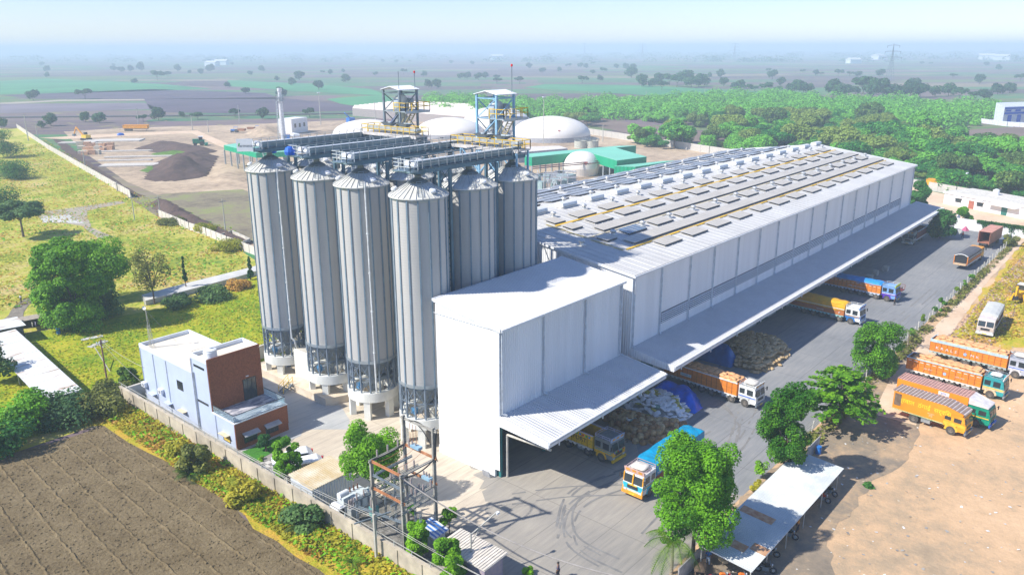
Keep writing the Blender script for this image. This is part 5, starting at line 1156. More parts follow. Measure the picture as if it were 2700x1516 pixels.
# power lines along the wall
b = MB()
for dz, dy in ((0, 0), (-.25, .5)): b.tube(catenary((-16.0+dy, 42.6, 2.6+dz), (-16.8+dy, -.9, 4.1+dz), 1.0, 20), .02, 4); b.tube(catenary((-16.8+dy, -.9, 4.1+dz), (-14, -30, 3.5+dz), .8, 14), .02, 4)
o = b.build('overhead_wire', POLE); tag(o, 'pair of thin overhead wires along the compound wall', 'wires')
t = thing('kiosk', 'small kiosk with a blue and white striped sheet roof', 'kiosk', (-12.3, -3.0, 0))
b = MB(); b.box(-.6, .75, -.75, .75, 0, 1.6); b.build('wall', mt('kiosk_wall', (.55, .62, .66), .7), t)
b = MB()
for k in range(9):
    x = -.95+k*.21; b.xprism([(-1.1, 1.62), (1.1, 1.95), (1.1, 2.0), (-1.1, 1.67)], x, x+.2, k % 2)
b.build('roof', [mt('stripe_white', (.78, .80, .84), .5), mt('stripe_blue', (.05, .22, .62), .5)], t)
t = thing('guard_hut', 'guard hut with a pale corrugated roof at the bottom edge of the yard', 'hut', (-12.9, -8.4, 0))
b = MB(); b.box(-1.2, 1.0, -2.4, 2.4, 0, 2.3); b.build('wall', mt('hut_wall', (.30, .27, .36), .8, scale=3, col2=(.45, .36, .36)), t)
b = MB(); b.yprism([(-1.5, 2.35), (1.35, 2.5), (1.35, 2.58), (-1.5, 2.43)], -2.7, 2.7)
y = -2.6
while y < 2.7: b.bar((-1.5, y, 2.46), (1.35, y, 2.61), .09, .05); y += .28
b.build('roof', mt('pale_sheet_roof', (.70, .64, .55), .6, var=.1), t)
t = thing('street_lamp', 'grey lamp post with a long slanting arm over the guard hut roof', 'street lamp', (-13.3, -8.6, 0))
b = MB(); b.cyl((0, 0, 0), (0, 0, 4.2), .07, n=8); b.build('pole', POLE, t)
b = MB(); b.bar((0, 0, 4.1), (2.6, -.5, 5.1), .09); b.bar((0, 0, 3.1), (.9, -.2, 4.4), .07); b.build('arm', POLE, t)
b = MB(); b.box(2.5, 2.85, -.65, -.4, 4.95, 5.1); b.build('lamp_head', WHITE, t)
# white cars behind the round tree
def car(loc, rz, lbl):
    t = thing('parked_car', lbl, 'car', (*loc, 0), rz); W_ = mt('car_white', (.82, .83, .84), .25, var=.01, spec=.7)
    b = MB(); b.yprism([(-2.1, .35), (2.1, .35), (2.15, .75), (1.9, .95), (1.0, 1.02), (.3, 1.5), (-1.5, 1.52), (-2.0, 1.1), (-2.15, .8)], -.82, .82); b.build('body', W_, t)
    b = MB(); b.yprism([(1.0, 1.0), (.34, 1.42), (-1.4, 1.44), (-1.8, 1.08)], -.84, .84); b.build('window', GLASS, t)
    b = MB(); b.box(-1.4, .25, -.72, .72, 1.5, 1.56); b.build('roof', W_, t)
    for x in (-1.35, 1.35):
        for y in (-.8, .8):
            b = MB(); b.cyl((x, y-.1, .33), (x, y+.1, .33), .33, n=16); w = b.build('wheel', TYRE, t)
            b = MB(); b.cyl((x, y-.11, .33), (x, y+.11, .33), .18, n=12); b.build('rim', HUB, w)
    for y in (-.65, .65):
        b = MB(); b.box(-2.16, -2.0, y-.14, y+.14, .75, 1.1); b.build('tail_light', mt('red_lamp', (.6, .01, .01), .3), t)
        b = MB(); b.box(2.02, 2.16, y-.18, y+.18, .65, .85); b.build('headlight', mt('clear_lamp', (.7, .75, .8), .15), t)
car((-11.9, 18.6), R(152), 'white estate car parked behind the round tree, its tail showing'); car((-12.2, 16.3), R(155), 'white car parked nearest the corrugated shed')
b = MB(); b.cyl((0, 0, 0), (0, 0, .03), .5, n=20); o = b.build('manhole_cover', mt('manhole_iron', (.13, .09, .07), .8), None, loc=(*G(905, 1205), .05)); tag(o, 'round dark manhole cover in the pale paving', 'manhole cover')
# ------------------------------------------------------------------ right hand tin shed (vehicle shelter)
t = thing('vehicle_shelter', 'long open shelter with a pale corrugated roof patched by rusty sheets', 'shelter', (0, 0, 0))
b = MB(); A0, A1 = -.1, 21.2
b.xprism([(-27.0, 1.86), (-22.3, 2.22), (-22.3, 2.26), (-27.0, 1.90)], A0, A1)
x = A0+.05
while x < A1: b.bar((x, -27.0, 1.92), (x, -22.3, 2.28), .09, .05); x += .23
rf = b.build('roof', mt('pale_tin', (.70, .70, .66), .6, .0, scale=.35, col2=(.52, .55, .55)), t)
def patch(x0, x1, y0, y1):
    b = MB(); z = lambda y: 1.90+(y+27)*.0766+.055
    b.add([(x0, y0, z(y0)), (x1, y0, z(y0)), (x1, y1, z(y1)), (x0, y1, z(y1))], [(0, 1, 2, 3)]); b.build('rusty_sheet', mt('rusty_patch', (.46, .20, .09), .8, scale=2.2, col2=(.60, .38, .22)), rf)
def RP(x, y): return G(1700+x/3.477, 1100+y/3.477, 2.1)
for q in (((890, 840), (1180, 960)), ((800, 1150), (930, 1210)), ((985, 1170), (1130, 1230))):
    a, c = RP(*q[0]), RP(*q[1]); m_ = (a[0]+c[0])/2; patch(m_-.55, m_+.55, min(a[1], c[1]), max(a[1], c[1]))
for k, x in enumerate((-.0, 3.2, 7.35, 11.34, 15.77, 19.96)):
    b = MB(); b.cyl((x, -26.85, 0), (x, -26.85, 1.88), .05, n=8); b.build('post', POLE, t); b = MB(); b.cyl((x, -22.5, 0), (x, -22.5, 2.2), .05, n=8); b.build('post', POLE, t)
    b = MB(); b.bar((x, -26.95, 1.80), (x, -22.4, 2.14), .07); b.build('rafter', WHITE, t)
b = MB(); b.bar((A0, -26.85, 1.80), (A1, -26.85, 1.80), .07); b.bar((A0, -22.5, 2.12), (A1, -22.5, 2.12), .07); b.build('purlin', WHITE, t)
t = thing('precast_wall', 'low grey precast wall panels behind the vehicle shelter', 'wall', (0, 0, 0))
b = MB(); b.box(-3, 22.5, -22.1, -22.0, 0, 1.5); b.box(24, 27.5, -22.4, -22.3, 0, 1.4); b.build('panel', mt('grey_panel', (.42, .40, .38), .9), t)
# ------------------------------------------------------------------ left tin shed and clothes shelter
t = thing('tin_shed', 'long narrow tin roof with rust streaks among the bushes', 'shed', (0, 0, 0))
b = MB(); P = [(-21.6, 81.5), (-17.5, 80.6), (-20.3, 49.9), (-24.4, 51.6)]
n = 20
for k in range(n):
    f0, f1 = k/n, (k+1)/n; L = [[P[0][i]+(P[3][i]-P[0][i])*f for i in (0, 1)] for f in (f0, f1)]; Q = [[P[1][i]+(P[2][i]-P[1][i])*f for i in (0, 1)] for f in (f0, f1)]
    l0, l1 = [tuple(q) for q in L]; r0, r1 = [tuple(q) for q in Q]; dz = .02*(k % 2)
    b.add([(*l0, 2.0+dz), (*r0, 2.35+dz), (*r1, 2.35+dz), (*l1, 2.0+dz)], [(0, 1, 2, 3)], 0)
b.build('roof', mt('streaky_tin', (.70, .70, .68), .5, scale=.5, col2=(.48, .36, .27), vec=(.5, 2.0, 1), thr=(.34, .44)), t)
b = MB(); b.bar((*P[1], 2.28), (*P[2], 2.28), .12, .12); b.bar((*P[2], 2.28), (*P[3], 1.95), .12, .1); b.build('eave_beam', WHITE, t)
for k in range(6):
    f = k/5; b = MB(); x, y = P[1][0]+(P[2][0]-P[1][0])*f, P[1][1]+(P[2][1]-P[1][1])*f; b.cyl((x-.3, y, 0), (x-.3, y, 2.2), .06, n=8); x, y = P[0][0]+(P[3][0]-P[0][0])*f, P[0][1]+(P[3][1]-P[0][1])*f; b.cyl((x+.3, y, 0), (x+.3, y, 2.0), .06, n=8); b.build('post', POLE, t)
t = thing('tin_shed', 'square tin roofed hut at the upper end of the long tin roof', 'shed', (0, 0, 0))
b = MB(); b.add([(-21.5, 86.8, 2.5), (-15.4, 85.9, 2.6), (-16.0, 80.4, 2.6), (-21.5, 81.8, 2.5)], [(0, 1, 2, 3)]); b.build('roof', mt('streaky_tin', None), t)
b = MB(); b.prism([(-21, 86.4), (-15.8, 85.4), (-16.3, 80.9), (-21, 82.2)], 0, 2.45); b.build('wall', mt('dark_hut_wall', (.08, .09, .11), .8), t)
t = thing('lean_to_shelter', 'dark open lean-to with hanging clothes beside the square hut', 'shelter', (0, 0, 0))
e0, e1 = G(62, 878), G(146, 862); b = MB(); d = Vector((e1[0]-e0[0], e1[1]-e0[1], 0)); nrm = Vector((-d.y, d.x, 0)).normalized()*2.2
b.add([(e0[0], e0[1], 1.9), (e1[0], e1[1], 1.9), (e1[0]+nrm.x, e1[1]+nrm.y, 2.0), (e0[0]+nrm.x, e0[1]+nrm.y, 2.0)], [(0, 1, 2, 3)]); b.build('roof', mt('faded_sheet', (.40, .34, .28), .9), t)
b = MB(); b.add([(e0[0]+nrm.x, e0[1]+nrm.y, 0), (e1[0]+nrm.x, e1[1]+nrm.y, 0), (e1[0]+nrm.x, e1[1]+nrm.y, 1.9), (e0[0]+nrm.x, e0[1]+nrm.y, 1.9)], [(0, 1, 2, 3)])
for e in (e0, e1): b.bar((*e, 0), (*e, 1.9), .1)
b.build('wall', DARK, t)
for k, (f, c) in enumerate(((.3, (.8, .75, .65)), (.4, (.55, .5, .8)))):
    b = MB(); p = Vector((e0[0], e0[1], 0))+d*f-nrm*.05; b.bar(p+Vector((0, 0, 1.5)), p+Vector((0, 0, .8)), .5, .03); o = b.build('hanging_cloth', mt('cloth_%d' % k, c, .9)); tag(o, ['cream cloth hanging in the dark lean-to', 'lilac cloth hanging low in the dark lean-to'][k], 'cloth')
b = MB(); b.lathe([(.28, 0), (.30, .3), (.28, .6), (.30, .9), (0, .9)], 16); drum = b.mesh('barrel', mt('blue_drum', (.03, .20, .60), .4, var=.06))
def barrel(px, lbl, group=None):
    o = link('barrel', drum, None, G3(*px)); tag(o, lbl, 'barrel', group)
barrel((155, 880), 'faded blue barrel beside the dark lean-to'); barrel((2157, 1196), 'blue barrel behind the end of the vehicle shelter'); barrel((2648, 630), 'left one of two blue barrels by the fence end'); barrel((2659, 633), 'right one of two blue barrels by the fence end')
for k, (x, y, rz_) in enumerate(((258, 908, .3), (243, 892, -.2))):
    b = MB(); b.box(-1.5, 1.5, -.5, .5, .05, .09); o = b.build('roof_sheet', mt('loose_sheet', (.55, .54, .50), .7), None, loc=(*G(x, y), .03)); o.rotation_euler = (0, 0, rz_); tag(o, ['larger grey sheet lying in the grass behind the office', 'smaller grey sheet lying in the grass behind the office'][k], 'sheet')
t = thing('utility_pole', 'reddish wooden power pole with insulators left of the office', 'utility pole', (-16.6, 51.8, 0))
b = MB(); b.cyl((0, 0, 0), (0, 0, 7.4), .13, .09, 8); b.build('pole', mt('red_brown_wood', (.30, .15, .10), .8), t)
b = MB(); b.bar((-.6, .1, 6.9), (.6, -.1, 6.9), .09); b.bar((0, -.6, 6.5), (0, .6, 6.5), .09); b.bar((0, 0, 7.3), (.5, -.2, 7.1), .06); b.build('cross_arm', POLE, t)
for k in range(4): b = MB(); b.cyl((-.5+.33*k, 0, 6.95), (-.5+.33*k, 0, 7.2), .06, .04, 8); b.build('insulator', WHITE, t)
b = MB(); b.tube(catenary((-16.5, 51.6, 6.9), (-14.2, 46.3, 1.9), .3, 8), .025, 4); b.tube(catenary((-16.5, 51.6, 7.1), (-14.2, 46.0, 4.4), .3, 8), .025, 4); o = b.build('service_wire', POLE); tag(o, 'wires dropping from the wooden pole to the office wall', 'wires')
b = MB(); b.bar((*G(290, 980), 0), (*G(255, 952), 2.2), .1); o = b.build('leaning_post', POLE); tag(o, 'thin leaning post beside the wooden power pole', 'post')
# slab path with low wall behind it
pth = [G(375, 790), G(480, 762), G(640, 722), G(720, 700), G(720, 712), G(640, 738), G(480, 782), G(385, 806)]
b = MB(); b.prism(pth, 0, .9); o = b.build('slab_path', mt('pale_slab', (.62, .60, .56), .9, scale=.4, col2=(.50, .49, .46))); tag(o, 'raised pale concrete slab path with a low side wall in the grass', 'path'); o['kind'] = 'structure'
sheet('old_floor_slab', [G(*p) for p in [(106, 572), (180, 566), (225, 590), (165, 588), (112, 588)]], .06, mt('pale_slab', None))
sheet('mud_path', wavy([G(*p) for p in [(0, 850), (40, 805), (80, 780), (95, 790), (60, 840), (20, 880), (-20, 880)]], .5, 3, rnd), .06, mt('grey_mud', (.26, .22, .17), .9, var=.2))
sheet('mud_path', wavy([G(*p) for p in [(90, 560), (220, 545), (320, 530), (330, 536), (230, 556), (240, 600), (300, 625), (260, 630), (215, 596), (110, 580)]], .4, 5, rnd), .045, mt('pale_mud', (.42, .36, .27), .9, var=.12))
# ------------------------------------------------------------------ precast site walls
PRE = mt('precast_panel', (.66, .60, .54), .85, var=.08, scale=.3)
def precast(lbl, pts, h, bay=3.0, mat=None, cap=False):
    t = thing('precast_wall', lbl, 'wall', (0, 0, 0)); w = MB(); p_ = MB()
    for a, c in zip(pts, pts[1:]):
        L = math.dist(a, c); n = max(1, int(L/bay))
        w.bar((*a, h/2), (*c, h/2), .10, h)
        for k in range(n+1): f = k/n; x, y = a[0]+(c[0]-a[0])*f, a[1]+(c[1]-a[1])*f; p_.box(x-.10, x+.10, y-.10, y+.10, 0, h+.12)
    w.build('panel', mat or PRE, t); p_.build('post', mt('precast_post', (.46, .43, .40), .9), t); return t
precast('long pale precast wall running away along the dry meadow', [G(45, 338), G(130, 396), G(345, 522)], 2.2, 3.2)
precast('near stretch of pale precast wall with a gap before it', [G(420, 572), G(500, 607), G(545, 622), G(600, 645), G(690, 680)], 1.9, 2.6)
precast('long pale precast wall between the building site and the woodland', [G(1535, 352), G(1700, 378), G(1870, 405), G(2000, 425)], 3.0, 5, mt('precast_panel_grey', (.52, .49, .44), .9, var=.06))
precast('long pale precast wall behind the white quarters', [G(2380, 490), G(2520, 515), G(2700, 548), G(2800, 566)], 2.6, 5, mt('precast_panel_grey', None))
# trough beside the wall end
t = thing('concrete_trough', 'low square concrete pit at the end of the near precast wall', 'pit', (0, 0, 0)); p4 = [G(578, 630), G(612, 618), G(660, 640), G(625, 655)]; b = MB()
for a, c in zip(p4, p4[1:]+p4[:1]): b.bar((*a, .5), (*c, .5), .2, 1.0)
b.build('wall', CONC, t)
# ------------------------------------------------------------------ fence at the dirt track
t = thing('post_fence', 'wire fence on leaning pale concrete posts between yard and dirt track', 'fence', (0, 0, 0)); rf_ = random.Random(8)
pm = MB(); pm.box(-.06, .06, -.06, .06, 0, 1.5); pme = pm.mesh('post', mt('fence_post_pale', (.60, .58, .52), .8))
for k in range(48): x = 22.5+k*2.75; link('post', pme, t, (x, -20.35, 0), (R(rf_.uniform(-7, 7)), R(rf_.uniform(-6, 6)), 0))
b = MB()
for z in (.4, .75, 1.1, 1.4): b.bar((22, -20.35, z), (152, -20.35, z), .018)
b.build('wire', POLE, t)
for k in range(9):
    x = 58+k*6.3+rf_.uniform(-2, 2); tree('young_tree', ORD[k]+' skinny sapling growing at the post fence', 'sapling', (x, -20.6), rf_.uniform(1.2, 2.3), rf_.uniform(.5, .9), NEEM if k % 3 else PALMM, 420, .24, rt, nl=5, trunk=.5, z0f=.35, tr=.04, group='saplings along the post fence')
tree('bush', 'grey olive bush at the far end of the post fence', 'bush', (146, -20.6), 2.6, 2.3, OLIVE, 1800, .3, rt, nl=9, trunk=.1, z0f=0)
tree('bush', 'ground hugging green plant beside the end of the vehicle shelter', 'bush', (22.5, -29.0), .5, .8, DKGR, 500, .18, rt, nl=6, trunk=.1, z0f=0, tr=.03)
# ------------------------------------------------------------------ far side works: green sheds, domes, plant
GRN = corr('green_sheet', (.0, .36, .17), 0, .5, .04, .5, dirt=.06); GRNR = mt('pale_green_roof', (.22, .60, .42), .5, var=.05, scale=.1)
DOME = mt('dome_membrane', (.84, .78, .70), .5, var=.03, scale=.1)
def dome(px, rad, h, base, lbl, logo=True, fullness=1.0):
    x, y = G(*px) if len(px) == 2 and px[0] > 400 else px
    t = thing('gas_dome', lbl, 'dome', (x, y, 0)); b = MB(); pr = []
    for k in range(13): a = PI/2*k/12; pr.append((rad*math.cos(a)**fullness if k < 12 else 0, base+h*math.sin(a)))
    b.lathe(pr, 48); b.build('membrane', DOME, t, smooth=True)
    b = MB(); b.lathe([(rad*(.9 if rad < 7 else 1)+.05, 0), (rad+.02, base), (rad-.2, base+.1)], 48); b.build('base_wall', DOME if rad < 7 else mt('dome_base', (.42, .42, .44), .8), t)
    if logo:
        b = MB(); a = R(230)
        for dx in (-.5, .0, .5): b.add([(dx*1.0, 0, 0), (dx+.35, 0, .5), (dx, 0, .9), (dx-.35, 0, .5)], [(0, 1, 2, 3)])
        b.add([(-.3, 0, -.1), (.3, 0, -.1), (.15, 0, -.8), (-.15, 0, -.8)], [(0, 1, 2, 3)])
        o = b.build('emblem', mt('emblem_red', (.65, .12, .10), .6), t); zz = base+h*.36; rr = rad*math.cos(math.asin(.36))**fullness+.15
        o.location = (rr*math.cos(a), rr*math.sin(a), zz); o.rotation_euler = (0, 0, a+PI/2); o.scale = (.8, 1, .8)
    return t
dome((253.0, 190.0), 19, 8.6, 2.2, 'widest low dome, right of the right elevator tower'); dome((262, 233), 19, 10.5, 2.4, 'taller dome seen behind the right elevator tower')
dome((232, 238), 17, 7.0, 2.0, 'low dome between the two elevator towers', False); dome((196, 258), 17, 7.2, 2.2, 'low dome at the left end behind the rear gantry', False)
t = dome((170.6, 112.6), 6.2, 5.4, 2.6, 'white spherical dome in front of the green building', True, .8)
def gshed(lbl, pts, zt, zb, legs=True, wallh=None):
    t = thing('green_building', lbl, 'building', (0, 0, 0)); b = MB(); b.prism(pts, zt-.08, zt); b.build('roof', GRNR, t)
    b = MB()
    for a, c in zip(pts, pts[1:]+pts[:1]): b.add([(*a, zb), (*c, zb), (*c, zt-.09), (*a, zt-.09)], [(0, 1, 2, 3)])
    b.build('wall', GRN, t)
    if legs:
        for a, c in zip(pts, pts[1:]+pts[:1]):
            n = max(1, int(math.dist(a, c)/5))
            for k in range(n): f = k/n; x, y = a[0]+(c[0]-a[0])*f, a[1]+(c[1]-a[1])*f; b = MB(); b.box(x-.2, x+.2, y-.2, y+.2, 0, zb); b.build('column', STEEL, t)
    return t
def Gz(x, y, z): return G(x, y, z)
s_ = 3.614
def q4(L, z): return [G(1350+x/s_, 100+y/s_, z) for x, y in L]
gshed('large L shaped green building with a pale green roof behind the white sphere', q4([(120, 1130), (190, 1137), (700, 1083), (1000, 1170), (1283, 1133), (990, 1048), (1183, 1028), (1010, 1030), (155, 1105)], 7.0), 7.0, 4.0)
gshed('low bright green building tucked behind the warehouse roof', q4([(975, 1222), (1175, 1230), (1560, 1170), (1440, 1175)], 5.5), 5.5, 1.5, False)
gshed('open green roofed shed on columns behind the leftmost silo', [G(590, 383, 8.0), G(675, 403, 8.0), G(760, 400, 8.0), G(745, 375, 8.0), G(660, 373, 8.0)], 8.0, 6.2)
t = thing('flat_roof_building', 'flat pale roofed building under the widest dome', 'building', (0, 0, 0)); p_ = q4([(60, 1095), (530, 1055), (450, 1030), (150, 1040)], 4.0); b = MB(); b.prism(p_, 0, 3.9); b.build('wall', mt('works_wall', (.38, .40, .46), .8), t); b = MB(); b.prism(p_, 3.9, 4.05); b.build('roof', mt('works_roof', (.72, .66, .60), .8), t)
for k, x in enumerate((1350+655/s_, 1350+760/s_)):
    t = thing('process_tank', ['left open steel tank beside the widest dome', 'right open steel tank beside the widest dome'][k], 'tank', (*G(x, 100+1050/s_), 0)); b = MB(); b.lathe([(2.9, 0), (2.9, 3.2), (2.7, 3.2), (2.7, .5)], 24); b.build('shell', mt('tank_cream', (.50, .50, .42), .6), t); b = MB(); b.rail([(3.2*math.cos(a*PI/6), 3.2*math.sin(a*PI/6), 3.1) for a in range(13)], 1, 2, .08); b.build('handrail', STEEL, t)
rp = random.Random(12)      # pipework yard between silo and sphere
t = thing('pipe_rack', 'tangle of silver pipes and frames between the end silo and the white sphere', 'pipework', (*G(1450, 500), 0)); c0 = G(1450, 500)
b = MB(); A_ = Vector((_r0.x, _r0.y, 0)); B_ = Vector((_y0.x, _y0.y, 0))
for k in range(46):
    u, v = rp.uniform(-7, 6), rp.uniform(-3, 16); p = A_*u+B_*v; z = rp.uniform(.8, 4.5); dd = rp.choice((A_, B_))*rp.uniform(2, 6)
    b.cyl(p+Vector((0, 0, z)), p+dd+Vector((0, 0, z)), .13, n=6); b.cyl(p+Vector((0, 0, 0)), p+Vector((0, 0, z)), .12, n=6)
b.build('pipes', mt('bright_pipe', (.62, .62, .64), .35, .3), t)
b = MB()
for k in range(6): p = A_*rp.uniform(-6, 6)+B_*rp.uniform(0, 14); b.box(p.x-1, p.x+1, p.y-1.3, p.y+1.3, 0, rp.uniform(1.5, 3))
b.build('skid_units', mt('skid_green_grey', (.30, .42, .42), .6), t)
b = MB(); b.cyl((0, 0, 0), (.01, 0, 0), .01, n=3)
for z, o_ in ((4.6, 0), (5.0, 1.2)): b.bar(A_*-5+B_*(13+o_)+Vector((0, 0, z)), A_*24+B_*(30+o_)+Vector((0, 0, z)), .3)
b.build('pipe_bridge', mt('red_oxide', (.30, .16, .15), .7), t)
t = thing('skid_cabin', 'grey green equipment cabin in front of the white sphere', 'cabin', (*G(1495, 482), 0), YAW*0); b = MB(); b.box(-3, 2, -2.2, 2.2, 0, 2.8); b.build('wall', mt('skid_green_grey', None), t); b = MB(); b.rail([(-3, -2.2, 2.8), (2, -2.2, 2.8), (2, 2.2, 2.8)], 1, 1.6, .08); b.build('handrail', STEEL, t)
# greenhouse roofs
t = thing('greenhouse', 'wide greenhouse block with many ridged cream roofs behind the towers', 'greenhouse', (0, 0, 0)); b = MB()
gA, gB = Vector((*G(930, 306), 0)), Vector((*G(1270, 336), 0)); gC = Vector((*G(1060, 289), 0)); gD = Vector((*G(1240, 300), 0)); n = 11
for k in range(n):
    f0, f1 = k/n, (k+1)/n; a0 = gA.lerp(gB, 0).lerp(gC, f0); a1 = gA.lerp(gC, f1); c0_ = gB.lerp(gD, f0); c1_ = gB.lerp(gD, f1); z = 5.0; up = Vector((0, 0, 1))
    am, cm = (a0+a1)/2+up*(z+1.8), (c0_+c1_)/2+up*(z+1.8); b.add([a0+up*z, c0_+up*z, cm, am, a1+up*z, c1_+up*z], [(0, 1, 2, 3), (3, 2, 5, 4), (0, 3, 4), (1, 5, 2)])
b.build('roof', mt('greenhouse_film', (.72, .62, .54), .6, var=.1), t)
b = MB(); b.add([gA, gB, gB+Vector((0, 0, 5)), gA+Vector((0, 0, 5))], [(0, 1, 2, 3)]); b.build('wall', mt('greenhouse_side', (.35, .30, .28), .8), t)
# chimney, batching plant, lamp masts, poles
cx_, cy_ = G(748, 372); t = thing('chimney_stack', 'white steel chimney with a caged ladder and top platforms', 'chimney', (cx_, cy_, 0))
b = MB(); b.cyl((0, 0, 0), (0, 0, 23), 1.3, .85, 16); b.cyl((0, 0, 23), (0, 0, 24.4), 1.1, 1.1, 16); b.build('stack', mt('chimney_white', (.70, .71, .73), .5), t)
b = MB()
for z in (18.6, 20.2): b.lathe([(.8, z), (2.0, z), (2.0, z+.15), (.8, z+.15)], 14); b.rail([(2*math.cos(a*PI/4), 2*math.sin(a*PI/4), z+.1) for a in range(9)], 1.1, 1.5, .09)
b.build('platform', STEEL, t); b = MB(); lattice(b, (-1.8, 1.2, 0), (-1.5, 1.0, 18.6), .5, 16, .1); b.build('ladder_cage', STEEL, t)
t = thing('plant_cabin', 'white boxy cabin beside the chimney', 'cabin', (*G(775, 350), 0), R(20)); b = MB(); b.box(-7, 7, -4, 4, 0, 7.5); b.build('wall', mt('cabin_white', (.78, .78, .78), .7, var=.05), t)
for x in (-4, 0, 4): b = MB(); b.box(x-.8, x+.8, -4.08, -4.0, 3, 5); b.build('window', GLASS, t)
def mast(px, y_top, lbl, w=.12, lamp=True, col=None, name='lamp_mast'):
    x, y = G(*px); h = 0
    lo, hi = 0, 60
    for _ in range(40):
        m = (lo+hi)/2; v = Vector((x-CX, y-CY, m-CZ)); yy = 758-FPX*(v.dot(_cu)/v.dot(_fw))
        if yy > y_top: lo = m
        else: hi = m
    h = lo; t = thing(name, lbl, 'lamp post' if lamp else 'utility pole', (x, y, 0)); b = MB(); b.cyl((0, 0, 0), (0, 0, h), w*1.3, w*.7, 8); b.build('pole', col or POLE, t)
    if lamp: b = MB(); b.box(-.9, .9, -.25, .25, h-.1, h+.25); b.build('lamp_head', WHITE, t)
    else: b = MB(); b.bar((-.9, 0, h-.6), (.9, 0, h-.6), .12); b.build('cross_arm', DSTEEL, t)
    return (x, y, h)
mast((846, 330), 245, 'tall slim floodlight mast right of the chimney', .22); mast((1433, 382), 257, 'tall lamp mast in front of the widest dome', .16); mast((2543, 503), 458, 'lamp post beside the long wall behind the quarters', .12)
for k, (bx, by, ty) in enumerate([(366, 332, 285), (508, 345, 305), (632, 325, 278), (550, 350, 318), (226, 448, 398), (310, 505, 480), (423, 570, 515), (596, 620, 525), (355, 580, 515), (100, 365, 325), (1589, 375, 330), (1798, 388, 350), (1703, 262, 240), (1858, 252, 232), (1552, 262, 243), (990, 330, 270), (1250, 328, 300), (75, 372, 300)]):
    mast((bx, by), ty, ['slim pole standing on the building site or meadow, number plate free', ''][0] if 0 else ['pole at the far edge of the building site right of the orange trailer', 'pole beyond the green machine', 'pole left of the chimney', 'short pole above the soil heaps', 'pole inside the precast wall by the black spoil', 'short stub pole at the gap end of the precast wall', 'double pole at the start of the near precast wall', 'tall pole beside the square concrete pit', 'pole in the meadow just outside the wall gap', 'pole cluster at the far corner of the precast wall', 'pole in front of the far precast wall near the dome', 'pole in front of the far precast wall near the roof', 'thin pole above the woodland, left one', 'thin pole above the woodland, right one', 'thin pole above the lone round tree', 'pole in front of the greenhouse', 'pole beside the right elevator tower far behind', 'pole at the left edge near the wall corner'][k], .12 if near(G(bx, by)) < 260 else .2, False, name='utility_pole')
# pylons far away
def pylon(px, h, lbl, d=None):
    x, y = px; t = thing('power_pylon', lbl, 'pylon', (x, y, 0), -YAW); b = MB(); w = h*.09; r_ = h*.006
    for sx in (-1, 1):
        for sy in (-1, 1): b.bar((sx*w, sy*w, 0), (sx*w*.22, sy*w*.22, h*.62), r_); b.bar((sx*w*.22, sy*w*.22, h*.62), (0, 0, h), r_)
    for k in range(9):
        z0, z1 = h*k/10, h*(k+1)/10; s0, s1 = max(.1, 1-.78*z0/(h*.62)), max(.1, 1-.78*z1/(h*.62))
        for sy in (-1, 1): b.bar((-w*s0, sy*w*s0, z0), (w*s1, sy*w*s1, z1), r_*.7); b.bar((w*s0, sy*w*s0, z0), (-w*s1, sy*w*s1, z1), r_*.7)
    b.build('lattice', DSTEEL, t)
    for z, a in ((.62, .27), (.78, .22), (.94, .17)):
        b = MB()
        for s in (-1, 1): b.bar((0, 0, h*z+h*.03), (s*h*a, 0, h*z), r_); b.bar((0, 0, h*z-h*.01), (s*h*a, 0, h*z), r_); b.bar((s*h*a, 0, h*z), (s*h*a, 0, h*z-h*.06), r_*1.6)
        b.build('cross_arm', DSTEEL, t)
    return (x, y)
for px, top, l in (((2345, 212), 128, 'nearest three armed lattice pylon at the hazy horizon'), ((1935, 165), 118, 'faint hazy pylon above the woodland'), ((1693, 160), 118, 'faintest middle pylon in the haze'), ((1541, 156), 116, 'leftmost very faint pylon in the haze')):
    x, y = G(*px); h = near((x, y))*(px[1]-top)/FPX*.97; pylon((x, y), min(h, 58 if px[0] > 2000 else 90), l)
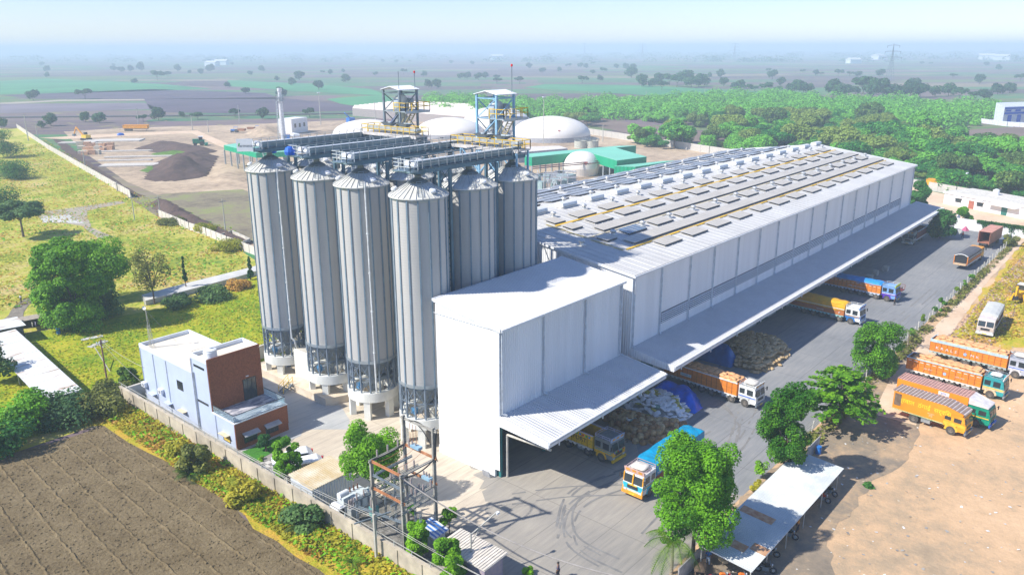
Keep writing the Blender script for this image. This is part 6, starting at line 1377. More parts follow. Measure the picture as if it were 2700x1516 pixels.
# railway line beyond the site
b = MB(); L = [G(-60, 312), G(600, 306), G(1000, 300), G(1500, 292)]
for a, c in zip(L, L[1:]):
    b.bar((*a, .4), (*c, .4), 5, .8)
o = b.build('railway_embankment', mt('ballast_dark', (.12, .11, .11), .9)); o['kind'] = 'structure'
sheet('farm_track', [G(*p) for p in [(640, 256), (900, 283), (1000, 290), (1000, 294), (890, 288), (640, 260)]], .1, TRACK)
sheet('farm_track', [G(*p) for p in [(0, 272), (160, 264), (400, 262), (700, 248), (700, 250), (400, 265), (160, 268), (0, 277)]], .1, mt('pale_mud', None))
sheet('site_road', [G(*p) for p in [(100, 365), (330, 352), (520, 345), (600, 380), (640, 400), (620, 402), (575, 385), (505, 352), (330, 360), (170, 368)]], .1, TRACK)
for nm, pts, m_ in (('green_field', [(0, 215), (120, 208), (420, 222), (560, 235), (380, 242), (0, 250)], mt('crop_green', (.06, .27, .09), .95, var=.15, scale=.01)), ('green_field', [(600, 212), (820, 222), (980, 236), (1040, 262), (1000, 290), (900, 275), (860, 262), (1000, 252), (760, 240), (600, 228)], mt('crop_green', None)),
                    ('dark_field', [(0, 252), (400, 236), (700, 246), (740, 262), (400, 262), (100, 262)], mt('dark_ploughed_field', (.10, .07, .095), .95, var=.15, scale=.02)), ('dark_field', [(380, 262), (740, 258), (940, 282), (1000, 292), (600, 300), (400, 296)], mt('dark_ploughed_field', None)),
                    ('green_field', [(1440, 222), (1700, 226), (2050, 246), (1950, 256), (1700, 252), (1380, 232)], mt('crop_green', None)), ('pale_field', [(1520, 305), (1700, 330), (1870, 350), (1850, 375), (1700, 362), (1560, 332)], mt('brown_field', (.20, .14, .11), .95, var=.1, scale=.03)),
                    ('row_crop_field', [(2540, 345), (2740, 330), (2760, 380), (2620, 378), (2500, 360)], mt('brown_field', None)), ('dry_field', [(2060, 262), (2330, 258), (2330, 275), (2160, 272)], mt('dry_straw_field', (.34, .28, .15), .95, var=.1, scale=.02)), ('tan_field', [(0, 275), (380, 272), (420, 288), (0, 300)], mt('lilac_brown_field', (.20, .16, .19), .95, var=.15, scale=.02))):
    sheet(nm, [G(*p) for p in pts], .12, m_)
# blue roofed works at the right edge
t = thing('works_building', 'white building with bright blue bands at the right edge behind the woodland', 'building', (0, 0, 0))
zc = lambda px: G(*px)
a, c = G(2642, 328), G(2790, 322); A3, C3 = Vector((*a, 0)), Vector((*c, 0)); dn = (C3-A3).normalized(); pn = Vector((-dn.y, dn.x, 0))*6
if pn.x*_y0.x+pn.y*_y0.y < 0: pn = -pn
def band(p, q, z0, z1, nm, m_, off=0.0):
    b = MB(); o_ = -pn.normalized()*off; b.add([p+o_+Vector((0, 0, z0)), q+o_+Vector((0, 0, z0)), q+o_+Vector((0, 0, z1)), p+o_+Vector((0, 0, z1))], [(0, 1, 2, 3)]); return b.build(nm, m_, t)
BLB = mt('bright_blue_sheet', (.01, .10, .62), .5)
band(A3, C3, 0, 9.5, 'wall', mt('works_white', (.72, .74, .80), .7)); band(A3, C3, 8.2, 9.2, 'blue_band', BLB, .3); band(A3, C3, 5.4, 6.6, 'blue_band', BLB, .5)
for k in range(3): p = A3+dn*(3+k*7); band(p, p+dn*3, .8, 5.0, 'shutter', BLB, .2); band(A3+dn*(1+7*k), A3+dn*(5+7*k), 6.8, 8.0, 'window', BLB, .2)
b = MB(); e = pn; b.add([A3+Vector((0, 0, 9.5)), C3+Vector((0, 0, 9.5)), C3+e+Vector((0, 0, 11.5)), A3+e+Vector((0, 0, 11.5))], [(0, 1, 2, 3)]); b.add([A3, A3+e, A3+e+Vector((0, 0, 11.5)), A3+Vector((0, 0, 9.5))], [(0, 1, 2, 3)]); b.build('roof', mt('works_roof_grey', (.62, .66, .74), .6), t)
t2 = precast('white yard wall around the blue banded building', [G(2585, 325), G(2655, 334), G(2790, 342)], 2.6, 6, mt('works_white', None))
# white quarters with windows, and the white yard wall
sheet('quarters_ground', wavy([G(*p) for p in [(2395, 492), (2520, 518), (2720, 556), (2790, 660), (2600, 640), (2400, 612), (2420, 560)]], .4, 4, rnd), .03, TRACK)
t = thing('staff_quarters', 'long single storey white quarters with a flat roof and small windows', 'building', (0, 0, 0))
qa, qb = Vector((*G(2487, 537), 0)), Vector((*G(2730, 585), 0)); dn = (qb-qa).normalized(); pn = Vector((-dn.y, dn.x, 0)); L = (qb-qa).length+8; dep = 11
if pn.x < 0: pn = -pn
def lq(u, v, z): p = qa+dn*u+pn*v; return (p.x, p.y, z)
def qbox(u0, u1, v0, v1, z0, z1, nm, m_, par):
    b = MB(); v = [lq(u, w, z) for z in (z0, z1) for w in (v0, v1) for u in (u0, u1)]; b.add(v, [(0, 2, 3, 1), (4, 5, 7, 6), (0, 1, 5, 4), (2, 6, 7, 3), (0, 4, 6, 2), (1, 3, 7, 5)]); return b.build(nm, m_, par)
QW = mt('quarters_white', (.78, .77, .76), .8, var=.04, scale=.2)
qbox(0, L, 0, dep, 0, 3.0, 'wall', QW, t); qbox(-.3, L, -.3, dep+.3, 3.0, 3.5, 'parapet', QW, t); qbox(0, L, .1, dep, 3.5, 3.56, 'roof', mt('quarters_roof', (.68, .64, .56), .9), t)
for u in (4.5, 11, 25, 29.5, 34.5): w_ = qbox(u-.9, u+.9, -.06, 0, 1.1, 2.1, 'window', GLASS, t); qbox(u-1.1, u+1.1, -.6, 0, 2.35, 2.45, 'sunshade', QW, w_)
for u, m_ in ((8.5, mt('door_red_brown', (.40, .13, .08), .6)), (18, mt('door_green', (.02, .16, .13), .6))): qbox(u-.8, u+.8, -.06, 0, 0, 2.2, 'door', m_, t)
qbox(14, 22, -1.6, 0, 2.4, 2.6, 'porch_slab', QW, t)
for u in (5, 11.5, 26, 31, 36): qbox(u-.5, u+.3, -.5, -.05, 2.5, 2.95, 'air_conditioner', WHITE, t)
b = MB(); b.lathe([(.8, 0), (.8, 1.3), (.3, 1.6), (0, 1.6)], 16); o = b.build('water_tank', WHITE, None, loc=lq(10, 7, 3.56)); tag(o, 'white water tank on the roof of the quarters', 'water tank')
wa, wb = Vector((*G(2517, 602), 0)), Vector((*G(2725, 632), 0))
t = thing('white_wall', 'high white wall with ivy below the quarters', 'wall', (0, 0, 0)); b = MB(); b.bar(wa+Vector((0, 0, 1.3)), wb+Vector((0, 0, 1.3)), .2, 2.6); b.bar(wa+Vector((0, 0, 1.3)), Vector((*G(2530, 578), 1.3)), .2, 2.6); b.build('wall', QW, t)
r = random.Random(6); P = []
for _ in range(4200):
    f = r.uniform(.28, 1.02); p = wa.lerp(wb, f); dz = abs(r.gauss(0, .35))*(1+1.4*(math.sin(f*37) > .4)); P.append(((p.x-.25+r.uniform(-.15, .5), p.y+r.uniform(-.3, .15), 2.75-dz), (-.5, -.6, .6)))
o = link('ivy', leaf_mesh('ivy', P, .3, [DKGR], r), t)
b = MB(); k0 = Vector((*G(2395, 598), 0)); k1 = Vector((*G(2535, 618), 0)); b.bar(k0+Vector((0, 0, .5)), k1+Vector((0, 0, .5)), .4, 1.0); o = b.build('low_wall', mt('stained_white_wall', (.62, .64, .62), .9, scale=1, col2=(.42, .42, .38))); tag(o, 'low stained white wall at the far end of the truck yard', 'wall')
# laundry heap and rubbish in front of the white wall
for k, (x, y, c, l) in enumerate([(2556, 600, (.02, .22, .8), 'bright blue plastic sheet in front of the white wall'), (2568, 606, (.03, .18, .6), 'second blue plastic sheet in front of the white wall'), (2545, 608, (.5, .1, .2), 'small reddish bundle in front of the white wall'), (2585, 595, (.06, .05, .08), 'dark hanging clothes before the white wall')]):
    b = MB(); rr = random.Random(k); n = 7
    b.add([(0, 0, 1.1)]+[(1.1*math.cos(2*PI*i/n)*rr.uniform(.7, 1.2), .9*math.sin(2*PI*i/n), 0) for i in range(n)], [(0, i+1, (i+1) % n+1) for i in range(n)]); o = b.build('plastic_sheet', mt('sheet_col_%d' % k, c, .5), None, loc=(*G(x, y), .03)); tag(o, l, 'plastic sheet')
# site clutter: slabs, pallets of bricks, machines
CS = mt('cast_slab', (.62, .57, .50), .85, var=.1)
for k, (x, y, w, d_) in enumerate([(350, 437, 22, 7), (365, 415, 26, 2.5), (340, 400, 24, 2.5), (330, 425, 20, 2.0), (300, 372, 26, 10), (205, 378, 16, 5)]):
    b = MB(); b.box(-w/2, w/2, -d_/2, d_/2, 0, .5); o = b.build('foundation_slab', CS, None, loc=(*G(x, y), .03)); o.rotation_euler = (0, 0, -YAW+R(8)); tag(o, ['large pale foundation slab on the building site, nearest', 'long narrow foundation strip behind the nearest slab', 'foundation strip in the middle distance of the site', 'short foundation strip nearest the brick pallets', 'widest white slab beside the yellow excavator', 'pale slab beyond the brick pallets'][k], 'slab')
for k in range(16):
    x, y = 215+(k % 6)*15+rp.uniform(-4, 4), 385+(k//6)*11+rp.uniform(-2, 2); t = thing('brick_pallet', 'pallet stacked with pale orange building blocks', 'pallet', (*G(x, y), .05), rp.uniform(-.2, .2)-YAW, 'pallets of building blocks')
    b = MB(); h = rp.uniform(1.2, 2.0)
    for q in range(4): b.box(-1.5+(q % 2)*.05, 1.4, -1.0+(q//2)*.05, 1.0, q*h/4, q*h/4+h/4-.06)
    b.build('block_stack', mt('block_orange', (.62, .36, .22), .9, var=.2) if k % 3 else mt('block_cream', (.66, .58, .46), .9), t); b = MB(); b.box(-1.5, 1.5, -1, 1, -.03, .0); b.build('pallet_base', WOOD, t)
for (x, y) in ((525, 385),):
    t = thing('tractor', 'green harvester machine parked between the soil heaps', 'tractor', (*G(x, y), .1), -YAW+.3); gp = mt('machine_green', (.01, .26, .13), .5)
    b = MB(); b.box(-2.5, 2.5, -1.2, 1.2, 1, 2.6); b.box(-2.5, 0, -1.2, 1.2, 2.6, 3.0); b.build('body', gp, t); b = MB(); b.box(.2, 1.8, -1, 1, 2.6, 4.0); b.build('cab', GLASS, t); b = MB(); b.box(0, 2.1, -1.2, 1.2, 4.0, 4.15); b.build('roof', WHITE, t)
    b = MB(); b.box(2.5, 3.8, -2.6, 2.6, .3, 1.1); b.build('header', gp, t)
    for xx, rr in ((-1.5, .7), (1.4, 1.0)):
        for yy in (-1.4, 1.4): b = MB(); b.cyl((xx, yy-.25, rr), (xx, yy+.25, rr), rr, n=16); b.build('wheel', TYRE, t)
def small_tractor(px, lbl, col, rz=0):
    t = thing('tractor', lbl, 'tractor', (*G(*px), .1), rz); b = MB(); b.box(-.6, 2.2, -.5, .5, .8, 1.6); b.box(-1.5, -.3, -.9, .9, 1.2, 1.5); b.build('body', col, t); b = MB(); b.box(-1.4, .3, -.9, .9, 2.7, 2.8); b.bar((-1.3, -.8, 1.5), (-1.3, -.8, 2.7), .08); b.bar((.2, .8, 1.5), (.2, .8, 2.7), .08); b.build('canopy', col, t)
    for xx, rr in ((-1.0, .85), (1.6, .5)):
        for yy in (-.9, .9): b = MB(); b.cyl((xx, yy-.2, rr), (xx, yy+.2, rr), rr, n=14); b.build('wheel', TYRE, t)
    b = MB(); b.box(-5.8, -2, -1.1, 1.1, .9, 2.0); b.build('trailer_body', RUST, t)
TB = mt('tractor_blue', (.02, .18, .62), .4); small_tractor((620, 350), 'blue tractor with a rusty trailer near the sand heap', TB, -YAW+3.0); small_tractor((682, 346), 'second blue tractor beside the sand heap', TB, -YAW)
t = thing('excavator', 'yellow excavator with raised boom at the far end of the site', 'excavator', (*G(228, 371), .1), -YAW+2.6)
b = MB(); b.box(-2, 1.6, -1.3, 1.3, 1.2, 2.6); b.build('body', YEL, t); b = MB(); b.box(.4, 1.6, -1.3, 0, 2.6, 3.8); b.build('cab', GLASS, t)
b = MB(); b.bar((1.4, .3, 2.2), (6.5, .3, 6.0), .5, .7); b.bar((6.5, .3, 6.0), (9.0, .3, 2.6), .4, .5); b.build('boom', mt('excavator_orange', (.75, .33, .04), .5), t)
b = MB(); b.box(8.4, 9.6, -.4, 1.0, 1.6, 2.7); b.build('bucket', DSTEEL, t)
for yy in (-1.3, 1.3): b = MB(); b.box(-2.2, 2.2, yy-.35, yy+.35, 0, 1.0); b.build('track', BLACK, t)
t = thing('mixer_truck', 'white and blue concrete mixer truck in front of the white cabin', 'truck', (*G(782, 372), .1), -YAW+.1)
b = MB(); b.cyl((-2.6, 0, 2.6), (-1.0, 0, 2.4), .7, 1.4, 16); b.cyl((-1.0, 0, 2.4), (1.6, 0, 2.2), 1.4, 1.0, 16); b.build('drum', WHITE, t); b = MB(); b.box(-4.8, -3.0, -1.2, 1.2, .8, 2.8); b.build('cab', TB, t); b = MB(); b.box(-4.9, -4.75, -1, 1, 1.7, 2.5); b.build('windscreen', GLASS, t); b = MB(); b.box(-4.8, 3.6, -.6, .6, .7, 1.0); b.build('chassis', DSTEEL, t)
for xx in (-4, 1.0, 2.4):
    for yy in (-1, 1): b = MB(); b.cyl((xx, yy-.25, .5), (xx, yy+.25, .5), .5, n=12); b.build('wheel', TYRE, t)
t = thing('excavator', 'blue crane machine by the left dome behind the rear gantry', 'excavator', (*G(925, 330), .1), 0); b = MB(); b.box(-2, 2, -1.5, 1.5, 1, 4); b.bar((0, 0, 3.5), (-4, 0, 7), .6); b.build('body', TB, t); b = MB(); b.box(-2, 2, -1.6, 1.6, 0, 1); b.build('track', BLACK, t)
o = link('sheet_heap', bpy.data.meshes['bundled_tarpaulin'], None, (*G(318, 358), .1), (0, 0, 0), (3, 2.4, 1.3)); tag(o, 'blue plastic sheet heap near the orange trailer', 'tarpaulin')
# small hazy buildings and sheds in the fields
for k, (x, y) in enumerate(((585, 172), (560, 176), (2250, 168), (2315, 158), (2640, 160), (2600, 158), (1310, 158))):
    p = G(x, y); s = near(p)/700; t = thing('farmhouse', 'tiny white farmhouse lost in the haze of the fields', 'house', (*p, 0), rp.uniform(0, 3), 'hazy farmhouses in the fields'); b = MB(); b.box(-5*s, 5*s, -3*s, 3*s, 0, 3*s); b.build('wall', WHITE, t); b = MB(); b.xprism([(-3.3*s, 3*s), (3.3*s, 3*s), (0, 4.4*s)], -5.2*s, 5.2*s); b.build('roof', mt('haze_roof', (.7, .7, .7), .7), t)
# ------------------------------------------------------------------ sacks
def pillow(name, a, b_, c, mat, sd, e=.75):
    r = random.Random(sd); mb = MB(); n, m = 14, 7; v = []; pw = lambda t, k: math.copysign(abs(t)**k, t)
    for j in range(m+1):
        f = -PI/2+PI*j/m
        for i in range(n):
            th = 2*PI*i/n; k = 1+r.uniform(-.05, .05)
            v.append((a/2*pw(math.cos(f), .8)*pw(math.cos(th), .45)*k, b_/2*pw(math.cos(f), .8)*pw(math.sin(th), .5)*k, c/2*math.sin(f)*(1+.12*math.cos(th*2+sd))*k))
    mb.add(v, [(j*n+i, j*n+(i+1) % n, (j+1)*n+(i+1) % n, (j+1)*n+i) for j in range(m) for i in range(n)])
    return mb.mesh(name, mat, True)
JUTE = mt('jute_cloth', (.54, .37, .18), .9, var=.2, scale=3, bump=.01); JUTEL = mt('jute_cloth_pale', (.66, .48, .26), .9, var=.2, scale=3, bump=.01)
WSACK = mt('white_woven_sack', (.90, .89, .87), .6, var=.05, scale=2); YSACK = mt('yellow_woven_sack', (.55, .50, .12), .7); GSACK = mt('green_woven_sack', (.28, .42, .34), .7)
OSACK = mt('orange_jute', (.78, .42, .19), .85, var=.2, scale=2.5)
PW = [pillow('sack', .95, .62, .28, WSACK, k) for k in range(4)]; PY = pillow('sack', .95, .62, .28, YSACK, 5); PG = pillow('sack', .95, .62, .28, GSACK, 6)
PJ = [pillow('sack', .98, .62, .40, m_, k+9) for k, m_ in enumerate((JUTE, JUTEL, JUTE, JUTEL))]; PO = [pillow('sack', .95, .60, .32, OSACK, k+15) for k in range(3)]
def bale():
    b = MB(); b.lathe([(0, -.36), (.30, -.34), (.36, -.2), (.38, 0), (.36, .2), (.30, .34), (0, .36)], 12); b.lathe([(.2, .35), (.22, .37), (.24, .35)], 12); return b
PB = [bale().mesh('bale', m_, True) for m_ in (JUTE, JUTEL, mt('jute_cloth_rust', (.42, .23, .10), .9, var=.2, scale=3))]
def heap(poly, h, meshes, step, names, rnd_, upright=False, tilt=18, core=None, lim=999):
    xs = [p[0] for p in poly]; ys = [p[1] for p in poly]
    cx, cy = sum(xs)/len(xs), sum(ys)/len(ys); k = 0
    def hh(x, y):
        m = 1e9
        for a, b_ in zip(poly, poly[1:]+poly[:1]):
            ax, ay = b_[0]-a[0], b_[1]-a[1]; L = ax*ax+ay*ay; t_ = max(0, min(1, ((x-a[0])*ax+(y-a[1])*ay)/L)); m = min(m, math.hypot(x-a[0]-ax*t_, y-a[1]-ay*t_))
        return h*min(1, m/(h*1.1+.3))**.8
    x = min(xs)
    while x < max(xs):
        y = min(ys)
        while y < max(ys):
            px, py = x+rnd_.uniform(-.2, .2), y+rnd_.uniform(-.2, .2)
            if inpoly((px, py), poly) and k < lim:
                z = hh(px, py)+rnd_.uniform(-.05, .12); nm, me, lbl, grp = meshes(px, py, rnd_)
                o = link(nm, me, None, (px, py, max(.14, z)), (R(rnd_.uniform(-tilt, tilt))+(R(90) if upright and rnd_.random() < .35 else 0), R(rnd_.uniform(-tilt, tilt)), rnd_.uniform(0, 6)))
                tag(o, lbl, 'sack', grp); k += 1
            y += step
        x += step*1.05
    c = [(cx+(p[0]-cx)*.93, cy+(p[1]-cy)*.93) for p in poly]
    mound(core, c, h*.93, JUTE if core != 'white_sack_heap' else mt('heap_core', (.45, .44, .42), .9), z=.05, seg=.6, rough=.15, kd='stuff', label='packed sacks filling the inside of the heap')
rs = random.Random(33)
def mw(x, y, r_):
    q = r_.random()
    if q < .10: return ('plastic_sack', PY, 'yellow woven sack among the white sacks of the loose heap', 'yellow sacks in the white heap')
    if q < .15: return ('plastic_sack', PG, 'green woven sack among the white sacks of the loose heap', 'green sacks in the white heap')
    return ('plastic_sack', PW[r_.randrange(4)], 'white woven sack tumbled on the loose heap next to the blue tarpaulin', 'white sacks of the heap')
heap([(20.8, -5.2), (21.6, -1.2), (24.6, -.2), (28.4, -.9), (29.0, -3.8), (27.4, -6.6), (24.0, -8.5), (22.2, -8.2)], 1.25, mw, .60, None, rs, tilt=28, core='white_sack_heap')
heap([(15.8, -4.2), (17.6, -.8), (20.8, -.4), (21.2, -5.4), (23.0, -8.5), (21.0, -9.0), (16.6, -8.6), (15.3, -6.6)], .95, lambda x, y, r_: ('jute_bale', PB[r_.randrange(3)], 'stumpy brown jute bale in the heap behind the blue tarped truck', 'stumpy jute bales'), .62, None, rs, upright=True, tilt=16, core='jute_bale_heap')
heap([(42.6, -8.8), (43.0, -4.6), (46.8, -3.0), (47.0, -.4), (55.8, -.3), (56.2, -6.2), (53.2, -8.9), (48.0, -9.7)], 1.3, lambda x, y, r_: ('jute_sack', PJ[r_.randrange(4)], 'bulging jute sack of the wide brown heap under the canopy edge', 'jute sacks of the wide heap'), .66, None, rs, tilt=15, core='jute_sack_heap', lim=290)
def tarp_heap(lbl, poly, h, mat):
    o = mound('tarpaulin', poly, h, mat, z=.05, seg=.45, rough=.35, kd='thing'); del o['kind']; tag(o, lbl, 'tarpaulin')
BT = mt('royal_blue_tarp', (.0, .14, .78), .35, var=.15, scale=1.2, bump=.06, bscale=2)
tarp_heap('crumpled royal blue tarpaulin behind the white sack heap', wavy([(26.6, -1.0), (26.4, -5.0), (26.2, -8.0), (28.4, -7.8), (31.6, -5.2), (31.4, -1.8), (29.4, -.6)], .15, 1, rs), 1.5, BT)
tarp_heap('smooth blue tarpaulin over the end of the wide jute heap', [(42.4, -4.9), (42.2, .3), (46.9, .4), (46.9, -3.0), (45.0, -4.8)], 1.9, mt('dark_blue_tarp', (.01, .12, .42), .35, var=.1, bump=.03))
for k, (x, y, c, l) in enumerate([(18.2, -4.6, GSACK, 'teal cloth lying on the brown bales'), (18.0, -3.9, WSACK, 'white printed cloth lying on the brown bales'), (21, -.9, GSACK, 'crumpled green cloth at the wall end of the sack heaps')]):
    o = link('cloth_scrap', pillow('scrap', 1.3, .7, .25, c, k+40), None, (x, y, 1.15), (.2, .1, k)); tag(o, l, 'cloth')
for k, (x, y) in enumerate(((103, -5.4), (99, -5.6), (107.5, -6.0))):
    t = thing('paper_stack', 'small grey stack of flat empty sacks at the canopy edge, '+['middle one', 'nearest one', 'farthest and tallest one'][k], 'stack', (x, y, .05)); b = MB()
    for q in range(6): b.box(-.6+rs.uniform(-.1, .1), .6, -.5, .5+rs.uniform(-.1, .1), q*.16, q*.16+.14)
    b.build('sheets', mt('grey_sacking', (.45, .43, .38), .9), t)
# ------------------------------------------------------------------ trucks
def P_(n, c, r_=.45): return mt(n, c, r_, var=.12, scale=2.2)
CH = mt('chassis_dark', (.07, .065, .06), .8, var=.2)
def wheels(t, axles, yw=1.02, r_=.54, dual_from=1):
    for i, x in enumerate(axles):
        for s in (-1, 1):
            wd = .28 if i < dual_from else .5
            b = MB(); y0, y1 = sorted((s*(yw+.1), s*(yw+.1-wd))); b.cyl((x, y0, r_), (x, y1, r_), r_, n=20); w = b.build('wheel', TYRE, t)
            b = MB(); b.lathe([(.27, 0), (.25, .03), (.16, -.02), (.12, .05), (0, .06)], 14); o = b.build('rim', HUB, w, loc=(x, s*(yw+.1)+s*.005, r_)); o.rotation_euler = (R(-90)*s, 0, 0)
def cab(t, c1, c2, c3, rack=None, x0=-.95, zt=2.7, brd=None, cargo=None, simple=False, stripe=None):
    b = MB(); pr = [(x0, .95), (-.55, .95), (-.55, 1.15), (.55, 1.15), (.55, .62), (1.35, .62), (1.42, 1.0), (1.40, 1.55), (1.18, zt-.12), (1.0, zt), (x0, zt)]
    b.yprism(pr, -1.12, 1.12); o = b.build('cab', c1, t)
    b = MB()                       # lower colour panels and wheel arches
    for s in (-1, 1):
        y0, y1 = (s*1.125, s*1.14) if s > 0 else (s*1.14, s*1.125)
        b.box(x0, -.5, y0, y1, .95, 1.5); b.box(-.5, 1.38, y0, y1, 1.18, 1.5)
        for k in range(8):
            a, a2 = PI*k/8, PI*(k+1)/8; b.bar((-.02-.62*math.cos(a), s*1.1, .55+.62*math.sin(a)), (-.02-.62*math.cos(a2), s*1.1, .55+.62*math.sin(a2)), .10, .22)
    b.box(1.405, 1.43, -1.1, 1.1, .95, 1.5); b.build('lower_panel', c2, o)
    if stripe:
        b = MB()
        for s in (-1, 1): y0, y1 = sorted((s*1.142, s*1.155)); b.box(x0+.05, 1.3, y0, y1, 1.34, 1.44)
        b.build('stripe', stripe, o)
    b = MB()
    for s in (-1, 1):
        z0, z1 = 1.62, zt-.30; xa = 1.415-.22*(z0-1.55)/(zt-1.67); xb = 1.415-.22*(z1-1.55)/(zt-1.67); y0, y1 = s*.08, s*1.02
        b.add([(xa+.02, y0, z0), (xa+.02, y1, z0), (xb+.02, y1, z1), (xb+.02, y0, z1)], [(0, 1, 2, 3)])
    b.build('windscreen', GLASS, o)
    for s in (-1, 1):
        b = MB(); y0, y1 = sorted((s*1.12, s*1.135)); b.box(.15, .95, y0, y1, 1.65, zt-.35); d = b.build('door_window', GLASS, o)
        b = MB(); b.box(x0+.12, -.15, y0, y1, 1.7, zt-.35); b.build('side_window', GLASS, o)
        b = MB(); b.bar((1.35, s*1.15, 2.2), (1.5, s*1.4, 2.3), .05); b.box(1.42, 1.5, s*1.4-.09, s*1.4+.09, 1.9, 2.35); b.build('mirror', BLACK, o)
        b = MB(); b.box(1.42, 1.45, s*.85-.16, s*.85+.16, .72, .92); b.build('headlight', mt('clear_lamp', None), o)
    b = MB(); b.box(1.42, 1.46, -.6, .6, 1.05, 1.38); b.build('grille', FRAME, o)
    b = MB(); b.box(1.38, 1.56, -1.18, 1.18, .42, .70); bm_ = b.build('bumper', c3, t)
    b = MB(); b.box(1.565, 1.58, -.3, .3, .48, .62); b.build('number_plate', mt('plate_yellow', (.85, .60, .05), .5), bm_)
    if rack:
        b = MB()
        for z in (zt+.12, zt+.35): b.bar((x0, -1.05, z), (1.0, -1.05, z), .04); b.bar((x0, 1.05, z), (1.0, 1.05, z), .04); b.bar((x0, -1.05, z), (x0, 1.05, z), .04)
        for x in (x0, 0, 1.0):
            for s in (-1.05, 1.05): b.bar((x, s, zt), (x, s, zt+.35), .04)
        b.build('roof_rack', rack, o)
        b = MB(); b.add([(1.16, -1.12, zt-.18), (1.16, 1.12, zt-.18), (1.3, 1.12, zt+.42), (1.3, -1.12, zt+.42), (1.08, -1.12, zt-.1), (1.08, 1.12, zt-.1), (1.22, 1.12, zt+.42), (1.22, -1.12, zt+.42)], [(0, 1, 2, 3), (4, 7, 6, 5), (0, 4, 5, 1), (3, 2, 6, 7), (0, 3, 7, 4), (1, 5, 6, 2)])
        vs = b.build('head_board', brd or rack, o)
        b = MB()
        for y in (-.7, 0, .7): b.add([(1.235, y-.22, zt+.08), (1.235, y+.22, zt+.08), (1.29, y+.22, zt+.32), (1.29, y-.22, zt+.32)], [(0, 1, 2, 3)])
        b.build('painted_panel', mt('plate_orange', (.9, .40, .03), .5), vs)
    return o
def stake_body(t, L, col, rail, trim, x1=-1.15, z0=1.12, z1=2.68, marks=None, panels=True, floor=None):
    body = MB(); x0 = x1-L
    for s in (-1, 1):
        y0, y1 = sorted((s*1.1, s*1.16)); body.box(x0, x1, y0, y1, z0, z1)
    body.box(x0, x0+.06, -1.1, 1.1, z0, z1); body.box(x1-.06, x1, -1.1, 1.1, z0, z1)
    o = body.build('load_body', col, t)
    b = MB(); b.box(x0+.06, x1-.06, -1.1, 1.1, z0, z0+.06); b.build('floor', floor or WOOD, o)
    b = MB(); n = round(L/.72)
    for k in range(n+1):
        x = x0+L*k/n
        for s in (-1, 1): y0, y1 = sorted((s*1.16, s*1.20)); b.box(max(x0, x-.03), min(x1, x+.03), y0, y1, z0, z1-.05)
    for z in (z0+.4, z0+.8):
        for s in (-1, 1): y0, y1 = sorted((s*1.16, s*1.175)); b.box(x0, x1, y0, y1, z, z+.02)
    b.build('stake', mt('dark_'+col.name, tuple(.5*c for c in col['base'])) if 'base' in col else col, o)
    b = MB()
    for s in (-1, 1): y0, y1 = sorted((s*1.08, s*1.24)); b.box(x0, x1, y0, y1, z1, z1+.10)
    b.box(x0-.04, x0+.04, -1.08, 1.08, z1, z1+.1); b.build('top_rail', rail, o)
    b = MB(); k = 0; x = x0
    for s in (-1, 1): y0, y1 = sorted((s*1.08, s*1.22)); b.box(x0, x1, y0, y1, z0-.14, z0-.02)
    while x < x1-.3:
        for s in (-1, 1): y0, y1 = sorted((s*1.14, s*1.2)); b.box(x, x+.32, y0, y1, z0-.30, z0-.14)
        x += .62
    b.build('lower_trim', trim, o)
    if marks:
        b = MB()
        for k in range(n):
            x = x0+L*(k+.5)/n
            for s in (-1, 1): y0, y1 = sorted((s*1.172, s*1.182)); b.box(x-.2, x+.2, y0, y1, z1-.32, z1-.24)
        b.build('painted_marks', marks, o)
    return o
def chassis(t, L, axles):
    b = MB(); b.box(-1.15-L+.3, 1.3, -.5, -.36, .62, .9); b.box(-1.15-L+.3, 1.3, .36, .5, .62, .9)
    for x in axles: b.box(x-.08, x+.08, -.9, .9, .42, .58)
    x = -1.5
    while x > -1.1-L: b.box(x-.05, x+.05, -1.05, 1.05, .88, .98); x -= 1.2
    b.build('chassis', CH, t)
    b = MB(); b.box(-3.3, -2.3, -1.05, -.55, .45, .95); b.build('fuel_tank', STEEL, t)
for m_, c in ((ORANGE, (.9, .27, .015)),): m_['base'] = c
def colm(n, c):
    m_ = P_(n, c); m_['base'] = c; return m_
def sacks_on(t_loc, rz, L, z, lbl, grp, nacross=4, x1=-1.35):
    c, s = math.cos(rz), math.sin(rz); n = int((L-.3)/.82)
    for layer, (na, zz) in enumerate(((nacross, z), (nacross-1, z+.24))):
        for i in range(n-layer):
            for j in range(na):
                if layer and rs.random() < .12: continue
                x = x1-.45-i*.82-.3*layer+rs.uniform(-.06, .06); y = (j-(na-1)/2)*.55+rs.uniform(-.04, .04)
                o = link('grain_sack', PO[rs.randrange(3)], None, (t_loc[0]+c*x-s*y, t_loc[1]+s*x+c*y, zz+rs.uniform(-.03, .05)), (R(rs.uniform(-9, 9)), R(rs.uniform(-9, 9)), rz+R(rs.uniform(-8, 8)))); tag(o, lbl, 'sack', grp)
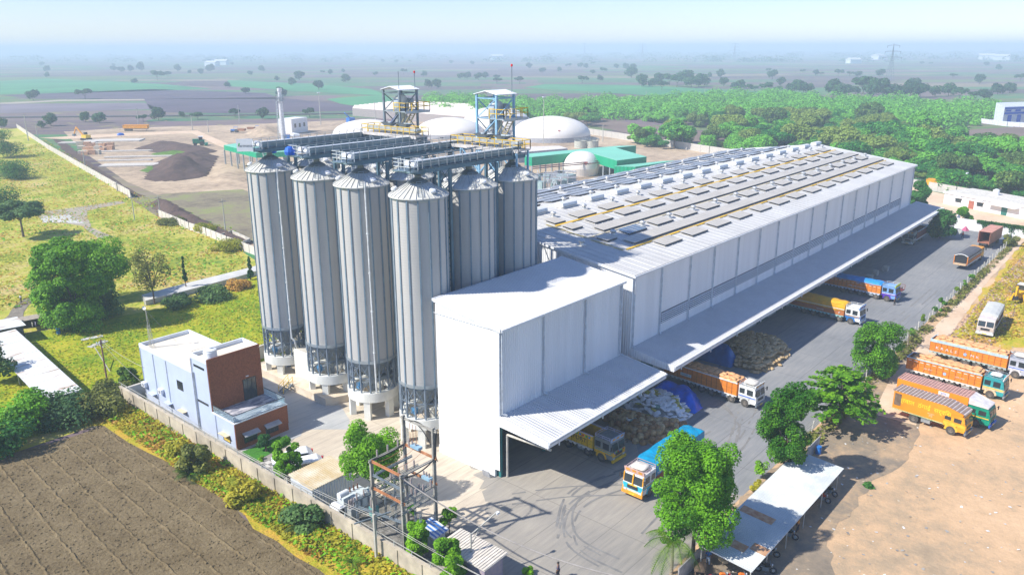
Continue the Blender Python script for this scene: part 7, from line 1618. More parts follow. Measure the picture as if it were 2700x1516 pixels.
def tarp(t, x0, x1, ztop, zside, mat, arch=.25, bulge=.06, seedn=1, w=1.2):
    import mathutils
    b = MB(); nx = max(6, int((x1-x0)/.35)); prof = [(-w, zside), (-w-.02, (zside+ztop)/2), (-w+.04, ztop-.05), (-w*.6, ztop+arch*.6), (0, ztop+arch), (w*.6, ztop+arch*.6), (w-.04, ztop-.05), (w+.02, (zside+ztop)/2), (w, zside)]
    for i in range(nx+1):
        x = x0+(x1-x0)*i/nx
        for j, (y, z) in enumerate(prof):
            nz = mathutils.noise.noise((x*1.3, y*1.7+j*.3, seedn)); e = .12 if i in (0, nx) else 0
            b.v.append((x, y*(1-e*.15)+nz*bulge*.6, z+nz*bulge*1.8-(e if 1 < j < 7 else 0)+(.18*mathutils.noise.noise((x*.9, seedn, j)) if j in (0, 8) else 0)))
    m_ = len(prof)
    for i in range(nx):
        for j in range(m_-1): b.f.append((i*m_+j, i*m_+j+1, (i+1)*m_+j+1, (i+1)*m_+j)); b.m.append(0)
    b.f.append(tuple(range(m_))); b.m.append(0); b.f.append(tuple(nx*m_+j for j in range(m_))); b.m.append(0)
    return b.build('tarpaulin', mat, t)
AX14 = (0, -1.85, -4.6, -6.1, -7.65)
def from_wheel(px, rz, off=1.12):
    x, y = G(*px); return (x-math.sin(rz)*off, y+math.cos(rz)*off)
W_ = P_('cab_white', (.80, .80, .78)); SB = P_('rail_pale_blue', (.50, .66, .72)); LB = P_('trim_white', (.78, .78, .74))
MARK = P_('mark_cream', (.80, .70, .50))
def side_text(t, s_, x, z, size, mat, y=-1.215, sx=1): return text(s_, size, mat, t, (x, y, z), (R(90), 0, 0), ext=.006, sx=sx)
# 1 orange sided truck with open sacks, white cab
rz = R(-94.2); p = from_wheel((1962.8, 1073.5), rz); t = thing('cargo_truck', 'white cab truck with orange sides loaded with orange sacks, half under the canopy', 'truck', (*p, .045), rz)
cab(t, W_, mt('cab_grey_white', (.62, .62, .60), .4), DSTEEL, rack=STEEL, brd=W_, stripe=P_('stripe_blue_truck', (.02, .15, .7))); stake_body(t, 10.6, ORANGE, LB, LB); chassis(t, 10.6, AX14); wheels(t, AX14, dual_from=2)
b = MB(); b.box(-9.2, -7.6, -1.225, -1.20, 1.55, 1.95); pb = b.build('painted_sign', W_, t); side_text(t, 'MAHESHWARI', -8.4, 1.75, .22, DSTEEL, -1.23)
o = link('bedding_roll', pillow('bedding', 1.6, 1.5, .5, mt('cream_cloth', (.74, .68, .60), .9), 77), t, (.1, 0, 3.0)); sacks_on((*p, 0), rz, 10.4, 2.78, 'orange sack on the white cab truck that stands half under the canopy', 'sacks on the white cab truck')
# 2 violet cab, blue tarp
rz = R(-94.0); p = from_wheel((2336.7, 795.5), rz); t = thing('cargo_truck', 'violet cab truck with orange sides and a blue tarpaulin', 'truck', (*p, .045), rz)
V_ = P_('cab_violet', (.10, .03, .45)); cab(t, P_('cab_lightblue', (.20, .38, .70)), V_, DSTEEL, rack=SB, brd=P_('board_lime', (.55, .75, .03)), stripe=W_); stake_body(t, 10.4, ORANGE, P_('rail_orange', (.8, .33, .1)), P_('trim_blue_white', (.60, .68, .80)), marks=MARK, z1=2.45); chassis(t, 10.4, AX14); wheels(t, AX14, dual_from=2)
tarp(t, -11.5, -1.15, 2.85, 2.4, mt('mid_blue_tarp', (.03, .28, .68), .4, var=.1, bump=.03), .25, seedn=3); side_text(t, 'SHREE  RAM  ROADLINES', -5.2, 1.62, .26, W_)
# 3 blue white cab, yellow tarp
rz = R(-94.0); p = from_wheel((2241.3, 855.7), rz); t = thing('cargo_truck', 'blue and white cab truck under a bulging yellow tarpaulin', 'truck', (*p, .045), rz)
cab(t, W_, P_('cab_royal', (.03, .18, .50)), P_('bumper_pale', (.60, .66, .68)), rack=W_, brd=P_('board_blue', (.08, .30, .75)), stripe=P_('stripe_orange', (.85, .45, .05))); stake_body(t, 10.0, mt('worn_orange_brown', (.50, .17, .05), .5, scale=1), LB, P_('trim_teal', (.35, .62, .62)), z1=2.1); chassis(t, 10, AX14); wheels(t, AX14, dual_from=2)
tarp(t, -11.1, -1.1, 3.0, 1.9, mt('yellow_tarp', (.80, .42, .01), .5, var=.12, scale=1, bump=.04), .28, .08, 5); side_text(t, 'RATHORE', -5.0, 1.45, .26, LB); side_text(t, '\u0950', -1.9, 1.5, .4, W_)
# 4 yellow truck with lettering
rz = R(-93.5); p = from_wheel((1585, 1218.6), rz); t = thing('cargo_truck', 'empty yellow truck lettered on its side, painted grey cab, under the near canopy', 'truck', (*p, .045), rz)
GC = P_('cab_grey_decorated', (.22, .25, .25)); YT = colm('truck_yellow', (.85, .55, .02)); cab(t, GC, P_('cab_orange_yellow', (.88, .50, .02)), YEL, rack=P_('rack_violet_white', (.62, .60, .75)), brd=P_('board_grey_blue', (.45, .55, .75)), stripe=P_('stripe_teal', (.02, .35, .40)))
o = stake_body(t, 8.8, YT, P_('rail_lilac', (.62, .58, .70)), LB, z1=2.55, floor=mt('blue_floor', (.02, .04, .14), .8)); chassis(t, 8.8, AX14); wheels(t, (0, -1.85, -4.6, -6.1), dual_from=2)
side_text(t, 'TRANSPORT', -4.1, 1.78, .62, BLACK, sx=1.2)
b = MB()
for k, c in enumerate((0, 1, 2, 3, 4, 5)): b.cyl((-1.6-.42*k, -1.21, 2.3), (-1.6-.42*k, -1.225, 2.3), .13, n=12, mi=k % 3)
b.build('painted_roundels', [P_('dot_blue', (.03, .25, .75)), P_('dot_green', (.03, .5, .12)), P_('dot_red', (.7, .06, .03))], o)
b = MB()
for k in range(6): b.cyl((1.44, -.75+.3*k, 1.44), (1.455, -.75+.3*k, 1.44), .1, n=10, mi=k % 3)
b.build('painted_roundels', [P_('dot_blue', None), P_('dot_green', None), P_('dot_red', None)], t)
# 5 bright blue tarp, facing the camera
rz = R(180-1); p = (5.45+1.5, -12.3); t = thing('cargo_truck', 'decorated white and orange cab truck under a bright blue tarpaulin', 'truck', (*p, .045), rz)
cab(t, W_, P_('cab_turquoise', (.03, .48, .62)), mt('bumper_orange', (.88, .36, .03), .5), rack=P_('rack_pattern', (.62, .45, .45)), brd=P_('board_red_white', (.75, .48, .40)), stripe=P_('stripe_orange', None)); stake_body(t, 9.2, mt('brown_truck_side', (.30, .085, .03), .6, scale=1.5), LB, P_('trim_sky', (.08, .45, .65)), z1=2.1); chassis(t, 9.2, AX14); wheels(t, (0, -1.85, -4.6, -6.1), dual_from=2)
tarp(t, -10.5, -1.05, 3.15, 1.85, mt('bright_blue_tarp', (.0, .28, .50), .38, var=.1, scale=.8, bump=.06, bscale=1.5), .10, .09, 9); b = MB()
for s in (-1, 1): b.bar((1.42, s*1.08, .75), (1.24, s*1.08, 2.55), .10)
b.bar((1.47, 0, 1.5), (1.26, 0, 2.6), .12); b.build('orange_pillar', P_('pillar_orange', (.92, .42, .02)), t); o = link('bedding_roll', pillow('bedding', 1.5, 1.6, .4, mt('cream_cloth', None), 78), t, (.1, 0, 2.95)); b = MB(); b.box(1.45, 1.5, -.5, .5, 1.42, 1.52); b.build('name_strip', YEL, t)
# 6 small orange container truck with Hindi lettering
rz = R(-97.5); p = from_wheel((2504.6, 1146.5), rz, 1.1); t = thing('container_truck', 'nearest orange two axle box truck with yellow lettering and a striped sheet roof', 'truck', (*p, .035), rz)
OB = mt('box_orange', (.88, .30, .015), .5, var=.06, scale=.6); cab(t, P_('cab_orange', (.86, .36, .02)), P_('cab_amber', (.88, .50, .04)), DSTEEL, zt=2.5); chassis(t, 4.6, (0, -4.1)); wheels(t, (0, -4.1), dual_from=1)
b = MB(); b.yprism([(-6.6, 1.15), (-.95, 1.15), (-.95, 2.52), (1.0, 2.52), (1.05, 2.8), (-.9, 3.3), (-6.6, 3.3)], -1.17, 1.17); bx = b.build('box_body', OB, t)
b = MB(); x = -6.75
pth_ = [(-6.75, 3.32), (-.9, 3.34), (1.15, 2.86)]
for k in range(15): x = -6.75+k*.39; b.box(x, x+.22, -1.22, 1.22, 3.31, 3.39)
for k in range(5): x = -.9+k*.41; zz = 3.34-.48*(x+.9)/2.05; b.add([(x, -1.22, zz), (x+.24, -1.22, zz-.056), (x+.24, 1.22, zz-.056), (x, 1.22, zz), (x, -1.22, zz+.05), (x+.24, -1.22, zz-.006), (x+.24, 1.22, zz-.006), (x, 1.22, zz+.05)], [(4, 5, 6, 7), (0, 1, 5, 4), (2, 3, 7, 6), (1, 2, 6, 5)])
b.build('roof_rib', mt('roof_rib_brown', (.34, .24, .19), .7), bx); b = MB(); b.box(-6.78, -.9, -1.2, 1.2, 3.3, 3.325); b.add([(-.9, -1.2, 3.33), (1.15, -1.2, 2.85), (1.15, 1.2, 2.85), (-.9, 1.2, 3.33)], [(0, 1, 2, 3)]); b.build('roof', mt('pale_pink_roof', (.68, .58, .54), .6), bx)
b = MB(); b.box(-6.45, -5.7, -1.21, -1.17, 1.6, 3.05); b.build('side_hatch', WOOD, bx); b = MB(); b.box(-6.6, -.9, -1.2, -1.1, 1.02, 1.14); b.box(-6.6, -.9, 1.1, 1.2, 1.02, 1.14); b.build('lower_trim', mt('trim_patterned', (.70, .62, .32), .6, scale=6, col2=(.20, .35, .15)), bx)
YL = mt('lettering_yellow', (.95, .75, .03), .5); side_text(t, '\u0905\u0917\u094d\u0930\u0935\u093e\u0932  \u0920\u0902\u0917\u093e\u0908  \u0938\u0930\u094d\u0935\u093f\u0938', -3.35, 2.35, .72, YL, -1.18); side_text(t, 'MO. 98260\n94250\n97130', -2.3, 1.62, .16, MARK, -1.18)
b = MB(); b.add([(1.12, -1.15, 2.55), (1.12, 1.15, 2.55), (1.2, 1.15, 2.9), (1.2, -1.15, 2.9)], [(0, 1, 2, 3)]); b.build('head_board', W_, t)
# 7 green cab container truck
rz = R(-96); p = from_wheel((2568.8, 1126.5), rz, 1.1); t = thing('container_truck', 'green cab orange box truck with a reddish ribbed roof and white sloping hood', 'truck', (*p, .035), rz)
GN = P_('cab_green', (.0, .28, .17)); cab(t, GN, P_('cab_green_dark', (.0, .22, .14)), P_('bumper_blue', (.02, .12, .55)), zt=2.55, stripe=YEL); chassis(t, 7.5, (0, -4.8, -6.1)); wheels(t, (0, -4.8, -6.1), dual_from=1)
b = MB(); b.box(-9.0, -1.05, -1.18, 1.18, 1.15, 3.35); bx = b.build('box_body', OB, t); b = MB()
for k in range(24): x = -9.0+k*.335; b.box(x, x+.17, -1.2, 1.2, 3.36, 3.44)
b.build('roof_rib', mt('roof_rib_rose', (.55, .30, .24), .7), bx); b = MB(); b.box(-9.02, -1.0, -1.2, 1.2, 3.35, 3.365); b.build('roof', mt('rose_roof', (.70, .45, .38), .6), bx)
b = MB(); b.yprism([(-1.0, 2.62), (1.1, 2.6), (1.1, 2.72), (-1.0, 3.4)], -1.16, 1.16); b.build('sloping_hood', mt('hood_white', (.78, .72, .70), .6), t); b = MB(); b.box(-4.3, -3.1, -1.2, -1.185, 2.75, 3.2); b.build('painted_sign', W_, bx); side_text(t, 'KTL', -3.7, 2.97, .34, P_('lettering_blue', (.03, .1, .6)), -1.21)
# 8 orange truck with sacks, teal cab
rz = R(-95); p = from_wheel((2608, 1051), rz); t = thing('cargo_truck', 'teal cab truck with orange sides and sacks, next to the box trucks', 'truck', (*p, .035), rz)
cab(t, P_('cab_teal', (.03, .34, .36)), P_('cab_cream_orange', (.75, .55, .35)), P_('bumper_steel', (.30, .32, .34)), rack=STEEL, brd=W_, stripe=YEL); stake_body(t, 9.0, ORANGE, SB, LB, marks=W_); chassis(t, 9, AX14); wheels(t, AX14, dual_from=2)
side_text(t, 'Jay Shri', -7.4, 1.75, .34, mt('lettering_pale', (.85, .70, .55), .5)); b = MB(); b.cyl((-5.4, -1.21, 1.7), (-5.4, -1.225, 1.7), .2, n=16); b.build('painted_roundel', P_('dot_paleblue', (.35, .5, .75)), t); side_text(t, 'LIFE LINE', -3.6, 1.68, .28, mt('lettering_pale', None))
sacks_on((*p, 0), rz, 8.8, 2.78, 'pale orange sack on the teal cab truck in the dirt lot', 'sacks on the teal cab truck'); o = link('bedding_roll', pillow('bedding', 1.3, 1.3, .35, W_, 79), t, (.1, 0, 2.95))
# 9 lettered orange truck, cut by the edge
rz = R(-94.3); p = from_wheel((2675, 998), rz); t = thing('cargo_truck', 'orange truck with white capitals and pale blue rail, cab at the picture edge', 'truck', (*p, .035), rz)
cab(t, P_('cab_grey_blue', (.45, .48, .55)), P_('cab_pale_grey', (.62, .62, .64)), DSTEEL, rack=STEEL, brd=P_('board_red', (.6, .12, .1)), stripe=P_('stripe_blue_truck', None)); stake_body(t, 9.6, ORANGE, SB, P_('trim_grey_green', (.42, .52, .50)), marks=P_('mark_rust', (.55, .2, .06)), z1=2.7); chassis(t, 9.6, AX14); wheels(t, AX14, dual_from=2)
b = MB()
for s in (-1, 1): y0, y1 = sorted((s*1.2, s*1.22)); b.box(-10.75, -1.15, y0, y1, 2.45, 2.72)
b.build('pale_blue_band', SB, t); side_text(t, 'K R A L S', -8.6, 1.68, .55, W_, sx=1.25); b = MB(); b.cyl((-6.2, -1.21, 1.68), (-6.2, -1.225, 1.68), .22, n=16); b.build('painted_roundel', P_('dot_paleblue', None), t); side_text(t, 'M K', -5.0, 1.68, .52, W_, sx=1.25)
sacks_on((*p, 0), rz, 9.4, 2.82, 'pale orange sack on the lettered truck cut by the picture edge', 'sacks on the lettered truck'); o = link('bedding_roll', pillow('bedding', 1.5, 1.4, .5, mt('cream_cloth', None), 80), t, (.0, 0, 3.0))
# 10 white truck facing the camera
rz = R(180+3); p = (78.0+1.5, -28.6); t = thing('cargo_truck', 'dusty white cab truck with a pale grey tarpaulin on the grassy bank', 'truck', (*p, .05), rz)
cab(t, mt('dusty_white_paint', (.70, .62, .58), .6, var=.1, scale=2), mt('dusty_cream_paint', (.66, .56, .50), .6, var=.12, scale=3), LB); stake_body(t, 7.4, mt('dark_brown_side', (.16, .07, .045), .7), LB, LB, z1=2.2); chassis(t, 7.4, AX14); wheels(t, (0, -3.9, -5.2), dual_from=1)
tarp(t, -8.7, -1.0, 2.85, 2.3, mt('pale_grey_tarp', (.58, .58, .54), .7, var=.06), .22, .03, 12)
# 11 tarped truck seen from behind at the far yard
rz = R(-3); p = (128.6, -17.4); t = thing('cargo_truck', 'truck with a dark arched canvas, its open rear end facing the picture', 'truck', (*p, .045), rz)
cab(t, P_('cab_orange', None), P_('cab_amber', None), DSTEEL); stake_body(t, 9.6, ORANGE, LB, LB, z1=2.1); chassis(t, 9.6, AX14); wheels(t, (0, -4.6, -6.1), dual_from=1); tt_ = tarp(t, -10.6, -1.1, 2.75, 1.8, mt('dark_canvas', (.11, .11, .12), .7), .3, .03, 14)
b = MB(); q = [(-1.18, 1.0), (-1.18, 2.72), (-.6, 3.0), (0, 3.1), (.6, 3.0), (1.18, 2.72), (1.18, 1.0)]
for a, c in zip(q, q[1:]): b.bar((-10.82, *a), (-10.82, *c), .12)
b.build('rear_hoop', W_, t); b = MB(); b.add([(-10.80, y, z) for y, z in q], [(0, 1, 2, 3, 4, 5, 6)]); b.build('dark_opening', DARK, t); b = MB(); b.box(-11.2, -10.8, -1.1, 1.1, .95, 1.3); b.build('grain_load', mt('grain_tan', (.60, .42, .26), .9), t)
b = MB(); b.box(-10.9, -10.78, -1.25, -1.12, 1.0, 2.75); b.box(-10.9, -10.78, 1.12, 1.25, 1.0, 2.75); b.build('rear_post', ORANGE, t)
# 12 brown container trailer with open doors
rz = R(-4); t = thing('container_trailer', 'red brown container trailer with its rear doors open at the far fence end', 'trailer', (140.2, -16.6, .045), rz); RC = corr('container_red_brown', (.46, .19, .12), 0, .3, .05, .6, dirt=.08)
b = MB(); b.box(0, 8.8, -1.25, -1.15, 1.1, 3.6); b.box(0, 8.8, 1.15, 1.25, 1.1, 3.6); b.box(8.7, 8.8, -1.15, 1.15, 1.1, 3.6); b.box(0, 8.8, -1.15, 1.15, 1.1, 1.2); b.build('container_wall', RC, t); b = MB(); b.box(-.02, 8.82, -1.26, 1.26, 3.6, 3.68); b.build('roof', mt('container_roof', (.62, .30, .22), .7), t)
b = MB(); b.box(-1.15, 0, -1.3, -1.22, 1.1, 3.55); b.build('rear_door', RC, t); b = MB(); b.box(0, 8.8, -.6, .6, .7, 1.05); b.build('chassis', CH, t); wheels(t, (1.5, 2.8, 7.5), dual_from=0)
# 13 dark truck under the far canopy
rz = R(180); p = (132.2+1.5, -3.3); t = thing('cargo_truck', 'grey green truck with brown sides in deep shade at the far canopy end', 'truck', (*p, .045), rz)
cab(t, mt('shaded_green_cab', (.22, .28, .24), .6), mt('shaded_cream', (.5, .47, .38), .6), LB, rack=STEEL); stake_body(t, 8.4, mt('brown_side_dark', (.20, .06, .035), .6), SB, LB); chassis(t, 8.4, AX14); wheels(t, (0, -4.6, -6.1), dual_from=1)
# 14 flat bed trailer behind the violet truck
t = thing('flatbed_trailer', 'low dark red railed flatbed behind the violet cab truck', 'trailer', (92.2, -13.2, .045), R(-94)); b = MB(); b.box(-11, 0, -1.1, 1.1, .85, 1.0); b.build('bed', mt('dark_red_paint', (.26, .05, .045), .6), t); b = MB(); b.rail([(-11, -1.1, 1), (0, -1.1, 1)], .75, .9, .05, mids=(.35,)); b.rail([(-11, 1.1, 1), (0, 1.1, 1)], .75, .9, .05, mids=(.35,)); b.build('rail', mt('dark_red_paint', None), t); wheels(t, (-8, -9.3, -2), dual_from=0)
# 15 yellow tipper trailer by the wall, orange one far left
def tipper(loc, rz, lbl, L, cmat):
    t = thing('tipper_trailer', lbl, 'trailer', (*loc, .05), rz); b = MB(); b.yprism([(-L/2, 1.4), (L/2, 1.4), (L/2+.15, 3.2), (-L/2-.15, 3.2)], -1.3, 1.3); o = b.build('tub', cmat, t); b = MB(); x = -L/2
    while x <= L/2: b.box(x-.06, x+.06, -1.38, -1.3, 1.4, 3.2); b.box(x-.06, x+.06, 1.3, 1.38, 1.4, 3.2); x += L/6
    b.box(-L/2-.2, L/2+.2, -1.4, -1.25, 3.15, 3.3); b.box(-L/2-.2, L/2+.2, 1.25, 1.4, 3.15, 3.3); b.build('tub_rib', cmat, o); b = MB(); b.box(-L/2, L/2, -.5, .5, 1.0, 1.35); b.bar((L/2-1, 0, 0), (L/2-1, 0, 1), .2); b.build('chassis', DSTEEL, t); wheels(t, (-L/2+1, -L/2+2.3, -L/2+3.6), dual_from=0)
tipper(((213.5+213.2)/2, 8.5), R(90), 'bright yellow orange tipper trailer against the long far wall', 8.6, mt('tipper_orange', (.88, .38, .01), .5)); tipper(G(360, 346), -YAW, 'long orange tipper trailer far off beside the railway', 13, mt('tipper_orange', None))
# ------------------------------------------------------------------ backhoe loader
t = thing('backhoe_loader', 'yellow backhoe loader on the grassy bank at the right edge', 'excavator', (*G(2690, 790), .05), R(175)); JY = mt('loader_yellow', (.88, .48, .01), .45)
b = MB(); b.box(-1.6, 1.6, -.55, .55, .8, 1.7); b.box(1.2, 2.3, -.4, .4, .9, 1.6); b.build('body', JY, t); b = MB(); b.box(-1.2, .3, -.7, .7, 1.7, 2.6); cb_ = b.build('cab', GLASS, t); b = MB(); b.box(-1.3, .4, -.78, .78, 2.6, 2.7); b.build('roof', mt('loader_roof', (.75, .70, .62), .6), cb_)
b = MB()
for x in (-1.25, .35):
    for y in (-.72, .72): b.bar((x, y, 1.7), (x, y, 2.6), .09)
b.build('cab_pillar', BLACK, cb_)
for s in (-1, 1):
    b = MB(); b.bar((1.7, s*1.1, .1), (1.7, s*.7, 1.4), .22, .3); b.box(1.5, 2.0, s*1.3-.3, s*1.3+.3, 0, .12); b.build('stabiliser', JY, t)
b = MB(); b.bar((2.2, 0, 1.0), (3.0, -.1, 2.9), .28, .4); b.bar((3.0, -.1, 2.9), (3.3, -.1, 1.2), .22, .3); b.build('backhoe_arm', JY, t); b = MB(); b.box(3.0, 3.7, -.4, .3, .7, 1.3); b.build('backhoe_bucket', BLACK, t)
b = MB(); b.bar((-.8, -.8, 1.5), (-3.0, -.8, .7), .2); b.bar((-.8, .8, 1.5), (-3.0, .8, .7), .2); b.build('loader_arm', JY, t); b = MB(); b.yprism([(-3.0, .2), (-3.9, .2), (-3.6, 1.1), (-3.1, 1.2)], -1.15, 1.15); b.build('loader_bucket', JY, t)
for x, r_ in ((.7, .68), (-1.5, .45)):
    for s in (-1, 1): b = MB(); y0, y1 = sorted((s*.8, s*1.15)); b.cyl((x, y0, r_), (x, y1, r_), r_, n=18); w = b.build('wheel', TYRE, t); b = MB(); b.cyl((x, s*1.15, r_), (x, s*1.17, r_), r_*.45, n=12); b.build('rim', JY, w)
# ------------------------------------------------------------------ motorcycles under the shelter
def bike(x, y, rz, lbl, col):
    t = thing('motorcycle', lbl, 'motorcycle', (x, y, .04), rz)
    for xx in (-.6, .62):
        b = MB(); n = 18
        for k in range(n): a, a2 = 2*PI*k/n, 2*PI*(k+1)/n; b.bar((xx+.26*math.cos(a), 0, .3+.26*math.sin(a)), (xx+.26*math.cos(a2), 0, .3+.26*math.sin(a2)), .09, .08)
        w = b.build('wheel', BLACK, t); b = MB(); b.cyl((xx, -.04, .3), (xx, .04, .3), .12, n=10); b.build('hub', STEEL, w)
    b = MB(); b.yprism([(-.1, .62), (.35, .66), (.42, .84), (.05, .90), (-.12, .78)], -.13, .13); b.build('fuel_tank', col, t); b = MB(); b.yprism([(-.75, .72), (-.1, .68), (-.1, .78), (-.75, .84)], -.12, .12); b.build('seat', BLACK, t)
    b = MB(); b.box(-.25, .25, -.14, .14, .25, .6); b.bar((.62, 0, .3), (.38, 0, .95), .07); b.bar((-.6, 0, .3), (-.3, 0, .7), .07); b.bar((-.9, .15, .35), (0, .15, .3), .07); b.build('engine_frame', DSTEEL, t)
    b = MB(); b.bar((.34, -.34, 1.0), (.34, .34, 1.0), .04); b.build('handlebar', DSTEEL, t); b = MB(); b.cyl((.48, 0, .85), (.55, 0, .84), .09, n=10); b.build('headlamp', mt('clear_lamp', None), t); b = MB(); b.box(-.95, -.75, -.08, .08, .55, .75); b.build('tail', P_('tail_red', (.5, .02, .02)), t)
BK = P_('bike_black', (.02, .02, .025), .25)
for k, (x, y, c, l) in enumerate([(18.6, -26.6, BK, 'black motorcycle at the far end of the shelter, by the last post'), (16.9, -26.5, P_('bike_red', (.55, .06, .02), .3), 'red tanked motorcycle at the shelter edge beside the fifth post'), (9.0, -26.4, BK, 'black motorcycle next to the person in orange'), (5.4, -26.2, BK, 'black motorcycle between the first and second near posts'), (3.0, -26.9, BK, 'dark motorcycle sticking out beside the nearest long side post'), (.4, -25.8, P_('bike_orange', (.75, .2, .03), .3), 'orange motorcycle under the front corner of the shelter'), (-.6, -24.6, P_('bike_orange', None), 'orange motorcycle at the bottom edge of the picture'), (-.8, -25.4, BK, 'black motorcycle between the two orange ones')]): bike(x, y, R(-100+k*9), l, c)
# ------------------------------------------------------------------ people
SKIN = mt('brown_skin', (.24, .12, .07), .6, var=.05); HAIR = mt('black_hair', (.012, .01, .01), .6)
def skinned(name, verts, edges, rad, mat, parent, lvl=1):
    me = bpy.data.meshes.new(name); me.from_pydata(verts, edges, []); me.materials.append(mat); o = bpy.data.objects.new(name, me); COL.objects.link(o)
    if parent is not None: o.parent = parent
    md = o.modifiers.new('skin', 'SKIN')
    for i, v in enumerate(me.skin_vertices[0].data): v.radius = (rad[i], rad[i]*.85 if i < 5 else rad[i]); v.use_root = (i == 0)
    sb = o.modifiers.new('sub', 'SUBSURF'); sb.levels = lvl; sb.render_levels = lvl; md.use_smooth_shade = True; return o
def person(loc, rz, lbl, shirt, trs, stride=.12, arms=(.12, -.1), sc=.9, vest=None):
    t = thing('person', lbl, 'person', (*loc[:2], loc[2] if len(loc) > 2 else .045), rz); t.scale = (sc, sc, sc)
    a, c = arms; V = [(0, 0, .92), (0, 0, 1.12), (0, 0, 1.34), (0, 0, 1.48), (.01, 0, 1.56), (.02, 0, 1.68)]; E = [(0, 1), (1, 2), (2, 3), (3, 4), (4, 5)]; Rd = [.15, .14, .16, .07, .07, .105]
    def chain(root, pts, rr):
        i = root
        for p, r_ in zip(pts, rr): V.append(p); Rd.append(r_); E.append((i, len(V)-1)); i = len(V)-1
        return i
    for s, k in ((1, stride), (-1, -stride)):
        chain(0, [(k*.2, s*.10, .86), (k*.7+.02, s*.11, .48), (k-.03, s*.11, .08), (k+.12, s*.12, .035)], [.10, .065, .045, .04])
        ar = a if s > 0 else c; h = chain(2, [(0, s*.19, 1.40), (ar*.4-.02, s*.24, 1.12), (ar, s*.24, .88), (ar*1.15, s*.24, .82)], [.075, .05, .035, .035])
        hx, hy, hz = V[h]
        for f in range(4): chain(h, [(hx-.03+.022*f, hy, hz-.05), (hx-.02+.022*f, hy-s*.01, hz-.085+.01*abs(f-1.5))], [.010, .008])
        chain(h, [(hx+.04, hy-s*.03, hz-.02)], [.010])
    skinned('body', V, E, Rd, SKIN, t)
    skinned('shirt', [V[0], V[1], V[2], (0, 0, 1.43), (0, .17, 1.40), (a*.4-.02, .24, 1.12), (0, -.17, 1.40), (c*.4-.02, -.24, 1.12)], [(0, 1), (1, 2), (2, 3), (2, 4), (4, 5), (2, 6), (6, 7)], [.175, .165, .18, .085, .095, .075, .095, .075], shirt, t)
    skinned('trousers', [(0, 0, .95), (stride*.2, .10, .86), (stride*.7+.02, .11, .48), (stride-.03, .11, .12), (-stride*.2, -.10, .86), (-stride*.7+.02, -.11, .48), (-stride-.03, -.11, .12)], [(0, 1), (1, 2), (2, 3), (0, 4), (4, 5), (5, 6)], [.16, .12, .085, .075, .12, .085, .075], trs, t)
    b = MB(); b.lathe([(.108, 1.67), (.118, 1.73), (.09, 1.79), (0, 1.815)], 12, (-.01, 0)); b.build('hair', HAIR, t, smooth=True)
    b = MB(); b.cbox((.125, 0, 1.675), (.03, .025, .04)); b.cbox((.108, 0, 1.63), (.02, .05, .012)); b.cbox((.11, .04, 1.70), (.015, .025, .012)); b.cbox((.11, -.04, 1.70), (.015, .025, .012)); b.cbox((.01, .11, 1.68), (.04, .02, .06)); b.cbox((.01, -.11, 1.68), (.04, .02, .06)); b.build('face', SKIN, t)
C_ = lambda n, c: mt(n, c, .85)
person((*G(57, 800), .08), R(200), 'person in a white shirt walking on the meadow path', C_('shirt_white', (.78, .78, .78)), C_('trousers_dark', (.05, .05, .06)), .2)
person(G(2358, 806), R(100), 'person in dark clothes standing in front of the violet cab truck', C_('shirt_black', (.03, .03, .04)), C_('trousers_dark', None), .1)
person(G(2537, 629), R(250), 'person in a red shirt walking at the far end of the yard', C_('shirt_red', (.55, .03, .03)), C_('trousers_dark', None), .18)
person(G(2542, 678), R(80), 'person in a maroon shirt behind the dark canvas truck', C_('shirt_maroon', (.40, .03, .04)), C_('trousers_white', (.6, .6, .6)), .12)
person(G(1866, 1489), R(30), 'person in a blue top and pale trousers under the shelter corner', C_('top_blue', (.03, .15, .42)), C_('trousers_pale', (.55, .65, .75)), .12)
person((10.4, -26.7, .05), R(-60), 'person in an orange vest beside a motorcycle under the shelter', C_('vest_orange', (.85, .30, .02)), C_('trousers_dark', None), .1)
person((*G(1471, 1526), .05), R(120), 'person with black hair at the bottom edge of the yard', C_('shirt_navy', (.05, .08, .2)), C_('trousers_dark', None), .1)
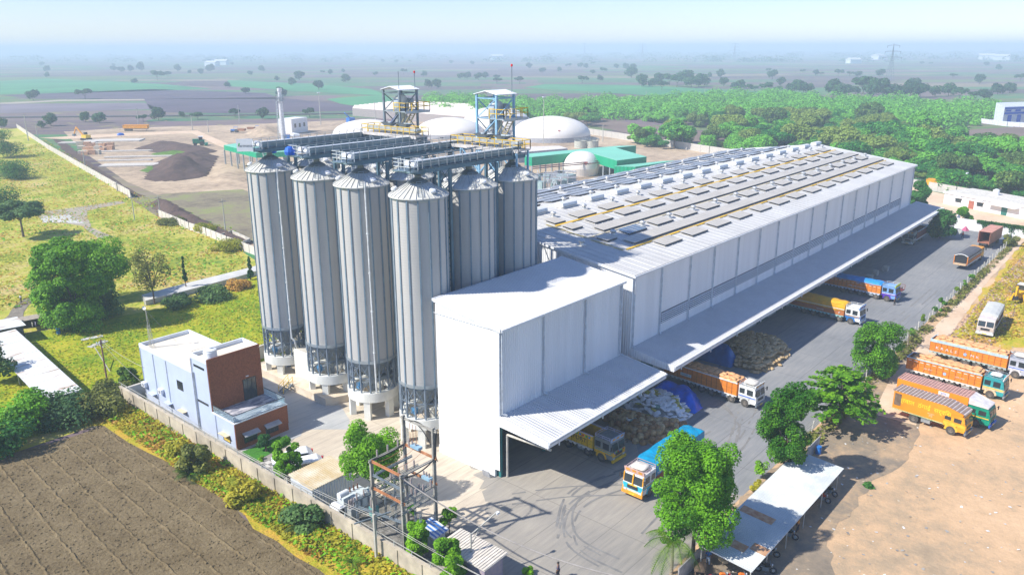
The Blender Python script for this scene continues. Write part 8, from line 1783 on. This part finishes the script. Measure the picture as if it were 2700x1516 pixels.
# odds and ends
t = thing('scrap_bench', 'wooden scrap frame and bags below the palm at the bottom edge', 'scrap', (*G(1845, 1508), .05), .5); b = MB(); b.box(-.9, .9, -.5, .5, .6, .68); b.build('top', WOOD, t)
for x in (-.8, .8):
    for y in (-.4, .4): b = MB(); b.box(x-.05, x+.05, y-.05, y+.05, 0, .6); b.build('leg', WOOD, t)
o = link('rubble_bag', PJ[1], None, (*G(1905, 1500), .9), (.2, .1, 1)); tag(o, 'lumpy jute bag on the scrap below the palm', 'sack')
lit = random.Random(44); b = MB()
for _ in range(900):
    x, y = lit.uniform(-4, 110), lit.uniform(-48, -21.5); s = lit.uniform(.04, .16); c = Vector((x, y, .07)); d = Vector((lit.uniform(-1, 1), lit.uniform(-1, 1), 0)).normalized()*s; e = Vector((-d.y, d.x, lit.uniform(0, .4)*s)); b.add([c-d-e, c+d-e, c+d*.6+e, c-d*.7+e], [(0, 1, 2, 3)], lit.randrange(3))
kind(b.build('ground_litter', [mt('litter_white', (.75, .74, .70), .8), mt('litter_tan', (.55, .45, .32), .9), mt('litter_grey', (.35, .33, .30), .9)]), 'stuff', 'scraps of litter and stones scattered over the dirt lot')
st = MB()
for _ in range(2200):
    x = lit.uniform(66, 150); y = -24.5-lit.random()**1.5*6 ; s = lit.uniform(.08, .28); st.cbox((x, y, .08), (s, s*lit.uniform(.6, 1.4), s*.6), lit.randrange(3))
kind(st.build('rubble_strip', [mt('rubble_brown', (.42, .27, .20), .9), mt('rubble_pink', (.58, .42, .36), .9), mt('rubble_dark', (.22, .15, .12), .9)]), 'stuff', 'strip of broken stones along the dirt track')
# ------------------------------------------------------------------ the air
hb_ = MB(); hb_.box(-9400, 9400, -9400, 9400, -1.5, 66)
hm = bpy.data.materials.new('haze_air'); hm.use_nodes = True; n_ = hm.node_tree; n_.nodes.remove(n_.nodes['Principled BSDF'])
pv = n_.nodes.new('ShaderNodeVolumePrincipled'); pv.inputs['Color'].default_value = (.70, .86, 1.0, 1); pv.inputs['Density'].default_value = HAZE; pv.inputs['Anisotropy'].default_value = 0.0
n_.links.new(pv.outputs[0], n_.nodes['Material Output'].inputs['Volume'])
kind(hb_.build('haze', hm), 'stuff', 'pale blue haze in the air over the plain')
